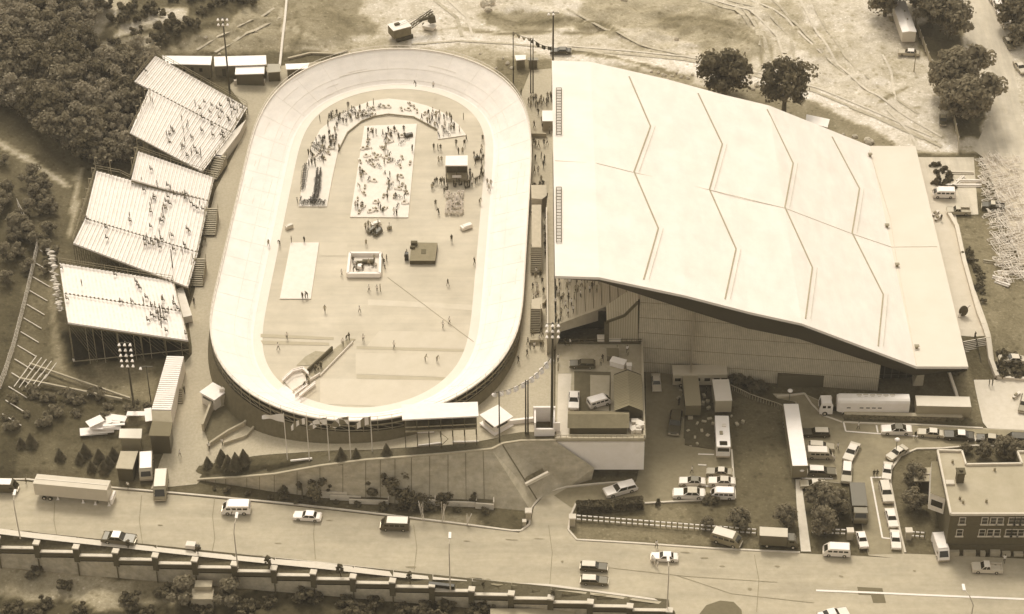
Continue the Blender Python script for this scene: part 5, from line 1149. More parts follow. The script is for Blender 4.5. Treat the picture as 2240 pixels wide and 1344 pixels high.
# ---------------------------------------------------------------- people
def human_mesh(name, pose, v_top, v_leg, seed=0):
    "one continuous skinned figure; z up, facing +x, feet at 0 (or seat for sitting)"
    J = {}
    lean = {'stand':0,'walk':.05,'sit':0,'bend':.55,'point':0}[pose]
    hz = .92 if pose != 'sit' else .12
    hip = Vector((0,0,hz)); def_r = {}
    def P(n, x, y, z, r, par): J[n] = (Vector((x,y,z)), r, par)
    P('pelvis',0,0,hz,.135,None); sx, sz = math.sin(lean), math.cos(lean)
    P('waist',.20*sx,0,hz+.20*sz,.12,'pelvis'); P('chest',.42*sx,0,hz+.42*sz,.15,'waist'); P('neck',.58*sx,0,hz+.57*sz,.055,'chest'); P('chin',.64*sx+.01,0,hz+.64*sz,.075,'neck'); P('head',.74*sx+.015,0,hz+.75*sz,.105,'chin'); P('crown',.80*sx,0,hz+.82*sz,.07,'head')
    for s, k in ((1,'l'),(-1,'r')):
        sh = Vector((.50*sx,s*.19,hz+.50*sz)); P('sh'+k,*sh,.065,'chest')
        if pose == 'point' and s == 1: el, wr = sh+Vector((.22,.06,.02)), sh+Vector((.45,.02,.1))
        elif pose == 'sit': el, wr = sh+Vector((.10,s*.05,-.26)), sh+Vector((.32,-s*.04,-.30))
        elif pose == 'bend': el, wr = sh+Vector((.10,s*.03,-.26)), sh+Vector((.22,0,-.50))
        elif pose == 'walk': el, wr = sh+Vector((-.10*s,s*.05,-.27)), sh+Vector((.02-.10*s,s*.04,-.50))
        else: el, wr = sh+Vector((-.03,s*.07,-.28)), sh+Vector((.06,s*.06,-.53))
        P('el'+k,*el,.042,'sh'+k); P('wr'+k,*wr,.028,'el'+k); d = (wr-el).normalized(); pm = wr+d*.07; P('pm'+k,*pm,.032,'wr'+k)
        e = Vector((0,1,0)) if abs(d.y) < .8 else Vector((1,0,0)); e = (e-d*e.dot(d)).normalized()
        for i, (o, l) in enumerate(((-.03,.065),(-.01,.078),(.01,.075),(.03,.06))):
            q = pm+e*o+d*l*.6; P('f%d%s'%(i,k),*q,.009,'pm'+k); q2 = q+d*l*.4+Vector((.012,0,-.004)); P('g%d%s'%(i,k),*q2,.008,'f%d%s'%(i,k))
        q = wr+d*.035+e*.05; P('th'+k,*q,.010,'pm'+k)
        P('hp'+k,0,s*.09,hz-.03,.095,'pelvis')
        if pose == 'sit': kn, an, to = Vector((.43,s*.12,hz+.0)), Vector((.46,s*.12,hz-.43)), Vector((.60,s*.13,hz-.47))
        elif pose == 'walk': kn, an, to = Vector((.14*s+.03,s*.09,.48)), Vector((.24*s-.04,s*.09,.08)), Vector((.24*s+.12,s*.10,.03))
        else: kn, an, to = Vector((.02,s*.11,.49)), Vector((0,s*.12,.08)), Vector((.15,s*.14,.03))
        P('kn'+k,*kn,.062,'hp'+k); P('an'+k,*an,.042,'kn'+k); P('to'+k,*to,.035,'an'+k)
    names = list(J); ix = {n:i for i,n in enumerate(names)}
    me = bpy.data.meshes.new(name+'_bones'); me.from_pydata([J[n][0] for n in names], [(ix[n],ix[J[n][2]]) for n in names if J[n][2]], [])
    o = bpy.data.objects.new('tmp_figure', me); COL.objects.link(o)
    md = o.modifiers.new('s','SKIN'); md.use_smooth_shade = True; sv = me.skin_vertices[0].data
    for n in names: sv[ix[n]].radius = (J[n][1],J[n][1])
    sv[0].use_root = True
    for i, n in enumerate(names): sv[i].use_root = (n == 'pelvis')
    sb = o.modifiers.new('u','SUBSURF'); sb.levels = 1; sb.render_levels = 1
    bpy.context.view_layer.update(); dg = bpy.context.evaluated_depsgraph_get(); m2 = bpy.data.meshes.new_from_object(o.evaluated_get(dg)); m2.name = name
    bpy.data.objects.remove(o); bpy.data.meshes.remove(me)
    ch = J['chest'][0]; nk = J['neck'][0]; hd = J['head'][0]
    for mm in (mat('shirt_%02d'%int(v_top*100), v_top, .1, 3), mat('trousers_%02d'%int(v_leg*100), v_leg, .1, 3), M_skin, M_hair): m2.materials.append(mm)
    for p in m2.polygons:
        c = p.center; k = 0
        if (c-hd).length < .19 and c.z > nk.z-.02: k = 3 if (c.z > hd.z+.03 or c.x < hd.x-.03) else 2
        elif min((c-J['pm'+a][0]).length for a in 'lr') < .13 or min((c-J['el'+a][0]).length for a in 'lr') < .10: k = 2
        elif pose == 'sit': k = 1 if (c.z < hz+.07 or c.x > .35) and c.z < hz+.12 else 0
        elif c.z < .93: k = 1
        p.material_index = k
    return m2
M_skin = mat('skin', .36, .05, 3); M_hair = mat('hair', .06, .2, 3)
PM = {}
def pmesh(pose, a, b):
    k = (pose,a,b)
    if k not in PM: PM[k] = human_mesh('person_'+pose, pose, a, b)
    return PM[k]
DK, LTC, MD = (.06,.05), (.78,.07), (.35,.10)
NP = [0]
PQ = []
def person(px, py, label, tone='d', pose='stand', group=None, face=None, pos=None):
    p = pos if pos is not None else G(px, py)
    PQ.append((py+(2000 if group is None else 0), (p.x,p.y,p.z+(.09 if pos is None else 0)), rnd.uniform(0,6.28) if face is None else face, rnd.uniform(.97,1.12), {'d':DK,'l':LTC,'m':MD,'w':(.8,.72)}[tone], pose, label, group))
def place_people(limit=298):
    PQ.sort(key=lambda q: -q[0]); vs, fs, mi, mats_, base = [], [], [], [], 0
    for q in PQ[:limit]:
        _, p, rz, s, (a, b), pose, label, group = q
        o = link('person', pmesh(pose, a, b)); o.location = p; o.rotation_euler = (0,0,rz); o.scale = (s,s,s); tag(o, label, 'person', group)
    for q in PQ[limit:]:
        _, p, rz, s, (a, b), pose, label, group = q; me = pmesh(pose, a, b); n = len(me.vertices); V = np.empty(n*3, np.float32); me.vertices.foreach_get('co', V); V = V.reshape(-1,3)*s
        c, d = math.cos(rz), math.sin(rz); vs.append(np.column_stack([V[:,0]*c-V[:,1]*d+p[0], V[:,0]*d+V[:,1]*c+p[1], V[:,2]+p[2]])); ix = []
        for m_ in me.materials:
            if m_ not in mats_: mats_.append(m_)
            ix.append(mats_.index(m_))
        for f in me.polygons: fs.append(tuple(v+base for v in f.vertices)); mi.append(ix[f.material_index])
        base += n
    if vs:
        me = bpy.data.meshes.new('crowd'); me.from_pydata(np.concatenate(vs).tolist(), [], fs)
        for m_ in mats_: me.materials.append(m_)
        me.polygons.foreach_set('material_index', mi); me.update(); o = link('crowd', me, kind='stuff'); tag(o, 'small distant people crowding the far end of the infield and upper grandstand', 'crowd')
def IF(px, py): p = W(px, py, ZI-.05); return p
def crowd(pts, label, group, mix='dddml', poses=('stand','stand','walk'), zf=None, face=None, jit=0):
    for x, y in pts:
        p = (zf(x,y) if zf else None); person(x, y, label, rnd.choice(mix), rnd.choice(poses), group, face, p)
def scatter(poly, n, md=5):
    out = []; xs = [p[0] for p in poly]; ys = [p[1] for p in poly]; t = 0
    while len(out) < n and t < n*60:
        t += 1; q = (rnd.uniform(min(xs),max(xs)), rnd.uniform(min(ys),max(ys)))
        if pip(poly, np.array([q]))[0] and all(math.hypot(q[0]-a,q[1]-b) > md for a,b in out): out.append(q)
    return out
# infield, lone figures
for x, y, tn, ps, lb in [(628,742,'l','walk','person in white shirt walking alone, left of the two beside the near left bank'),(609,766,'l','walk','person in white top near the inner left edge, nearest the curve'),(711,684,'m','walk','person in mid tone clothes walking alone left of centre'),(787,684,'l','walk','person in white shirt walking alone below the white ring enclosure'),
  (862,762,'l','walk','person in white shirt standing alone in the lower middle of the infield'),(795,747,'l','stand','person in white right of the tunnel ramp end'),(758,745,'d','bend','dark clothed person bending at the top of the tunnel ramp'),(750,756,'l','walk','person in white walking on the tunnel ramp boards'),(764,743,'d','stand','dark clothed person standing at the ramp top'),
  (969,717,'l','walk','left of two white shirted people on the diagonal cable'),(983,708,'l','walk','right of two white shirted people on the diagonal cable'),(980,626,'d','walk','dark clothed person alone right of the ring enclosure'),(1038,579,'d','walk','dark clothed person alone close to the right bank'),(988,530,'d','walk','dark clothed person alone above the dark podium'),
  (801,538,'m','walk','person alone above the white ring enclosure'),(748,604,'l','walk','person standing left of the white ring enclosure'),(807,638,'l','walk','left of three people below the ring enclosure'),(825,638,'l','stand','middle of three people below the ring enclosure'),(832,638,'m','stand','right of three people below the ring enclosure'),
  (1049,446,'m','bend','person stooping near the right bank below the crowd'),(930,790,'m','bend','left of two crouching figures in the lower right infield'),(956,790,'m','bend','right of two crouching figures in the lower right infield'),(588,540,'m','walk','person at the far left edge of the infield'),(638,532,'d','stand','dark clothed person above the left corner of the plain mat'),
  (666,532,'d','stand','dark clothed person at the top edge of the plain mat'),(612,538,'d','bend','dark clothed person bending over equipment at the left edge'),(700,266,'d','stand','person alone at the upper left on the apron'),(1014,262,'m','stand','person alone at the upper right inside the track'),(910,190,'d','bend','dark clothed cyclist helper standing on the far banking'),(948,193,'l','stand','pale clothed helper standing on the far banking'),
  (902,332,'d','stand','dark clothed person beside the right edge of the central mat'),(742,330,'m','stand','person standing at the inner edge of the curved mat on the left'),(953,452,'d','stand','person at the left of the white seating block'),(960,472,'d','bend','person bending by the lower left of the white seating block')]:
    person(x, y, lb, tn, ps, None, None, IF(x,y) if not (900<x<950 and y<200) else W(x,y,ZI+1.6))
# crowds on the infield
crowd(scatter([(700,268),(760,238),(830,222),(846,245),(800,258),(760,282),(740,290),(725,300)],20), 'person on the upper left bend of the curved white mat', 'people on the upper left of the curved mat', zf=IF, mix='ddm')
crowd(scatter([(920,262),(955,244),(990,262),(1018,292),(975,300),(960,290)],22,5), 'person in the dense group on the right end of the curved white mat', 'people on the right end of the curved mat', zf=IF, mix='dddml')
crowd(scatter([(668,325),(700,298),(740,300),(735,330),(715,350),(700,368),(675,365)],24,4), 'person in the cluster on the left arm of the curved white mat', 'people on the left arm of the curved mat', zf=IF, mix='dd')
crowd(scatter([(800,290),(905,285),(905,305),(800,310)],11,7), 'person at the top end of the central white mat', 'people at the top of the central mat', zf=IF, mix='dd')
crowd(scatter([(838,300),(850,300),(862,460),(845,465)],12,7), 'person working along the centre line of the central mat', 'people along the middle of the central mat', zf=IF, mix='dm', poses=('bend','sit','stand'))
crowd(scatter([(785,380),(800,370),(800,440),(780,445)],4,8)+scatter([(870,380),(895,380),(885,440),(865,440)],5,8), 'person standing off centre on the lower part of the central mat', 'people on the lower central mat', zf=IF, mix='dm', poses=('bend','stand'))
crowd([(778,456),(783,458),(790,457),(793,455),(828,452),(833,462),(838,468),(862,470),(868,474)], 'person at the lower end of the central white mat', 'people at the lower end of the central mat', zf=IF, mix='ddl')
crowd([(949,328),(958,330),(964,330),(998,320),(1003,338),(1012,338),(1016,320),(1020,310),(1037,345),(1040,362),(1052,342),(1053,360),(1056,310),(1054,330),(960,358),(966,356),(1044,352),(1057,352)], 'person in the loose group above and right of the open pavilion', 'people around the top of the pavilion', zf=IF, mix='dddm')
crowd(scatter([(1024,382),(1060,375),(1062,392),(1040,408),(1025,412)],14,4), 'person in the tight crowd at the right side of the pavilion', 'crowd at the right side of the pavilion', zf=IF, mix='dddl')
crowd([(948,412),(952,404),(956,402),(964,405),(968,403),(972,405),(1066,405),(1070,418),(1074,408),(945,416),(972,425)], 'person standing just outside the left or right of the pavilion front', 'people beside the pavilion front', zf=IF, mix='dm')
crowd(scatter([(975,405),(1022,402),(1028,412),(975,416)],10,4), 'person in the dark row directly in front of the pavilion', 'row of people before the pavilion', zf=IF, mix='dd', poses=('stand','sit'))
crowd([(840,580),(846,573),(842,588),(836,570)], 'person at the right side of the white ring enclosure', 'people at the right of the ring enclosure', zf=IF, mix='dl')
crowd(scatter([(770,567),(825,567),(822,598),(770,598)],11,6), 'person inside the white ring enclosure', 'people inside the ring enclosure', zf=lambda x,y: W(x,y,ZI+.5), mix='dml', poses=('stand','sit','bend'))
crowd([(800,503),(806,508),(812,502),(818,514),(826,505),(834,506),(822,516),(806,498),(852,503),(828,496)], 'person round the clutter of equipment above the ring enclosure', 'people round the equipment above the ring', zf=IF, mix='dml')
crowd([(888,566),(890,560),(886,570)], 'dark clothed person by the left edge of the dark podium', 'people beside the podium', zf=IF, mix='d')
crowd([(662,655),(668,654),(673,652)], 'person at the lower right corner of the plain white mat', 'people at the mat corner', zf=IF, mix='dd', poses=('bend','stand'))
crowd([(690,818),(697,812),(703,808),(701,802),(672,836),(676,842),(664,850),(692,808)], 'dark clothed person gathered along the tunnel ramp rail', 'people along the tunnel ramp rail', zf=IF, mix='ddm', poses=('stand','bend'))
# corridor and concourse
crowd(scatter([(1155,222),(1210,215),(1212,236),(1155,238)],20,4), 'person in the row waiting at the end of the corridor behind the arena', 'row of people at the far end of the corridor', mix='ddm')
crowd([(1168,318),(1172,322),(1178,324),(1190,320),(1197,318)], 'person by the stair head halfway along the corridor', 'people at the corridor stair head')
crowd([(1166,412),(1170,415),(1173,420),(1179,418),(1181,412),(1186,409),(1189,410),(1166,418)], 'person on the landing beside the right bank of the track', 'people on the landing beside the track', mix='ddl')
crowd([(1200,440),(1203,452),(1206,446),(1199,462),(1166,455),(1171,448),(1163,472),(1166,480)], 'person leaning at the corridor wall below the landing', 'people at the corridor wall below the landing', mix='dl')
crowd(scatter([(1164,250),(1208,245),(1206,300),(1166,300)],7,9)+scatter([(1166,345),(1192,340),(1192,400),(1166,400)],7,8)+scatter([(1164,440),(1194,440),(1194,535),(1164,535)],14,8)+scatter([(1165,600),(1192,600),(1192,650),(1165,650)],9,8)+scatter([(1162,690),(1195,700),(1195,770),(1155,770)],8,9), 'person strolling in the narrow corridor between track and arena', 'people strolling in the corridor', mix='dml')
crowd(scatter([(1162,545),(1182,540),(1182,585),(1163,585)],18,3.5), 'person on the crowded stair beside the right bank', 'crowd on the corridor stair', mix='dml')
crowd([(1192,545),(1196,552),(1194,535),(1198,548),(1193,560),(1167,660),(1165,670),(1175,650),(1172,655),(1168,676),(1195,672),(1199,680),(1204,678),(1197,690)], 'person near the head of the lower corridor stair', 'people at the head of the lower stair', mix='dml')
crowd([(1155,755),(1134,795),(1153,780),(1187,738),(1183,730),(1188,762)], 'person walking on the gravel between track and terrace', 'people on the gravel between track and terrace', mix='dm', poses=('walk','stand'))
crowd([(1217,640),(1224,626),(1223,615),(1217,642),(1240,635),(1244,648),(1246,625),(1243,660),(1225,680),(1226,700),(1217,700),(1262,620),(1272,628),(1285,618),(1290,640),(1252,610),(1258,640),(1275,612),(1300,625),(1310,622),(1232,655),(1215,668),(1222,648),(1228,662),(1237,675),(1250,670),(1256,655),(1264,640),(1270,650),(1280,635),(1295,632),(1248,618),(1236,612),(1228,690),(1242,690),(1254,684),(1222,712),(1305,640)], 'person on the striped concourse under the arena eave', 'people on the concourse under the eave', mix='dml', zf=lambda x,y: W(x,y,ZC+.02))
crowd([(1314,800),(1318,792),(1372,772),(1374,778),(1221,792),(1221,812),(1236,756),(1247,756),(1350,772)], 'person on the roof terrace beside the dark wagon', 'people on the roof terrace', mix='dml', zf=lambda x,y: W(x,y,8.45))
# entrance path, road, lots
for x, y, tn, lb in [(458,985,'l','person in white shirt walking left of another by the ramp walls'),(487,975,'l','person in white top at the end of the ramp walls'),(394,1000,'l','person in white shirt walking alone down the entrance path'),(58,1058,'m','person standing at the kerb left of the long semi trailer'),(281,1070,'l','person in pale top at the kerb right of the long semi trailer'),
  (508,1128,'l','person beside the white panel van on the road'),(338,1090,'m','person beside the tall grey van on the path, upper'),(340,1096,'l','person beside the tall grey van on the path, lower'),(1436,1200,'l','person with white hat at the kerb above the white rounded sedan'),(1427,1232,'w','first of the policemen in pale shirts by the white rounded sedan'),
  (1432,1237,'w','second person in pale shirt by the white rounded sedan'),(1438,1243,'w','third person in pale shirt by the white rounded sedan'),(2196,1232,'l','person in white shirt behind the pale pickup truck'),(1877,940,'l','person standing in the empty bay below the stone wall'),(2002,960,'d','dark clothed person below the white line of the bays'),
  (1832,985,'l','person in pale clothes right of the pale minibus'),(1824,1012,'l','person in pale clothes above the big dark wagon'),(1911,1045,'d','left of two dark clothed people at the bay corner'),(1918,1045,'d','right of two dark clothed people at the bay corner'),(1513,1036,'l','person standing above the white sedans of the lower parking'),
  (2163,845,'d','left of two people crossing the east plaza'),(2170,845,'d','right of two people crossing the east plaza'),(1485,888,'d','dark clothed person beside the ribbed grey trailer'),(1545,862,'d','person between the two end on trailers'),(2148,972,'l','left of two people by the courtyard wall'),(2158,974,'m','right of two people by the courtyard wall'),
  (583,170,'d','person alone below the right end of the booths'),(560,182,'d','right of two people at the snack booth counter'),(554,182,'d','left of two people at the snack booth counter'),(445,620,'d','person at the foot of the lower stand stair'),(450,532,'m','person beside the upper stair tower of the middle stand'),(425,668,'d','person below the stair tower by the lower stand'),
  (404,862,'d','person at the side steps of the small bleacher'),(1140,210,'d','person on the dark ground behind the track curve'),(163,800,'l','person in white top at the foot of the lower stand corner post'),(2132,742,'d','person at the top of the plaza stairs'),(2058,484,'d','person sitting on the paving near the arena corner')]:
    person(x, y, lb, tn, 'stand' if tn != 'l' else 'walk')
# ---------------------------------------------------------------- grandstands with spectators
M_seat = mat('seat_boards', .85, .05, .8); M_foot = mat('foot_boards', .80, .12, 1.0); M_shade = mat('stand_frame', .16, .2, 2)
def plane_hit(px, py, A, B, C):
    n = (B-A).cross(C-A); o = Vector((0,0,HCAM)); d = (W(px,py,0)-o); t = (A-o).dot(n)/d.dot(n); return o+d*t
SECT = []
def grandstand(name, label, secs, rails, nposts=9):
    base = W(*secs[0][3]); base.z = 0; t = thing(name, label, 'grandstand', (base.x,base.y,h(base.x,base.y))); o0 = Vector(t.location)
    for (bf, bn, ff, fn, rows) in secs:      # back-far, back-near, front-far, front-near (px,py,z)
        BF, BN, FF, FN = W(*bf), W(*bn), W(*ff), W(*fn); SECT.append((BF,BN,FF,FN)); m = MB(); f2 = MB(); tr = MB()
        for k in range(rows):
            a0, a1 = k/rows, (k+1)/rows; c = a0+(a1-a0)*.5
            L0, R0 = FF.lerp(BF,a0)-o0, FN.lerp(BN,a0)-o0; Lc, Rc = FF.lerp(BF,c)-o0, FN.lerp(BN,c)-o0; L1, R1_ = FF.lerp(BF,a1)-o0, FN.lerp(BN,a1)-o0
            z = L0.z; zs = z+(L1.z-L0.z)
            f2.quad((L0.x,L0.y,z),(R0.x,R0.y,z),(Rc.x,Rc.y,z),(Lc.x,Lc.y,z))
            zb = z+.20
            m.quad((Lc.x,Lc.y,zb),(Rc.x,Rc.y,zb),(R1_.x,R1_.y,zb),(L1.x,L1.y,zb)); m.quad((Lc.x,Lc.y,z),(Rc.x,Rc.y,z),(Rc.x,Rc.y,zb),(Lc.x,Lc.y,zb))
            m.quad((R0.x,R0.y,z-.3),(Rc.x,Rc.y,z-.3),(Rc.x,Rc.y,zb),(R0.x,R0.y,z)); m.quad((Rc.x,Rc.y,z-.3),(R1_.x,R1_.y,z-.3),(R1_.x,R1_.y,zb),(Rc.x,Rc.y,zb))
        ms = m.build('seating', M_seat, t); f2.build('footboards', M_foot, ms)
        # raking frames and posts
        fr = MB(); n = 7
        for i in range(n+1):
            u = i/n; F_, B_ = FF.lerp(FN,u), BF.lerp(BN,u)
            fr.beam(F_-o0-Vector((0,0,.5)), B_-o0-Vector((0,0,.5)), .15, .3)
            for w_ in (0,.2,.4,.6,.8,1.0):
                p = F_.lerp(B_,w_); g = h(p.x,p.y); fr.beam((p.x-o0.x,p.y-o0.y,g-.3-o0.z),(p.x-o0.x,p.y-o0.y,p.z-.5-o0.z),.14)
                if w_ > 0: q = F_.lerp(B_,w_-.2); fr.beam((q.x-o0.x,q.y-o0.y,h(q.x,q.y)-o0.z+.3),(p.x-o0.x,p.y-o0.y,p.z-.7-o0.z),.07)
        fr.build('support_frame', M_shade, t)
        ai = MB()                                                     # short dark aisle dashes on the far edge of the section
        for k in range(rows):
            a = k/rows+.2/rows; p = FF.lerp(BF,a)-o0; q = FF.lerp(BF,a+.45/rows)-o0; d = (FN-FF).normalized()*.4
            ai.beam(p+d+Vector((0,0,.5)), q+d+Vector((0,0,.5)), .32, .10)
        ai.build('aisle_rail', mat('aisle_dash', .10, .2, 2), t)
    for pts in rails:
        m = MB(); g = [W(*p)-o0 for p in pts]
        for a, b in zip(g[:-1], g[1:]):
            for dz in (.55,1.1): m.beam(a+Vector((0,0,dz)), b+Vector((0,0,dz)), .07)
            k = max(1,int((b-a).length/2.2))
            for i in range(k+1): q = a.lerp(b,i/k); m.beam(q, q+Vector((0,0,1.15)), .08)
        m.build('guard_rail', mat('rail_wood', .26, .1, 2), t)
    return t, o0
t, o0 = grandstand('grandstand','upper grandstand with two stepped sections of white benches next to the booths',
  [((340,122,14.5),(294,178,14.5),(541,235,7.6),(508,290,7.6),25),((325,195,13.5),(284,290,13.6),(508,291,7.6),(443,376,7.6),23)],
  [[(340,120,14.6),(541,232,7.7)],[(340,120,14.6),(292,180,14.6)],[(329,205,13.7),(283,290,13.7)],[(541,235,7.7),(508,290,7.7),(443,376,7.7)]])
m = MB(); q = [W(*p)-o0 for p in ((508,290,7.4),(538,262,7.4),(524,290,7.4),(482,345,7.4),(470,342,7.4))]; m.prism([(p.x,p.y) for p in q], -1.5, 7.4-o0.z); m.build('front_platform', M_offw, t)
t, o0 = grandstand('grandstand','middle grandstand of white benches with three sections, the largest of all',
  [((302,331,13.2),(287,392,13.2),(469,389,7.4),(457,440,7.4),22),((211,374,14.2),(186,478,14.2),(457,441,7.4),(433,552,7.4),30),((186,479,14.2),(160,532,14.2),(433,553,7.4),(412,628,7.4),30)],
  [[(302,329,13.3),(469,387,7.5)],[(302,329,13.3),(286,393,13.3),(264,382,13.5),(211,372,14.3),(160,532,14.3)],[(469,389,7.5),(433,552,7.5),(412,628,7.5)]])
t, o0 = grandstand('grandstand','lower grandstand of white benches standing over a dark hollow nearest the road',
  [((129,576,13.8),(139,642,13.8),(379,616,7.9),(396,681,7.9),29),((139,643,13.8),(148,706,13.8),(396,682,7.9),(412,745,7.9),29)],
  [[(129,574,13.9),(379,614,8.0)],[(129,574,13.9),(148,706,13.9)],[(379,616,8.0),(412,745,8.0)]])
m = MB(); g = [W(*p) for p in ((150,707,13.3),(413,746,7.3))]; ft = [W(163,800,3.0), W(416,772,4.8)]
m.beam(g[0]-o0, ft[0]-o0, .22); 
for k in range(8):
    a = g[0].lerp(g[1],k/7.5); m.beam(a-o0, (a.x-o0.x, a.y-o0.y-.2, h(a.x,a.y)-o0.z), .1)
m.beam(ft[0]-o0+Vector((0,0,1.0)), ft[1]-o0+Vector((0,0,.8)), .12); m.build('near_brace', M_grey, t)
def on_stand(k):
    BF,BN,FF,FN = SECT[k]
    def f(x, y):
        p = plane_hit(x, y, BF, FF, FN); p.z += .45; return p
    return f
GL = ['upper','upper','middle','middle','middle','lower','lower']
def seated(k, pts, face):
    crowd(pts, 'spectator seated on the benches of the %s grandstand' % GL[k], 'spectators on the %s grandstand' % GL[k], mix='dddddm', poses=('sit','sit','sit','stand'), zf=on_stand(k), face=face)
seated(0, [(446,228),(462,235),(458,250),(474,242),(481,236),(484,250),(478,262),(498,225),(502,232),(505,240),(508,228),(512,245),(520,252),(497,262),(500,268),(525,240),(532,246),(508,262),(518,268),(428,238),(436,242),(318,160)], .2)
seated(1, [(398,268),(374,285),(378,292),(370,298),(366,306),(370,315),(412,280),(410,288),(402,294),(418,305),(440,290),(464,300),(486,295),(482,300),(488,305),(400,325),(405,318),(398,332),(408,345),(420,345),(430,340),(424,328),(330,225),(335,232),(462,278),(442,262)], .2)
seated(2, [(329,375),(365,410),(345,415),(405,428),(375,425),(380,430)], .15)
seated(3, [(335,440),(332,450),(336,435),(366,435),(362,445),(358,455),(370,450),(360,460),(357,470),(355,480),(352,488),(350,495),(358,478),(330,462),(328,468),(285,483),(283,488),(328,500),(400,430),(404,438),(416,448),(422,455),(430,460),(438,458),(442,462),(408,505),(412,510),(310,400),(313,420)], .15)
seated(4, [(185,480),(190,484),(230,502),(232,525),(315,530),(320,535),(325,538),(330,532),(335,540),(340,528),(345,535),(350,520),(352,528),(348,545),(375,520),(372,528),(378,550),(402,540),(405,548),(400,562),(316,540),(322,528)], .15)
seated(5, [(296,620),(300,628),(304,634),(180,630),(318,655),(354,660),(357,664),(381,665),(379,670),(132,590),(145,658),(250,605)], .1)
seated(6, [(263,664),(287,664),(315,670),(330,672),(340,680),(345,688),(350,684),(355,680),(362,688),(358,695),(352,700),(346,694),(336,698),(330,694),(322,705),(354,722),(362,728),(388,680),(405,735),(348,705),(360,704),(370,690),(342,690),(352,690)], .1)
# stair towers by the stands
def stair(name, label, top, bot, wdt, ztop, zbot, n=12, m_=None, rails=True):
    a = W(top[0],top[1],ztop); b = W(bot[0],bot[1],zbot); d = (b.xy-a.xy); l = d.length; an = math.atan2(d.y,d.x)
    t = thing(name, label, 'stairs', (b.x,b.y,zbot), an); s = MB()
    for k in range(n):
        x = -l*(k+.5)/n; z = (ztop-zbot)*(k+1)/n; s.box((x,0,z/2),(l/n-.06,wdt,max(z,.1)), mi=0)
    s.build('steps', m_ or M_conc, t)
    r = MB(); e = MB()
    for k in range(n): e.box((-l*k/n-.02,0,(ztop-zbot)*(k+.5)/n),(.10,wdt,.10))
    e.build('nosing', M_dark, t)
    if rails:
        for s_ in (-1,1):
            q = MB(); q.beam((0,s_*wdt/2,1.0),(-l,s_*wdt/2,ztop-zbot+1.0),.09)
            for k in range(5): f = k/4; q.beam((-l*f,s_*wdt/2,(ztop-zbot)*f),(-l*f,s_*wdt/2,(ztop-zbot)*f+1.0),.08)
            q.build('handrail', M_grey, t)
    return t
stair('stairs','wooden stair at the front of the middle grandstand, upper one',(463,455),(458,515),2.6,7.6,5.3,13)
stair('stairs','wooden stair at the front of the middle grandstand, lower one',(436,565),(430,627),2.6,7.6,5.0,13)
stair('stairs','wooden stair dropping from the near front corner of the upper grandstand',(484,340),(462,392),2.4,7.4,5.3,11)
stair('stairs','corridor stair crowded with people beside the right bank',(1173,540),(1173,598),2.2,10.6,7.2,14)
stair('stairs','lower empty corridor stair beside the right bank',(1172,675),(1171,728),1.9,10.4,7.2,14)
stair('stairs','broad upper flight of steps down the east plaza',(2134,742),(2142,779),5.2,4.9,2.6,10,M_concl,False)
stair('stairs','short lower flight of steps down the east plaza',(2144,793),(2147,812),5.0,2.3,1.0,6,M_concl,False)
stair('stairs','small side steps against the little bleacher',(391,850),(391,884),1.5,4.6,3.0,7)
m = MB(); a, b = W(2132,738,5.0), W(2147,812,1.0); m.beam(a+Vector((0,0,1)), b+Vector((0,0,1)), .12)
for k in range(8): p = a.lerp(b,k/7); m.beam(p, p+Vector((0,0,1)), .1)
tag(m.build('stair_railing', M_darkm), 'dark handrail down the middle of the plaza stairs', 'railing')
# landings in the corridor
for i, (poly, lb) in enumerate([([(1163,448),(1184,448),(1184,540),(1163,540)],'pale raised platform between corridor and track beside the crowded stair'),([(1162,405),(1195,405),(1196,428),(1186,436),(1163,434)],'small landing with people above the long pale platform'),([(1163,655),(1186,650),(1186,675),(1163,676)],'small landing at the head of the lower corridor stair')]):
    m = MB(); q = [W(x,y,10.4) for x,y in poly]; c = q[0]; m.prism([(p.x-c.x,p.y-c.y) for p in q][::-1], 6.9-10.4, 0); o = m.build('platform', mat('platform_boards', .5 if i == 0 else .34, .08, 1)); o.location = c; tag(o, lb, 'platform')
for a_, b_, lb in (((1157,300),(1195,301),'low pale wall crossing the corridor'),((1184,440),(1197,430),'short concrete wall beside the upper landing'),((1186,672),(1200,664),'upper short concrete wall beside the lower stair'),((1160,752),(1188,752),'low pale kerb wall across the gravel below the lower stair')):
    A_, B_ = G(*a_), G(*b_); m = MB(); m.beam(Vector((0,0,.5)), B_-A_+Vector((0,0,.5)), .35, 1.1); o = m.build('low_wall', M_conc); o.location = A_; tag(o, lb, 'wall')
# platforms and box under the stands' fronts
m = MB(); q = [W(x,y,6.4) for x,y in ((386,632),(400,628),(420,690),(398,695))]; c = q[0]; m.prism([(p.x-c.x,p.y-c.y) for p in q][::-1], -1.6, 0); o = m.build('timber_landing', M_offw); o.location = c; tag(o, 'white boxed landing at the front of the lower grandstand', 'platform')
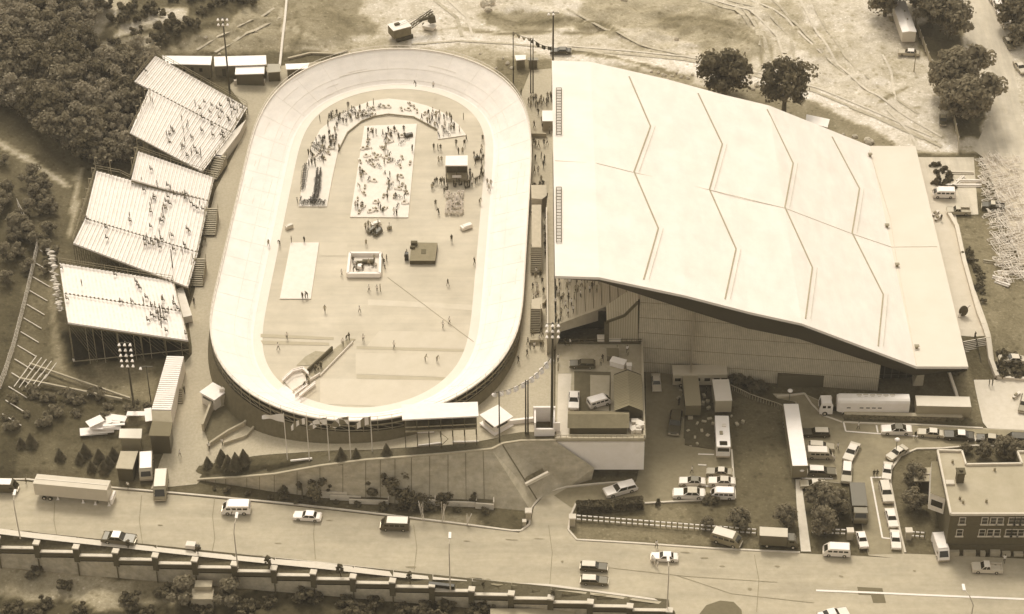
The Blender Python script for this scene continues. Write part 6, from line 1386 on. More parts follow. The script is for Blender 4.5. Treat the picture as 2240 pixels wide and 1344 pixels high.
# masts, flag poles, light strings
def px_up(base, ty):
    "height of a vertical thing standing at base whose top shows at pixel row ty"
    lo, hi = 0, 60
    for _ in range(40):
        m_ = (lo+hi)/2
        if PX(base.x,base.y,base.z+m_)[1] > ty: lo = m_
        else: hi = m_
    return lo
def mast(name, label, x, y, ty, r=.2, m_=None, cat='mast', lamps=0, z=None):
    b = G(x,y) if z is None else W(x,y,z); H_ = px_up(b, ty); t = thing(name, label, cat, b); m = MB(); m.tube((0,0,-.5),(0,0,H_),r,r*.6,8); m.build('pole', m_ or M_darkm, t)
    if lamps:
        m = MB(); m.beam((-1.2,0,H_-.3),(1.2,0,H_-.3),.12); m.build('cross_arm', M_darkm, t)
        for k in range(lamps):
            m = MB(); zz = H_-.2-(k//3)*1.25; m.tube((-1.0+(k%3)*1.0,-.25,zz),(-1.0+(k%3)*1.0,-.62,zz-.28),.14,.32,9); m.build('floodlight', M_white, t)
    return t, H_
mast('floodlight_mast','tall dark floodlight mast rising behind the upper grandstand',503,205,38,.22,lamps=6)
mast('floodlight_mast','tall dark floodlight mast standing below the lower grandstand',295,904,748,.22,lamps=15)
mast('leaning_pole','thinner pole with white lamps right of the lower left floodlight mast',330,878,800,.12,lamps=1)
mast('stand_mast','slim dark mast at the near corner of the upper grandstand',443,374,322,.14)
mast('stand_mast','slim dark mast at the near front corner of the middle grandstand',382,620,546,.14)
mast('light_mast','tall thick dark mast at the left corner of the roof terrace',1207,957,706,.30,lamps=9)
mast('light_mast','tall dark mast at the back left corner of the arena roof',1209,222,26,.26,lamps=2)
mast('light_mast','thin dark mast behind the far right bend of the track',1123,181,70,.15)
mast('light_mast','left of the twin masts behind the arena corridor',1161,204,84,.16); mast('light_mast','right of the twin masts behind the arena corridor',1166,204,83,.16)
mast('light_mast','thin mast holding the left end of the floodlight string below the track',1093,986,856,.16)
mast('light_mast','left of the twin masts by the open box booth',1150,953,832,.17); mast('light_mast','right of the twin masts by the open box booth',1155,953,832,.17)
def fl_string(label, p0, p1, n, sag, m_, rad, grp):
    t = thing('floodlight_string', label, 'light string', p0, 0, None); d = p1-p0; pts = [d*(k/20)-Vector((0,0,sag*math.sin(math.pi*k/20))) for k in range(21)]
    m = MB()
    for a, b in zip(pts[:-1], pts[1:]): m.beam(a, b, .08)
    m.build('cable', M_darkm, t)
    for k in range(n):
        q = d*((k+.5)/n)-Vector((0,0,sag*math.sin(math.pi*(k+.5)/n))); m = MB(); s = 1 if k%2 else -1
        m.tube(q+Vector((0,0,0)), q+Vector((.25*s,.1,-.65)), .12, rad, 8); m.build('lamp', m_, t)
fl_string('sagging string of white floodlights between the masts below the track, left run', W(1080,860,19.5), W(1153,834,19.5), 9, .5, M_white, .5, None)
fl_string('sagging string of white floodlights rising to the thick terrace mast, right run', W(1153,834,19.5), W(1206,782,22), 10, .5, M_white, .5, None)
fl_string('string of small dark lamps behind the far right bend, left run', W(1123,71,18.5), W(1163,85,18.5), 7, .3, mat('lamp_grey', .3), .2, None)
fl_string('string of dark round lamps behind the corridor, right run', W(1163,85,18.5), W(1209,103,18.5), 7, .6, M_darkm, .42, None)
# flags
def flag_mat(i):
    m = bpy.data.materials.new('flag_cloth'); m.use_nodes = True; N = m.node_tree.nodes; L = m.node_tree.links; b = N['Principled BSDF']
    tc = N.new('ShaderNodeTexCoord'); mp = N.new('ShaderNodeMapping'); t = N.new('ShaderNodeTexChecker' if i in (2,3) else 'ShaderNodeTexWave')
    L.new(tc.outputs['Object'], mp.inputs[0]); L.new(mp.outputs[0], t.inputs['Vector'])
    t.inputs['Scale'].default_value = [.1,.3,.8,.6,.22][i]; r = N.new('ShaderNodeValToRGB'); r.color_ramp.interpolation = 'CONSTANT'
    r.color_ramp.elements[0].color = sep(.82 if i == 0 else .2); r.color_ramp.elements[1].color = sep(.82); r.color_ramp.elements[1].position = .5
    L.new(t.outputs['Fac'], r.inputs[0]); L.new(r.outputs[0], b.inputs['Base Color']); b.inputs['Roughness'].default_value = .8; return m
for i, (bx, by, tx, ty, ln_, wd) in enumerate([(629,1006,622,904,4.2,2.0),(677,1008,671,913,3.0,1.4),(721,1010,717,912,3.6,1.7),(768,1010,766,910,3.6,1.8),(816,1012,812,910,3.0,1.9)]):
    lb = ['flagpole with a long white pennant, leftmost of the five','flagpole with a small dark patterned flag, second from the left','flagpole with a white and dark flag, middle of the five','flagpole with a mottled flag, second from the right','flagpole with a banded dark and white flag, rightmost of the five'][i]
    b = G(bx,by); H_ = px_up(b, ty); t = thing('flagpole', lb, 'flagpole', b, 0, 'flagpoles above the sloping wall'); m = MB(); m.tube((0,0,-.3),(0,0,H_),.09,.06,8); m.build('pole', M_offw, t)
    m = MB(); n, k = 12, 5; vs = []
    for a in range(n+1):
        for c in range(k+1):
            f = a/n; w_ = wd*(1-(.75*f if i == 0 else .15*f)); x = -ln_*f*.92; z = H_-.2-w_*c/k-f*f*(.5+1.3*(i != 0)); vs.append((x, .28*math.sin(f*9+i+c*.5)*f, z))
    m.add(vs, [(a*(k+1)+c,(a+1)*(k+1)+c,(a+1)*(k+1)+c+1,a*(k+1)+c+1) for a in range(n) for c in range(k)])
    fo = m.build('flag', flag_mat(i), t, smooth=True)
# flags and posts behind the stands
t = None
pm0 = None
for x, y, z, hh in [(340,120,14.5,3.2),(333,130,14.5,3),(325,140,14.5,3),(316,150,14.5,3),(308,160,14.5,3),(299,172,14.5,3),(318,222,13.6,3),(309,240,13.6,3),(300,258,13.6,3),(290,276,13.6,3),(302,330,13.2,3),(297,350,13.2,3),(290,372,13.2,3),(210,372,14.2,3.4),(204,395,14.2,3),(197,418,14.2,3),(191,440,14.2,3),(184,462,14.2,3),(177,485,14.2,3),(168,508,14.2,3),(243,378,14,3)]:
    p = W(x,y,z)
    if pm0 is None:
        m = MB(); m.tube((0,0,-1),(0,0,3.2),.06,n=6); m.box((.25,0,3.0),(.5,.15,.18)); pm0 = m.build('back_post', M_grey); tag(pm0, 'thin post rising behind the back row of a grandstand', 'post', 'thin posts behind the grandstands'); pm0.location = p
    else: dup(pm0, p)
# ragged canvas bundle on poles at the back of the lower stand
m = MB(); r = random.Random(4)
for k in range(44):
    f = k/43; q = W(108+f*26+r.uniform(-5,5), 545+f*135, 9-f*1.5+r.uniform(-1,1)); m.sphere(q, r.uniform(.2,.55), 6, 4, sc=(1.7,.7,.5))
m.v = [tuple(Vector(v)-W(118,600,8)) for v in m.v]; o = m.build('canvas_bundle', M_offw, smooth=True); o.location = W(118,600,8); tag(o, 'ragged pale canvas rolled along the back of the lower grandstand', 'canvas')
# ---------------------------------------------------------------- buildings and booths
def local(o): return Vector(o.location)
def booth(name, label, pts, z, H_, vw, vr, over=.3, cat='booth', slope=0, door=None, win=None, parts=True):
    "pts: photo pixels of the four roof corners (clockwise from front-left), roof height above local ground"
    g = G(sum(p[0] for p in pts)/4, sum(p[1] for p in pts)/4+9*H_) if z is None else W(sum(p[0] for p in pts)/4, sum(p[1] for p in pts)/4+9*H_, z)
    zt = g.z+H_; q = [W(x,y,zt) for x,y in pts]; t = thing(name, label, cat, g); c = sum(q, Vector())/4
    ins = [(p.x+(c.x-p.x)*over/max(1,(c-p).length)-g.x, p.y+(c.y-p.y)*over/max(1,(c-p).length)-g.y) for p in q]
    m = MB(); m.prism(ins, -.6, H_-.1); w_ = m.build('wall', vw if not isinstance(vw,float) else paint(vw), t)
    m = MB(); m.prism([(p.x-g.x,p.y-g.y) for p in q], H_-.08, H_+.1); r_ = m.build('roof', vr if not isinstance(vr,float) else paint(vr), t)
    fl, fr_ = Vector(ins[0]+(0,)), Vector(ins[1]+(0,)); d = fr_-fl; n = Vector((d.y,-d.x,0)).normalized()*.03
    for kind, lst, mm in (('door', door or (), M_brown), ('window', win or (), M_gl)):
        for (u0,u1,z0,z1) in lst:
            a = fl+d*u0+n; b = fl+d*u1+n; m = MB(); m.beam(a+Vector((0,0,(z0+z1)/2)), b+Vector((0,0,(z0+z1)/2)), .05, z1-z0); m.build(kind, mm, w_)
    return t
M_brown = mat('brown_boards', .085, .2, 2, kind='bandx'); M_counter = mat('counter_white', .7, .05, 1)
booth('booth','long low booth with white roof left of the striped mast behind the upper grandstand',[(362,141),(461,143),(464,124),(354,123)],None,2.8,mat('booth_wall', .20, .15, 1),.84,door=[(.55,.62,0,2.1)],win=[(.75,.82,1,1.9),(.35,.42,1,1.9)])
booth('booth','long low booth with white roof just right of the tall mast behind the upper grandstand',[(469,146),(583,142),(582,122),(468,125)],None,2.8,mat('booth_wall', .20, .15, 1),.84,door=[(.12,.2,0,2.1)])
t = booth('snack_booth','open fronted snack booth with bright sloping awning in front of the white roofed booths',[(514,164),(578,162),(579,140),(516,141)],None,2.9,.10,.86)
m = MB(); a, b = G(512,184), G(580,182); o_ = local(t); m.beam(a-o_+Vector((0,0,.5)), b-o_+Vector((0,0,.5)), .5, 1.0); m.build('counter', M_counter, t)
booth('ticket_booth','small white roofed booth with open counter at the upper left bend of the track',[(626,153),(672,151),(677,139),(624,141)],None,2.5,.13,.84)
booth('dark_kiosk','small dark kiosk between the snack booth and the track bend',[(585,160),(614,158),(613,141),(585,141)],None,2.4,.12,.24)
booth('site_hut','white roofed hut behind the right bend of the track beside the thin masts',[(1129,133),(1150,131),(1150,121),(1126,122)],None,2.5,.16,.8)
booth('dark_hut','dark roofed hut behind the twin masts at the back of the corridor',[(1154,133),(1178,133),(1177,127),(1155,127)],None,2.2,.12,.17)
booth('site_cabin','white roofed cabin under the loose crowned tree behind the arena',[(1762,268),(1810,280),(1815,262),(1764,251)],None,2.5,.14,.82)
booth('kiosk','white awning booth at the head of the corridor against the arena corner',[(1186,266),(1212,266),(1212,243),(1186,243)],None,2.6,.4,.8)
booth('brown_shed','grey roofed brown shed standing beside the white roofed van',[(253,1025),(290,1027),(302,988),(264,988)],None,2.9,M_brown,mat('grid_roof', .45, .08, .8),door=[(.55,.85,.2,2.2)])
booth('pale_cabin','pale rounded flat roofed cabin next to the heap of white boards',[(260,959),(309,960),(311,939),(262,939)],None,3.4,.24,.50,cat='cabin')
booth('stripped_shed','dark plank roofed shed on legs at the lower end of the small bleacher',[(325,954),(372,955),(378,925),(333,922)],None,4.2,.07,mat('plank_roof', .17, .15, 2, kind='bandx'),cat='shed')
# small roofed bleacher / ramp left of the track
bl = thing('small_bleacher','narrow white stepped bleacher below the lower grandstand','bleacher',G(365,900)); o_ = local(bl)
zt0, zt1 = 7.5, 6.0; q = [W(365,779,zt0), W(402,780,zt0), W(374,898,zt1), W(331,897,zt1)]
m = MB(); n = 26
for k in range(n):
    a0, a1 = k/n, (k+.8)/n; A_, B_, C_, D_ = q[0].lerp(q[3],a0), q[1].lerp(q[2],a0), q[1].lerp(q[2],a1), q[0].lerp(q[3],a1); m.prism([(p.x-o_.x,p.y-o_.y) for p in (A_,D_,C_,B_)], A_.z-.3-o_.z, A_.z-o_.z)
m.build('bench_boards', M_seat, bl)
m = MB(); m.add([p-o_-Vector((0,0,.32)) for p in q]+[Vector((p.x-o_.x,p.y-o_.y,-1.5)) for p in q], [(0,3,2,1),(3,7,6,2),(2,6,5,1),(0,4,7,3)]); m.build('side_boards', M_offw, bl)
q2 = [W(331,898,zt1), W(374,899,zt1), W(377,925,5.2), W(333,922,5.2)]; m = MB(); m.add([p-o_ for p in q2],[(0,3,2,1)]); m.build('end_board', mat('end_board', .36, .08, 1), bl)
# finish stand on stilts
fs = thing('finish_stand','white roofed finish stand raised on thin stilts over the bottom of the track','viewing stand',G(962,1000)); o_ = local(fs)
bl_, br_ = G(890,1003), G(1042,1000); zr = bl_.z+px_up(bl_, 917); q = [W(880,919,zr), W(1047,911,zr), W(1045,880,zr), W(878,886,zr)]
m = MB(); m.prism([(p.x-o_.x,p.y-o_.y) for p in q], zr-.2-o_.z, zr+.08-o_.z); m.build('roof', M_white, fs)
m = MB(); e = [(q[i].lerp(sum(q,Vector())/4,.06)) for i in range(4)]; m.prism([(p.x-o_.x,p.y-o_.y) for p in e], zr-3.0-o_.z, zr-2.8-o_.z); m.build('floor', M_dark, fs)
m = MB(); m.quad(*[Vector((p.x-o_.x,p.y-o_.y-.0,z_)) for p, z_ in ((e[3],zr-2.8-o_.z),(e[2],zr-2.8-o_.z),(e[2],zr-.2-o_.z),(e[3],zr-.2-o_.z))]); m.build('back_panel', M_darkm, fs)
m = MB(); m.beam(e[0]-o_+Vector((0,0,-1.9)), e[1]-o_+Vector((0,0,-1.9)), .12, .18); m.beam(e[0]-o_+Vector((0,0,-2.9)), e[1]-o_+Vector((0,0,-2.9)), .2, .3); m.build('front_rail', M_grey, fs)
for k in range(7):
    for a_, b_ in ((e[0],e[1]),(e[3],e[2])):
        p = a_.lerp(b_,k/6); m = MB(); g_ = h(p.x,p.y); m.beam((p.x-o_.x,p.y-o_.y,min(g_,7)-o_.z-.2),(p.x-o_.x,p.y-o_.y,zr-.1-o_.z),.14); m.build('post', M_dark, fs)
m = MB()
for k in (3,):
    p = e[0].lerp(e[1],.45); r_ = e[0].lerp(e[1],.6)
    for j in range(5): a_ = p if j%2 == 0 else r_; b_ = r_ if j%2 == 0 else p; m.beam((a_.x-o_.x,a_.y-o_.y,zr-3-2.1*j-o_.z),(b_.x-o_.x,b_.y-o_.y,zr-5.1-2.1*j-o_.z),.08)
m.build('cross_brace', M_grey, fs)
for (a_, b_, lb) in (((891,949),(950,948),'upper pale timber bar lying under the finish stand'),((915,978),(967,972),'lower left pale timber bar under the finish stand'),((990,970),(1047,969),'lower right pale timber bar under the finish stand'),((636,1011),(683,1006),'white bar on the ground between the two left flagpoles'),((786,1013),(816,1014),'white bar on the ground beside the rightmost flagpole')):
    A_, B_ = G(*a_), G(*b_); m = MB(); m.beam(Vector((0,0,.3)), B_-A_+Vector((0,0,.3)), .22, .3); o = m.build('barrier_bar', M_white); o.location = A_; tag(o, lb, 'barrier')
A_, B_ = G(1078,980), G(1172,922); m = MB(); m.beam(Vector((0,0,.5)), B_-A_+Vector((0,0,.5)), .5, 1.0); o = m.build('ramp_wall', M_white); o.location = A_; tag(o, 'long white board running from the finish stand up to the open box booth', 'barrier')
# kiosk with hip awning
k_ = thing('small_kiosk','small white square kiosk with flat roof between finish stand and twin masts','kiosk',G(1086,932), math.radians(40)); m = MB(); m.box((0,0,1.0),(3.4,3.4,2.2)); w_ = m.build('wall', M_offw, k_)
m = MB(); m.box((0,0,1.55),(3.46,2.4,.7)); m.build('window', M_gl, w_); m = MB(); m.box((0,0,1.55),(2.4,3.46,.7)); m.build('window', M_gl, w_)
m = MB(); m.box((0,0,2.35),(4.4,4.4,.18)); m.build('roof', M_white, k_); m = MB(); m.box((0,0,.35),(4.5,4.5,.25)); m.build('counter', M_white, k_)
# open box booth
b_ = thing('open_booth','white framed open topped booth with dark inside beside the thick mast','booth',G(1191,955)); m = MB()
for s in (-1.7,1.7): m.box((s,2.0,1.6),(.3,4.0,3.2))
m.box((0,0,.9),(3.6,.35,1.9)); m.box((0,4.0,1.9),(4.0,.4,3.4)); m.build('frame', M_white, b_); m = MB(); m.box((0,2,.1),(3.2,3.8,.2)); m.build('floor', M_dark, b_); m = MB(); m.box((2.3,1.2,1.2),(1.0,.3,2.2)); m.build('side_panel', M_white, b_)
# heap of white boards
r = random.Random(8); o_ = None
for k, (x, y, L1, W1, a_) in enumerate([(205,946,5,2.2,.2),(225,940,4.5,2,.35),(215,950,6,1.2,.1),(240,925,4.5,1.6,-.1),(255,922,4,1.6,-.2),(222,935,4,1.8,.5),(235,948,5,.8,.05),(300,918,3.5,1.3,-.05),(327,922,1.3,4,.2),(250,945,4,.6,.2),(212,938,3,2,.6)]):
    g = G(x, y); m = MB(); m.box((0,0,.25+.16*k),(L1,W1,.14)); o = m.build('loose_board', M_white); o.location = g; o.rotation_euler = (r.uniform(-.06,.06), r.uniform(-.08,.08), a_); tag(o, 'white board lying in the heap beside the pale cabin', 'board', 'white boards heaped beside the pale cabin')
# fence on the left slope
fpts = [(40,455),(62,500),(84,545),(72,600),(58,660),(44,715),(30,770),(14,820),(2,850),(-15,880)]
fp = path(fpts, 3); ft_ = thing('wire_fence','pale mesh fence winding down the dark slope at the left edge','fence',fp[0]); o_ = local(ft_)
m = MB(); n = MB()
for a_, b2 in zip(fp[:-1], fp[1:]):
    a_, b2 = a_-o_, b2-o_
    for z_ in (.3,.9,1.5,2.1): m.beam(a_+Vector((0,0,z_)), b2+Vector((0,0,z_)), .05, .07)
    for k in range(4): p = a_.lerp(b2,k/4); q = a_.lerp(b2,(k+1)/4); m.beam(p+Vector((0,0,.2)), q+Vector((0,0,2.1)), .04); m.beam(q+Vector((0,0,.2)), p+Vector((0,0,2.1)), .04)
    n.beam(a_, a_+Vector((0,0,2.3)), .12)
m.build('mesh_panel', M_offw, ft_); n.build('fence_post', M_offw, ft_)
for k in range(13):
    x0_, y0_ = 85-k*6.6, 548+k*30; a_, b2 = G(x0_,y0_), G(x0_+38,y0_+22); 
    if k == 0: m = MB(); m.beam(Vector((0,0,.25)), b2-a_+Vector((0,0,.25)), .14, .14); tie = m.build('fence_strut', M_offw); tie.location = a_; tag(tie, 'thin pale strut lying downhill from the mesh fence', 'strut', 'thin struts along the mesh fence')
    else: dup(tie, a_)
# ladder-like timber trestles
for (a_, b2, lb) in (((65,800),(285,876),'upper long timber beam lying with short cross pieces at lower left'),((42,832),(268,878),'lower long timber beam lying with short cross pieces at lower left')):
    A_, B_ = G(*a_), G(*b2); t = thing('timber_beam', lb, 'timber', A_); m = MB(); d = B_-A_; m.beam(Vector((0,0,.5)), d+Vector((0,0,.5)), .32, .4); m.build('beam', M_offw if False else mat('weathered_timber', .42, .12, 1), t)
    for k in range(5):
        p = d*(.02+k*.05); c = MB(); c.beam(p+Vector((-.9,-2.2,.4)), p+Vector((.7,2.0,.9)), .13); c.build('cross_piece', M_offw, t)
A_ = G(210,862); m = MB()
for k in range(7): m.beam((-1.5+k*.5,-.6,.2+.15*(k%3)),(-1.2+k*.5,.6,.5),.15)
o = m.build('lumber_pile', M_white); o.location = A_; tag(o, 'small heap of short white lumber between the two long timber beams', 'lumber')
# ramp walls near the underpass
for pp, hh, lb in (([(445,945),(463,897),(500,878),(520,868)],2.2,'angled concrete wall at the left of the underpass beneath the track'),([(455,980),(500,950),(535,932),(556,912)],1.2,'middle low wall of the ramp leading to the underpass'),([(490,974),(538,958),(560,934),(580,915)],.9,'lower low wall of the ramp leading to the underpass')):
    p_ = path(pp, 2); o_ = p_[0]; m = MB()
    for a_, b2 in zip(p_[:-1], p_[1:]): m.beam(a_-o_+Vector((0,0,hh/2-.2)), b2-o_+Vector((0,0,hh/2-.2)), .4, hh)
    o = m.build('ramp_wall', M_conc); o.location = o_; tag(o, lb, 'wall')
structure(sheet('underpass_ramp', [(447,945),(466,900),(505,882),(530,898),(560,912),(538,930),(500,948),(460,978)], mat('ramp_dark', .13, .2, 1.5), .12, 1.5))
m = MB(); g = G(545,908); m.box((0,0,1.0),(5.5,.4,2.4)); o = m.build('underpass_mouth', M_black); o.location = g+Vector((0,1.2,0)); o.rotation_euler = (0,0,-.5); tag(o, 'dark mouth of the underpass beneath the lower left track bend', 'underpass')
# booth jutting at the lower left bend
t = thing('judge_booth','white boxed booth with clutter jutting from the lower left bend of the track','booth',G(470,880),math.radians(-38)); m = MB(); m.box((0,0,1.2),(3.4,3.2,2.6)); m.build('wall', M_offw, t); m = MB(); m.box((0,-1.62,1.7),(2.6,.05,.5)); m.build('window', M_gl, t)
m = MB(); m.box((0,0,2.6),(3.9,3.6,.16)); m.build('roof', M_white, t); m = MB(); r = random.Random(3)
for k in range(9): m.box((r.uniform(-.5,2.2),r.uniform(.6,4),2.6+r.random()*.6),(r.uniform(.4,1.2),r.uniform(.3,.8),r.uniform(.2,.7)),r.random())
m.build('stacked_boxes', M_offw, t)
# ---------------------------------------------------------------- roof terrace deck
DK_Z = 8.35
tp_ = [W(1214,962,DK_Z), W(1410,962,DK_Z), W(1404,752,DK_Z), W(1216,752,DK_Z)]
dt = thing('roof_terrace','raised concrete parking terrace with quonset sheds on top and a pale front panel','terrace',(tp_[0].x,tp_[0].y,0)); o_ = local(dt)
m = MB(); m.prism([(p.x-o_.x,p.y-o_.y) for p in tp_], 7.2, DK_Z); sl_ = m.build('deck_slab', mat('terrace_asphalt', .40, .12, 1), dt)
m = MB(); x0_, x1_ = tp_[0].x-o_.x, tp_[1].x-o_.x; xl = W(1300,1024,3.0).x-o_.x
m.add([(x0_,-.3,7.9),(x1_,-.3,7.9),(x1_,-.9,1.9),(xl,-.9,1.9),(x0_,.1,7.6)],[(4,3,2,1,0)]); m.add([(x0_,0,7.9),(x1_,0,7.9),(x1_,-.3,7.9),(x0_,-.3,7.9)],[(3,2,1,0)]); m.add([(x1_,-.9,1.9),(x1_,-.3,7.9),(x1_,2,7.9),(x1_,2,1.9)],[(3,2,1,0)])
m.build('front_panel', mat('front_panel', .80, .05, .6), dt)
m = MB(); m.quad((xl,2.5,-.5),(x1_,2.5,-.5),(x1_,2.5,7.2),(xl,2.5,7.2)); m.quad((x1_-.05,2.5,-.5),(x1_-.05,tp_[2].y-o_.y,-.5),(x1_-.05,tp_[2].y-o_.y,7.25),(x1_-.05,2.5,7.25)); m.build('garage_recess', mat('recess_shaded_concrete', .15, .1, 1), dt)  # recess walls coloured dark for the shade under the deck
for (a_, b2, nm) in (((1214,962),(1410,962),'guard_rail'),((1410,962),(1404,752),'guard_rail'),((1404,752),(1222,752),'rear_rail')):
    A_, B_ = W(*a_,DK_Z)-o_, W(*b2,DK_Z)-o_; m = MB(); m.beam(A_+Vector((0,0,.25)), B_+Vector((0,0,.25)), .4, .5); m.beam(A_+Vector((0,0,1.05)), B_+Vector((0,0,1.05)), .1); n = 16
    for k in range(n+1): p = A_.lerp(B_,k/n); m.beam(p, p+Vector((0,0,1.05)), .09)
    m.build(nm, M_conc if nm == 'guard_rail' else M_dark, dt)
m = MB(); q = [W(x,y,DK_Z+.02)-o_ for x,y in ((1218,960),(1243,960),(1250,818),(1221,818))]; m.add(q,[(0,1,2,3)]); m.build('pale_strip', M_concl, sl_)
m = MB(); q = [W(x,y,DK_Z+.02)-o_ for x,y in ((1256,905),(1336,905),(1336,814),(1256,812))]; m.add(q,[(0,1,2,3)]); m.build('tar_panel', mat('tar_panel', .13, .15, 1), sl_)
m = MB(); q = [W(x,y,DK_Z+.03) for x,y in ((1291,898),(1332,900),(1334,822),(1291,821))]; c = q[0]; m.prism([(p.x-c.x,p.y-c.y) for p in q], 0, .06); o = m.build('tarpaulin', mat('tarpaulin', .42, .1, .6)); o.location = c; tag(o, 'pale rectangular tarpaulin under the angled white van on the terrace', 'tarpaulin')
def gable_shed(name, label, fl, fr_, bl2, zb, he, hr, mm, along='y'):
    A_, B_, C_ = W(*fl,zb), W(*fr_,zb), W(*bl2,zb); t = thing(name, label, 'shed', A_); u = B_-A_; v = C_-A_; Z = lambda z: Vector((0,0,z)); z0 = Vector((0,0,0))
    m = MB(); m.add([z0,u,u+v,v,Z(he),u+Z(he),u+v+Z(he),v+Z(he)],[(0,1,5,4),(1,2,6,5),(2,3,7,6),(3,0,4,7)])
    if along == 'y': m.add([Z(he),u+Z(he),u/2+Z(hr)],[(0,1,2)]); m.add([v+Z(he),u+v+Z(he),u/2+v+Z(hr)],[(2,1,0)])
    m.build('wall', M_brown, t); r = MB()
    if along == 'y':
        e = v.normalized()*.4; n = 12
        for k in range(n):
            a_ = v*(k/n)-e; b2 = v*((k+1)/n)-e+v/n*.12; lift = Z(.06*(1-k/n)+.05)
            r.quad(a_+Z(he)-u*.03, a_+u/2+Z(hr)+lift, b2+u/2+Z(hr), b2+Z(he)-u*.03); r.quad(a_+u/2+Z(hr)+lift, a_+u*1.03+Z(he), b2+u*1.03+Z(he), b2+u/2+Z(hr))
    else:
        e = u.normalized()*.4
        r.quad(-e+Z(he)-v*.05, u+e+Z(he)-v*.05, u+e+v/2+Z(hr), -e+v/2+Z(hr)); r.quad(-e+v/2+Z(hr), u+e+v/2+Z(hr), u+e+v*1.05+Z(he), -e+v*1.05+Z(he))
        r.add([-e+Z(he)-v*.05, -e+v/2+Z(hr), -e+v*1.05+Z(he)],[(0,1,2)]); r.add([u+e+Z(he)-v*.05, u+e+v/2+Z(hr), u+e+v*1.05+Z(he)],[(2,1,0)])
    r.build('roof', mm, t); return t
M_tar = mat('felt_roof', .20, .15, .8, bump=.1)
gable_shed('gabled_shed','brown gabled shed with ribbed felt roof on the right of the terrace',(1345,915),(1404,915),(1343,838),DK_Z,2.1,3.3,mat('ribbed_felt', .21, .18, .7, kind='bandy', dist=1.5))
gable_shed('long_shed','long low dark roofed shed across the front of the terrace',(1246,950),(1371,950),(1247,916),DK_Z,1.6,2.9,M_tar,'x')
m = MB(); q = [W(x,y,DK_Z+.03) for x,y in ((1376,950),(1406,950),(1406,925),(1376,925))]; c = q[0]; r = random.Random(6); GQ = 'white crates at the front right corner of the terrace'
cr_ = None
for k in range(9):
    x, y = r.uniform(1376,1402), r.uniform(922,950)
    m = MB(); m.box((0,0,.4),(1,1,.8)); m.box((0,0,.83),(1.06,1.06,.06))
    if cr_ is None: cr_ = m.build('crate', M_offw, bevel=.03); tag(cr_, 'white crate piled at the front right corner of the terrace', 'crate', GQ); cr_.location = W(x,y,DK_Z)
    else: cc_ = dup(cr_, W(x,y,DK_Z), r.uniform(0,1.5)); cc_.scale = (r.uniform(.7,1.5),r.uniform(.7,1.3),r.uniform(.6,1.5))
for x, y, sx, sy, v_, lb in ((1352,800,2.8,1.6,.84,'white covered cart behind the gabled shed on the terrace'),(1376,808,.9,.9,.8,'small white box behind the gabled shed on the terrace'),(1340,782,2.2,2.4,.16,'dark square crate at the back of the terrace'),(1332,748,4.4,1.2,.66,'pale slab block at the foot of the concourse leg')):
    m = MB(); m.box((0,0,.6),(sx,sy,1.1)); m.box((0,0,1.2),(sx+.12,sy+.12,.1)); o = m.build('storage_box', paint(v_), bevel=.06); o.location = W(x,y,DK_Z); o.rotation_euler = (0,0,-.4 if v_ == .84 else 0); tag(o, lb, 'box')
# ---------------------------------------------------------------- brick building lower right
M_brk = mat('red_brick', .115, .18, 1.2, kind='brick'); M_rf2 = mat('gravel_roof', .39, .10, .35); M_par = mat('parapet_stone', .62, .06, 1)
gF = G(2068,1212); YB2 = gF.y; ZR = zAtY(2080,1124,YB2); bb = thing('brick_building','flat roofed dark brick building with a courtyard notch at the lower right','building',(gF.x,gF.y,gF.z)); o_ = local(bb)
P_ = lambda x, y, z=ZR: W(x,y,z)-o_
rp = [P_(2080,1124), P_(2470,1124), P_(2470,985), P_(2226,988), P_(2236,1014), P_(2113,1016), P_(2104,986), P_(2051,985)]
fp_ = [(p.x,p.y) for p in rp]
m = MB(); m.prism(fp_, -1.5, ZR-o_.z-.35); m.build('wall', M_brk, bb)
m = MB(); m.add([(p[0],p[1],ZR-o_.z-.3) for p in fp_],[tuple(range(len(fp_)))]); rf = m.build('roof', M_rf2, bb)
m = MB()
for i in range(len(fp_)): a_, b2 = fp_[i], fp_[(i+1)%len(fp_)]; m.beam((a_[0],a_[1],ZR-o_.z-.12),(b2[0],b2[1],ZR-o_.z-.12),.32,.5)
m.build('parapet', M_par, bb)
def bwin(x, z, w_, h_):
    fr = MB(); fr.box((x,-.04,z),(w_,.12,h_)); f_ = fr.build('window', M_par, bb)
    for s in (-1,1): p = MB(); p.box((x,-.11,z+s*h_*.235),(w_-.22,.04,h_*.40)); p.build('pane', M_gl, f_)
    p = MB(); p.box((x,-.14,z-h_/2-.08),(w_+.3,.26,.16)); p.build('sill', M_par, f_)
for row, (py_, lst) in enumerate(((1139,[2105,2154,2173,2188,2213,2226,2239]),(1165,[2099,2148,2166,2181,2206,2219,2233]))):
    for x in lst: q = W(x,py_,zAtY(x,py_,YB2))-o_; bwin(q.x, q.z, 1.15, 1.55)
m = MB(); m.beam((0,-.05,2.1),(rp[1].x,-.05,2.1),.2,.3); m.build('string_course', M_dark, bb)
m = MB(); r = random.Random(5); x = .6
while x < rp[1].x-1: w_ = r.uniform(.8,2.2); m.box((x+w_/2,-.35,.25),(w_,.7,r.uniform(.7,1.8))); x += w_+r.uniform(.3,.9)
m.build('stone_base', M_conc, bb)
c = P_(2099,1050); m = MB(); m.box((c.x,c.y,c.z+.9),(1.3,1.3,2.2)); m.box((c.x,c.y,c.z+2.05),(1.6,1.6,.2)); ch_ = m.build('chimney', M_brk, rf); m = MB(); m.tube((c.x,c.y,c.z+2.1),(c.x,c.y,c.z+2.5),.35); m.build('chimney_pot', M_dark, ch_)
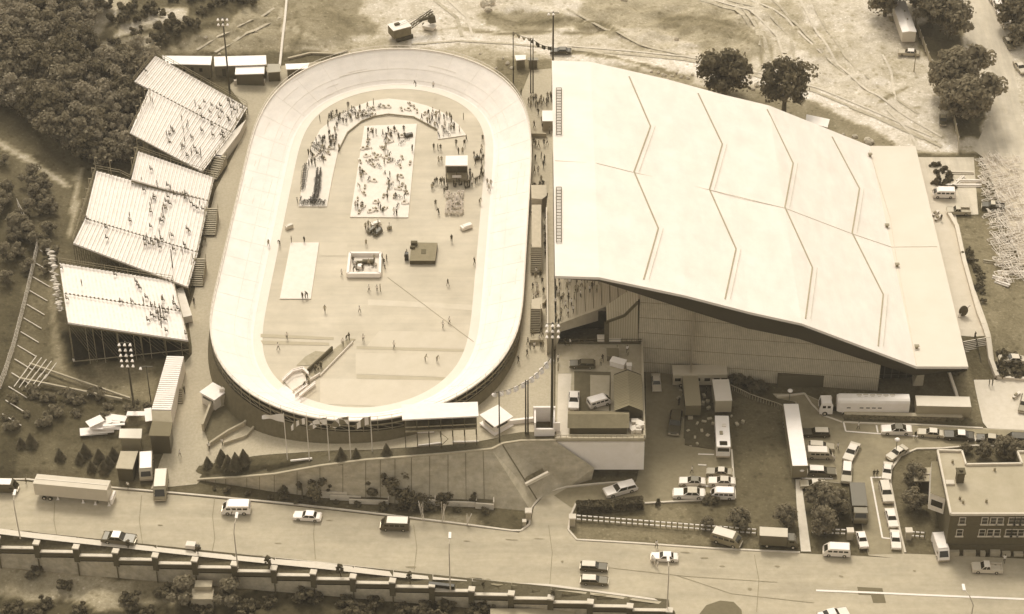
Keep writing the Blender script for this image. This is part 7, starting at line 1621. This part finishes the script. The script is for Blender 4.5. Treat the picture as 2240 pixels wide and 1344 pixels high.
for x, y in ((2084,1010),(2107,1098),(2176,1027),(2158,1096),(2100,1090)): c = P_(x,y); m = MB(); m.tube((c.x,c.y,c.z-.3),(c.x,c.y,c.z+.35),.22); m.build('roof_vent', M_metal, rf)
c = P_(2078,1055); m = MB(); m.box((c.x,c.y,c.z-.1),(1.5,1.0,.4)); m.build('roof_hatch', M_par, rf)
# bay on the end wall
m = MB(); bz = [(P_(2035,1080,ZR-1.5)), P_(2068,1092,ZR-1.5), P_(2062,1010,ZR-1.5), P_(2038,1010,ZR-1.5)]; zt_ = bz[0].z
m.prism([(p.x,p.y) for p in bz], zt_-3.6, zt_); by = m.build('bay', M_offw, bb); m = MB(); m.add([p+Vector((0,0,.05)) for p in bz],[(0,1,2,3)]); m.build('bay_roof', M_tar, by)
a_, b2 = bz[0], bz[1]; d = b2-a_
for u in (.25,.5,.75): p = a_+d*u; m = MB(); m.box((p.x,p.y-.06,zt_-1.8),(.7,.08,1.3),math.atan2(d.y,d.x)); m.build('window', M_gl, by)
ps = thing('porch','small flat roofed porch on the curved lawn left of the brick building','porch',G(2022,1062)); m = MB(); m.box((0,0,1.2),(4.2,3.2,2.6)); m.build('wall', M_brk, ps); m = MB(); m.box((0,0,2.6),(4.7,3.7,.2)); m.build('roof', M_rf2, ps); m = MB(); m.box((0,0,2.8),(4.7,.15,.25)); m.build('parapet', M_par, ps)
pd = thing('gate_pillar','pale square gate pillar by the lane corner left of the brick building','pillar',G(1986,1178)); m = MB(); m.box((0,0,.9),(1.0,1.0,1.9)); m.build('shaft', M_conc, pd); m = MB(); m.box((0,0,1.95),(1.25,1.25,.25)); m.build('cap', M_par, pd)
for x, y, lb in ((1858,1178,'pale square gate pillar at the front corner of the fenced yard'),(1156,1135,'pale square gate pillar at the left of the drive mouth'),(1252,1148,'pale square gate pillar at the left end of the white dashed fence'),(1147,1150,'small white sign box on the grass tip by the drive mouth')): dup(pd, G(x,y), 0, lb, scale=1 if 'sign' not in lb else .6)
# white dashed fence (two rails with gaps on posts)
def dashfence(a_, b2, n, lb):
    A_, B_ = G(*a_), G(*b2); t = thing('rail_fence', lb, 'fence', A_); d = B_-A_; po = MB(); 
    for zz in (1.35,.45):
        m = MB()
        for k in range(n): m.beam(d*((k+.12)/n)+Vector((0,0,zz)), d*((k+.82)/n)+Vector((0,0,zz)), .16, .2)
        m.build('rail', M_white, t)
    for k in range(n+1): po.beam(d*(k/n), d*(k/n)+Vector((0,0,1.5)), .12)
    po.build('fence_post', M_dark, t)
dashfence((1260,1140),(1655,1171),32,'long low fence with dashed white rails across the lawn above the road')
dashfence((1775,1168),(1850,1172),6,'short low fence with dashed white rails at the front of the yard')
dashfence((1990,1176),(2022,1178),3,'stub of low fence with white rails beside the lane pillar')
# stone wall, white fence by the lawn
A_, B_ = G(1846,918), G(2104,925); t = thing('stone_wall','rough dark rubble wall holding up the terrace with the articulated truck','wall',A_); d = B_-A_; m = MB(); m.beam(Vector((0,.4,.6)), d+Vector((0,.4,.6)), .8, 1.3); m.build('wall_core', M_dark, t)
r = random.Random(9); m = MB()
for k in range(330): p = d*r.random(); m.sphere((p.x,p.y-.02,.1+r.random()*1.1), r.uniform(.16,.34), 6, 4, sc=(1.3,.5,.8))
m.build('rubble', mat('rubble', .17, .35, 2.0), t); m = MB(); m.beam(Vector((0,.4,1.3)), d+Vector((0,.4,1.3)), .9, .16); m.build('coping', M_conc, t)
pf = path([(1598,852),(1640,872),(1700,892),(1718,900)], 2); t = thing('picket_fence','dark picket fence along the lawn edge leading to the long white trailer','fence',pf[0]); o_ = pf[0]; m = MB(); n = MB()
for a_, b2 in zip(pf[:-1], pf[1:]):
    a_, b2 = a_-o_, b2-o_; m.beam(a_+Vector((0,0,1.1)), b2+Vector((0,0,1.1)), .12, .12)
    for k in range(5): p = a_.lerp(b2,k/5); n.beam(p, p+Vector((0,0,1.2)), .14)
m.build('rail', M_conc, t); n.build('picket', M_grey, t)
# bright edging of lots, plaza wall
for pp, w_, hh, lb in (([(2074,470),(2092,500),(2108,575),(2140,690),(2160,745),(2166,790),(2180,828)],.8,.9,'long pale wall edging the plaza lawn from the scrap truck to the stairs'),([(2180,828),(2240,832),(2520,850)],.6,.6,'low pale wall in front of the rounded shrub bed')):
    p_ = path(pp, 2.5); o_ = p_[0]; m = MB()
    for a_, b2 in zip(p_[:-1], p_[1:]): m.beam(a_-o_+Vector((0,0,hh/2)), b2-o_+Vector((0,0,hh/2)), w_, hh)
    o = m.build('plaza_wall', M_concl); o.location = o_; tag(o, lb, 'wall')
p_ = path([(2075,815),(2090,860),(2102,900)], 2); o_ = p_[0]; m = MB()
for a_, b2 in zip(p_[:-1], p_[1:]): m.beam(a_-o_+Vector((0,0,.3)), b2-o_+Vector((0,0,.3)), .5, .6)
o = m.build('kerb_wall', M_concl); o.location = o_; tag(o, 'short pale wall under the right corner of the arena roof', 'wall')
# long fence at top right
p_ = path([(2000,50),(2030,130),(2060,200),(2085,262),(2096,315),(2096,335)], 3); o_ = p_[0]; t = thing('board_fence','long thin fence between the dirt lot and the street trees at upper right','fence',o_); m = MB(); n = MB()
for a_, b2 in zip(p_[:-1], p_[1:]): m.beam(a_-o_+Vector((0,0,1.0)), b2-o_+Vector((0,0,1.0)), .06, 1.5); n.beam(a_-o_, a_-o_+Vector((0,0,2)), .14)
m.build('panel', mat('fence_grey', .34, .1, 1), t); n.build('fence_post', M_offw, t)
mast('utility_pole','short wooden utility pole with crossbar standing in the dirt lot',1999,157,112,.14,M_grey,'utility pole')
# planters on the sloping wall
for i, (x0_, x1_, y, hh, lb) in enumerate([(690,760,1088,1.5,'first white planter box at the foot of the sloping wall'),(722,790,1093,1.1,'second lower planter box at the foot of the sloping wall'),(764,850,1101,1.0,'long pale planter box left of the big spilling shrub'),(930,952,1104,1.4,'short white planter box right of the big spilling shrub'),(952,1042,1106,1.1,'long planter box with hedge at the foot of the wall'),(1040,1080,1112,1.3,'white ended planter box at the right end of the row')]):
    A_, B_ = G(x0_,y), G(x1_,y+3); t = thing('planter', lb, 'planter', A_); d = B_-A_; m = MB(); m.beam(Vector((0,0,hh/2)), d+Vector((0,0,hh/2)), .25, hh); m.beam(Vector((0,1.6,hh/2)), d+Vector((0,1.6,hh/2)), .2, hh); m.beam((d.x,0,hh/2),(d.x,1.6,hh/2),.2,hh+.4); m.build('box', M_concl, t); m = MB(); m.beam(Vector((0,.8,hh-.3)), d+Vector((0,.8,hh-.3)), 1.4, .3); m.build('soil', M_dark, t)
A_, B_ = G(1155,1110), G(1200,1088); t = thing('planter','pale edged planter bed set in the splayed concrete slope','planter',W(1150,1062,2.6)); d = W(1200,1036,4.4)-local(t); m = MB(); m.beam(Vector((0,0,.2)), d+Vector((0,0,.2)), .5, .6); m.build('edge', M_concl, t); m = MB(); m.beam(Vector((0,.8,.3)), d*.8+Vector((0,.9,.3)), 1.3, .4); m.build('planting', M_leaf[1], t)
# birch stems on the verge
bs_ = None
for x, y, s in ((925,1140,1.0),(969,1143,1.0),(1023,1149,.6)):
    m = MB(); r = random.Random(int(x))
    for k in range(5): m.beam((r.uniform(-.3,.3),0,0),(r.uniform(-.8,.8),r.uniform(-.4,.4),(3.6+r.random())*s),.07)
    o = m.build('birch_stems', M_offw); o.location = G(x,y); tag(o, {925:'taller bare white birch stems left of the middle one on the verge',969:'bare white birch stems in the middle of three on the verge',1023:'shortest bare birch stems on the verge, rightmost'}[x], 'sapling')
# street lamps
def street_lamp(bx, by, tx, ty, lb, z=None):
    b = G(bx,by) if z is None else W(bx,by,z); H_ = px_up(b, ty+12); t = thing('street_lamp', lb, 'street lamp', b); top = WY(tx,ty,b.y+1.8)-b; m = MB(); m.tube((0,0,-.3),(0,0,H_*.78),.13,.09,8); m.tube((0,0,H_*.78),(top.x*.5,.6,H_*.93),.09,.08,8); m.tube((top.x*.5,.6,H_*.93),(top.x,1.8,top.z),.08,.07,8); m.build('pole', mat('lamp_pole', .55, .1, 1), t)
    m = MB(); m.box((top.x,2.3,top.z),(.5,1.5,.22)); m.build('lamp_head', M_white, t, bevel=.06)
street_lamp(44,1176,31,1082,'street lamp by the balustrade at the far left',.1); street_lamp(520,1240,517,1132,'street lamp below the white panel van',.1); street_lamp(985,1292,984,1176,'street lamp in the middle of the balustrade',.1)
street_lamp(1459,1334,1462,1226,'street lamp at the right end of the balustrade below the white sedan',.1); street_lamp(2116,1400,2109,1290,'street lamp cut by the bottom edge at lower right')
for x, y, ty, lb in ((1725,893,855,'low globe lamp at the corner of the picket fence'),(1958,1000,962,'globe lamp at the tip of the curved lawn'),(1752,1050,1028,'globe lamp at the foot of the long white trailer')):
    b = G(x,y); t = thing('globe_lamp', lb, 'lamp', b); H_ = px_up(b,ty); m = MB(); m.tube((0,0,0),(0,0,H_),.08,.06); m.build('pole', M_dark, t); m = MB(); m.sphere((0,0,H_), .5, 12, 8, sc=(1,1,.6)); m.build('globe', M_white, t, smooth=True)
# cones
cn = None
for x, y in ((127,1093),(182,1100),(209,1104),(239,1106)):
    if cn is None:
        cn = thing('traffic_cone','small pale traffic cone on the road beside the long semi trailer','traffic cone',G(x,y),0,'traffic cones beside the semi trailer'); m = MB(); m.tube((0,0,.05),(0,0,.8),.22,.04,10); m.build('cone', M_white, cn); m = MB(); m.box((0,0,.04),(.55,.55,.06)); m.build('base', M_white, cn)
    else: dup(cn, G(x,y))
# block in the ravine and flat slab at the bottom
t = thing('concrete_block','pale stepped concrete block in the scrub below the balustrade','concrete block',W(446,1325,-6.8)); m = MB(); m.box((0,0,1.4),(3.8,2.6,3.0)); m.build('base', M_conc, t); m = MB(); m.box((.1,1.6,2.2),(3.0,1.6,3.2)); m.build('step', M_conc, t)
t = thing('flat_roof_hut','flat pale slab roof cut by the bottom edge below the balustrade','hut',W(1165,1352,-2.2)); m = MB(); m.box((0,0,0),(14.5,4.2,.25)); m.build('roof', mat('slab_roof', .36, .08, .8), t); m = MB(); m.box((0,0,-1.8),(13.8,3.6,3.4)); m.build('wall', M_cwall, t)
m = MB(); m.box((0,0,0),(4.6,.8,.7)); o = m.build('dark_sack', M_black, bevel=.1); o.location = W(966,1281,.3); o.rotation_euler = (0,0,ang); tag(o, 'black bundle lying on the verge behind the balustrade', 'bundle')
# ---------------------------------------------------------------- infield furniture
def mat_sheet(name, lb, poly, v, lift=.03, th=.12, cat='mat'):
    q = [W(x,y,ZI) for x,y in poly]; c = q[0]; m = MB(); m.prism([(p.x-c.x,p.y-c.y) for p in q][::-1] if False else [(p.x-c.x,p.y-c.y) for p in q], lift-.05, lift+th)
    o = m.build(name, mat('mat_cloth_%02d'%int(v*100), v, .05, .8)); o.location = c
    if o.data.polygons[-1].normal.z < 0: o.data.flip_normals()
    return tag(o, lb, cat)
mat_sheet('floor_mat','large white mat in the middle of the infield',[(766,476),(893,477),(912,272),(797,277)],.76)
mat_sheet('floor_mat','plain narrow white mat on the left of the infield',[(612,655),(680,655),(698,532),(636,532)],.76)
mat_sheet('curved_mat','long curved white mat following the top and left of the infield',[(653,453),(715,453),(728,385),(740,330),(760,290),(790,266),(818,255),(850,250),(905,256),(957,284),(958,306),(1020,297),(1004,275),(975,250),(935,233),(895,222),(850,217),(810,222),(765,240),(725,264),(700,285),(682,320),(665,380)],.74)
m = MB(); q = [W(x,y,ZI+.22) for x,y in ((740,330),(760,290),(790,266),(818,255),(850,250),(905,256),(957,284))]; c = q[0]
for a_, b2 in zip(q[:-1], q[1:]): m.beam(a_-c, b2-c, .18, .3)
o = m.build('mat_edge_rail', M_metal); o.location = c; tag(o, 'thin dark rail along the inner edge of the curved mat', 'rail')
for i, (poly, v) in enumerate([([(805,655),(1047,668),(1046,680),(990,676),(805,668)],.57),([(830,724),(1042,727),(1040,762),(800,760)],.55),([(780,764),(1025,770),(1030,765),(780,757)],.43),([(778,772),(1022,776),(985,826),(778,818)],.555),([(700,828),(985,833),(940,872),(860,890),(700,884)],.56),([(780,820),(985,826),(980,833),(780,829)],.43),([(560,730),(730,738),(730,744),(560,738)],.40),([(570,745),(720,750),(720,756),(575,754)],.40),([(700,530),(760,532),(760,560),(698,560)],.53)]):
    q = [W(x,y,ZI-.06+.02+.004*i) for x,y in poly]; c = q[0]; m = MB(); m.add([p-c for p in q],[tuple(range(len(q)))]); o = m.build('infield_patch', mat('turf_patch_%02d'%int(v*100), v, .05, .3)); o.location = c; structure(o)
    if o.data.polygons[0].normal.z < 0: o.data.flip_normals()
# pavilion
pv = thing('pavilion','open white roofed pavilion with dark interior on the right of the infield','pavilion',W(998,410,ZI)); o_ = local(pv); zr = 4.2
q = [W(x,y,ZI+zr)-o_ for x,y in ((974,363),(1023,363),(1023,341),(975,342))]; m = MB(); m.prism([(p.x,p.y) for p in q], zr-.12, zr+.1); m.build('roof', M_white, pv); m = MB(); b4 = [p.lerp(sum(q,Vector())/4,.05) for p in q]
m.prism([(p.x,p.y) for p in (b4[0]+Vector((0,2.2,0)), b4[1]+Vector((0,2.2,0)), b4[2], b4[3])], 0, zr-.15); m.build('back_room', M_dark, pv)
for p in (b4[0], b4[1], b4[0].lerp(b4[1],.5)): m = MB(); m.beam((p.x,p.y,0),(p.x,p.y,zr-.1),.16); m.build('post', M_dark, pv)
m = MB(); m.prism([(p.x,p.y) for p in (b4[0],b4[1],b4[1]+Vector((0,2.3,0)),b4[0]+Vector((0,2.3,0)))], 0, .9); m.build('stage', M_grey, pv); m = MB(); m.box(((b4[0].x+b4[1].x)/2,b4[0].y-.1,1.5),(1.9,.1,.6)); m.build('sign_board', M_white, pv)
# white ring enclosure
re_ = thing('ring_enclosure','square enclosure with white board walls in the middle of the infield','enclosure',W(797,606,ZI)); o_ = local(re_); q = [W(x,y,ZI)-o_ for x,y in ((761,607),(831,607),(833,562),(766,562))]; m = MB(); m.prism([(p.x,p.y) for p in q], 0, .25); m.build('floor', M_offw, re_)
for a_, b2 in ((q[0],q[1]),(q[1],q[2]),(q[2],q[3]),(q[3],q[0])): m = MB(); m.beam(a_+Vector((0,0,.6)), b2+Vector((0,0,.6)), .5, 1.0); m.build('board_wall', M_white, re_)
m = MB(); m.box((-1.2,3.6,.6),(1.2,1.0,.7)); m.box((.6,4.2,.6),(2.4,.8,.7)); m.build('judge_table', M_dark, re_); m = MB(); m.tube((-.9,2.6,.3),(-.9,2.6,1.0),.7,.6,12); m.build('round_table', M_white, re_)
# podium
pb = thing('podium','dark carpeted square podium right of the ring enclosure','podium',W(926,575,ZI)); o_ = local(pb); zz = .9; q = [W(x,y,ZI+zz)-o_ for x,y in ((896,571),(952,571),(957,532),(901,531))]; m = MB(); m.prism([(p.x,p.y) for p in q], 0, zz-.02); m.build('base', M_brown, pb)
m = MB(); m.prism([(p.x,p.y) for p in q], zz-.02, zz+.06); tp3 = m.build('carpet', mat('podium_carpet', .235, .1, 1), pb); m = MB(); c = q[0].lerp(q[2],.5); m.box((c.x,c.y,zz+.08),(1.0,1.6,.05)); m.build('mark', mat('carpet_mark', .12), tp3)
m = MB(); c = q[3]; m.box((c.x+.5,c.y-.9,zz+.5),(1.3,.7,.8)); m.box((c.x+.2,c.y-2.0,zz+.3),(1.0,.5,.5)); m.build('lectern', M_dark, pb)
m = MB(); c = W(890,568,ZI)-o_; m.box((c.x,c.y,.8),(.7,.8,1.6)); m.build('camera_box', M_black, pb)
# seating block of white chairs
ch0 = None; GC2 = 'white chairs set out in the block below the pavilion'
def chair_():
    t = thing('white_chair','white chair in the tight block below the open pavilion','chair',(0,0,-50),0,GC2); m = MB(); m.box((0,0,.45),(.5,.5,.06)); m.build('seat', M_white, t); m = MB(); m.box((0,.24,.75),(.5,.05,.55)); m.build('backrest', M_white, t)
    for a_ in (-.21,.21):
        for b2 in (-.21,.21): m = MB(); m.beam((a_,b2,0),(a_,b2,.45),.05); m.build('leg', M_metal, t)
    return t
ch0 = chair_(); k = 0; r = random.Random(12)
for j in range(9):
    for i in range(5):
        if r.random() < .2: continue
        x, y = 980+i*8-j*.3+r.uniform(-1.5,1.5), 424+j*5.6; p = W(x,y,ZI-.05)
        if k == 0: ch0.location = p; ch0.rotation_euler = (0,0,r.uniform(-.3,.3)+math.pi)
        else: dup(ch0, p, r.uniform(-.3,.3)+math.pi)
        k += 1
crowd([(981+i*9+r.uniform(-3,3), 430+j*12+r.uniform(-3,3)) for i in range(4) for j in range(4)], 'pale clothed person seated in the block below the open pavilion', 'seated people in the block below the pavilion', mix='wwl', poses=('sit',), zf=lambda x,y: W(x,y,ZI+.40))
# bicycles
def bicycle():
    t = thing('bicycle','bicycle standing in the packed row on the left arm of the curved mat','bicycle',(0,0,-50)); 
    for x in (-.52,.52):
        m = MB(); n = 14
        for k in range(n): a_, b2 = 2*math.pi*k/n, 2*math.pi*(k+1)/n; m.beam((x+.34*math.cos(a_),0,.34+.34*math.sin(a_)),(x+.34*math.cos(b2),0,.34+.34*math.sin(b2)),.05)
        m.build('wheel', M_tyre, t)
    m = MB()
    for a_, b2 in (((-.52,0,.34),(-.15,0,.82)),((-.52,0,.34),(-.05,0,.33)),((-.05,0,.33),(-.15,0,.9)),((-.15,0,.82),(.36,0,.85)),((-.05,0,.33),(.36,0,.82)),((.52,0,.34),(.34,0,.95))): m.beam(a_, b2, .05)
    m.build('frame', M_darkm, t); m = MB(); m.beam((.36,-.22,.95),(.36,.22,.95),.05); m.build('handlebar', M_darkm, t); m = MB(); m.box((-.16,0,.95),(.26,.14,.06)); m.build('saddle', M_black, t); return t
bk = bicycle(); k = 0
def putb(x, y, rz, lb, gp):
    global k
    p = W(x,y,ZI+.1); o = bk if k == 0 else dup(bk); o.location = p; o.rotation_euler = (0,0,rz); o['label'] = lb; o['group'] = gp; k += 1
for j in range(19):
    for dx in (0, 7): putb(694-j*.35+dx-(j>14)*4, 376+j*3.9, 1.2+r.uniform(-.3,.3), 'bicycle standing in the packed double row on the left arm of the curved mat', 'bicycles in the packed double row')
for j in range(11): putb(668-j*.5, 366+j*5.0, .9+r.uniform(-.3,.3), 'bicycle standing in the thin row at the outer edge of the curved mat', 'bicycles in the thin outer row')
for j in range(14): putb(652+j*4.4+r.uniform(-2,2), 444+r.uniform(-8,6), r.uniform(0,3), 'bicycle among the clutter at the lower end of the curved mat', 'bicycles at the lower end of the curved mat')
for x, y in scatter([(775,300),(900,295),(885,465),(775,465)],14,14): putb(x, y, r.uniform(0,3), 'bicycle lying or standing out on the central white mat', 'bicycles out on the central mat')
for x, y in scatter([(690,300),(735,300),(725,350),(680,350)],9,6)+scatter([(720,250),(850,225),(850,245),(730,285)],14,7)+scatter([(930,250),(1005,290),(960,300)],8,6): putb(x, y, r.uniform(0,3), 'bicycle standing among the crowd on the bend of the curved mat', 'bicycles on the bend of the curved mat')
# benches / equipment on the mats
tb0 = None; GT = 'low equipment benches spread over the white mats'
for x, y in scatter([(785,285),(905,285),(888,465),(775,465)],40,9)+scatter([(760,245),(900,228),(960,250),(930,255),(850,245),(780,262)],14,9)+scatter([(690,300),(735,290),(725,350),(680,350)],8,7):
    if tb0 is None:
        tb0 = thing('bench','low pale bench with gear standing on the white mats','bench',W(x,y,ZI+.1),0,GT); m = MB(); m.box((0,0,.42),(1.7,.4,.06)); m.build('seat', M_offw, tb0)
        for s in (-.7,.7): m = MB(); m.box((s,0,.2),(.06,.36,.4)); m.build('leg', M_metal, tb0)
        m = MB(); m.box((-.2,0,.58),(.5,.3,.25)); m.build('kit_bag', M_grey, tb0)
    else: dup(tb0, W(x,y,ZI+.1), r.uniform(0,3.1))
# equipment clutter above the ring, umbrella-less
for k_i, (x, y, s, v_, lb) in enumerate([(812,508,1.8,.12,'dark equipment case above the ring enclosure'),(826,512,2.2,.08,'dark low trolley in the clutter above the ring enclosure'),(822,494,2.0,.7,'white table in the clutter above the ring enclosure'),(852,502,1.0,.3,'small stool beside the clutter above the ring enclosure'),(633,500,1.6,.55,'pale frame lying near the upper left of the infield'),(1020,500,2.4,.72,'white board lying by the right bank'),(895,300,1.6,.06,'dark photographer hoist at the top right of the central mat'),(1010,352,.1,.3,'x'),(1044,350,1.2,.06,'black case near the right end of the pavilion crowd'),(880,195,.1,.3,'x'),(656,640,.1,.3,'x')]):
    if lb == 'x': continue
    m = MB(); m.box((0,0,.45),(s,s*.5,.7)); m.box((s*.1,0,.86),(s*.8,s*.4,.12)); o = m.build('equipment_case', paint(v_), bevel=.04); o.location = W(x,y,ZI); o.rotation_euler = (0,0,r.uniform(0,1)); tag(o, lb, 'case')
# tunnel ramp
tr_ = thing('tunnel_ramp','timber walled ramp rising from a tunnel at the lower left of the infield','ramp',W(690,810,ZI)); o_ = local(tr_); Q = lambda x,y,z=0: W(x,y,ZI+z)-o_
m = MB(); m.add([Q(668,812,.02),Q(690,830,.02),Q(778,742,.02),Q(762,740,.02)],[(0,1,2,3)]); m.build('ramp_floor', mat('ramp_boards', .36, .15, 1.5), tr_)
m = MB(); m.beam(Q(673,812,.5), Q(727,762,.5), .25, 1.0); m.build('rail_wall', M_dark, tr_); m = MB(); m.beam(Q(700,822,.2), Q(772,748,.2), .15, .4); m.beam(Q(640,856,.3), Q(700,818,.3), .2, .6); m.build('low_rail', M_offw, tr_)
m = MB(); m.add([Q(618,830,.05),Q(645,862,.05),Q(676,835,.05),Q(655,808,.05)],[(0,1,2,3)]); m.build('landing', M_offw, tr_)
m = MB()
for (a_, b2) in (((618,832),(640,812)),((640,812),(662,806)),((645,862),(672,842)),((655,866),(690,838)),((662,806),(675,818))): m.beam(Q(*a_,.5), Q(*b2,.5), .12, .9); m.beam(Q(*a_,1.1), Q(*b2,1.1), .2, .14)
m.build('parapet_boards', M_white, tr_); m = MB(); m.add([Q(690,800,.015),Q(712,770,.015),Q(690,768,.015),Q(668,780,.015),Q(648,800,.015)],[(0,1,2,3,4)]); m.build('worn_turf', mat('worn_turf', .36, .15, 1), tr_)
m = MB(); m.add([Q(590,868,.03),Q(640,898,.03),Q(664,872,.03),Q(622,842,.03)],[(0,1,2,3)]); o = m.build('exit_boards', M_white, tr_)
m = MB(); a_, b2 = W(848,607,ZI+.02), W(1036,748,ZI+.02); m.beam(Vector((0,0,.03)), b2-a_+Vector((0,0,.03)), .05, .05); o = m.build('ground_cable', mat('cable', .38)); o.location = a_; tag(o, 'thin cable running diagonally across the lower infield', 'cable')
# yard furniture around the trailers
t = thing('yard_platform','dark decked yard with clutter between ribbed trailer and motorhome','deck',G(1530,950)); m = MB(); q = [G(x,y)-local(t) for x,y in ((1498,975),(1562,985),(1562,915),(1500,905))]; m.prism([(p.x,p.y) for p in q], -.4, .25); m.build('deck', M_dark, t)
GY = 'small pale crates scattered around the trailer yard'
yc = None
for x, y in [(1510,918),(1525,930),(1540,925),(1552,918),(1535,945),(1548,955),(1520,960),(1505,945),(1560,930),(1512,975),(1525,975),(1490,858),(1484,872),(1540,868),(1548,880),(1538,885),(1550,895),(1612,930),(1625,926),(1575,922),(1585,918),(1600,912)]:
    if yc is None: m = MB(); m.box((0,0,.3),(.9,.6,.55)); m.box((0,0,.6),(.96,.66,.06)); yc = m.build('small_crate', paint(.42), bevel=.03); tag(yc, 'small pale crate scattered in the yard around the film trailers', 'crate', GY); yc.location = G(x,y)
    else: o = dup(yc, G(x,y), r.uniform(0,3)); o.scale = (r.uniform(.5,1.1),r.uniform(.5,1.0),r.uniform(.4,1.2))
# scaffolding heap at right
sc_ = thing('scaffold_heap','huge heap of dismantled white scaffolding beside the side street','scaffolding',G(2200,400)); o_ = local(sc_)
for part in range(8):
    m = MB(); y0_ = 345+part*34; 
    for k in range(100):
        y = y0_+r.uniform(0,34); xl_ = 2140+max(0,(y-345)*.17)+r.uniform(0,max(30,92-(y-345)*.1)); p = G(round(xl_),round(y))-o_; p.z += r.uniform(.1,1.1); an_ = r.choice((.25,1.75,.3,1.8))+r.uniform(-.25,.25); L1 = r.uniform(1.0,3.2); d = Vector((math.cos(an_),math.sin(an_),r.uniform(-.12,.12)))*L1/2; m.beam(p-d, p+d, .07)
        if k%4 == 0: e_ = Vector((-d.y,d.x,0))*.5; m.beam(p-d+e_, p+d+e_, .1); m.beam(p-d, p-d+e_, .1); m.beam(p+d, p+d+e_, .1)
    m.build('pole_stack', M_offw, sc_)
for x, y, L1, a_, v_, lb in ((2200,580,9,-.25,.3,'long dark bundle of beams lying on the lawn below the scaffolding'),(2215,598,6,-.05,.75,'white plank lying just below the long dark beam bundle'),(2190,612,3.5,-.4,.8,'upper of two short white planks on the lawn'),(2192,622,3,-.6,.8,'lower of two short white planks on the lawn'),(2105,408,8,-.02,.75,'long white pipe pile beside the shrub bed'),(2122,398,6,-.03,.72,'second white pipe pile beside the shrub bed'),(2098,380,6,-.05,.6,'thin pipe lying across the small lawn by the shrub bed'),(2098,398,4,.9,.7,'short pipe leaning beside the pipe piles')):
    m = MB()
    for k in range(4): m.beam((-L1/2,k*.28-.4,.15),(L1/2,k*.28-.4+.1,.2),.2)
    m.beam((-L1/2,0,.35),(L1/2,0,.4),.3); o = m.build('pipe_pile', paint(v_)); o.location = G(x,y); o.rotation_euler = (0,0,a_); tag(o, lb, 'pipes')
for x, y, lb in ((2046,470,'upper small bench on the paving near the arena corner'),(2052,480,'lower small bench on the paving near the arena corner'),(2223,868,'square concrete bin standing on the east plaza')):
    o = dup(tb0, G(x,y), .8, lb, scale=1.3); del o['group']; o['category'] = 'bench'
s = thing('sculpture','dark curved sculpture with pale rim beside the right edge of the arena roof','sculpture',G(2106,692)); m = MB(); m.sphere((0,0,1.3), 1.3, 12, 8, sc=(.7,.25,1)); m.build('body', M_dark, s, smooth=True); m = MB(); m.beam((-1.0,-.3,.2),(1.2,.2,2.6),.2); m.build('rim', M_offw, s)
# dirt mounds' timber / wall behind booths
p_ = path([(612,148),(618,90),(624,40),(628,-10)], 3); o_ = p_[0]; m = MB()
for a_, b2 in zip(p_[:-1], p_[1:]): m.beam(a_-o_+Vector((0,0,.25)), b2-o_+Vector((0,0,.25)), .5, .5)
o = m.build('pipe_line', M_offw); o.location = o_; tag(o, 'long pale pipe running up the slope behind the small ticket booth', 'pipe')
p_ = path([(630,130),(680,118),(735,120),(760,112)], 2); o_ = p_[0]; m = MB()
for a_, b2 in zip(p_[:-1], p_[1:]): m.beam(a_-o_+Vector((0,0,.2)), b2-o_+Vector((0,0,.2)), .5, .4)
o = m.build('earth_kerb', M_conc); o.location = o_; tag(o, 'rough pale kerb of rubble curving behind the top of the track', 'kerb')
place_people()
# ---------------------------------------------------------------- haze volume added to lift the dark tones
hm = bpy.data.materials.new('lift_haze'); hm.use_nodes = True; nt = hm.node_tree; nt.nodes.remove(nt.nodes['Principled BSDF'])
pv_ = nt.nodes.new('ShaderNodeVolumePrincipled'); pv_.inputs['Density'].default_value = .00013; pv_.inputs['Color'].default_value = (1.0,.94,.84,1); pv_.inputs['Anisotropy'].default_value = .3
nt.links.new(pv_.outputs[0], nt.nodes['Material Output'].inputs['Volume'])
zmin = min(0, float(ZZ.min()))-1; H2 = MB(); H2.box((0,200,(zmin+290)/2),(7600,8400,290-zmin)); hz = H2.build('haze', hm, kind='stuff')
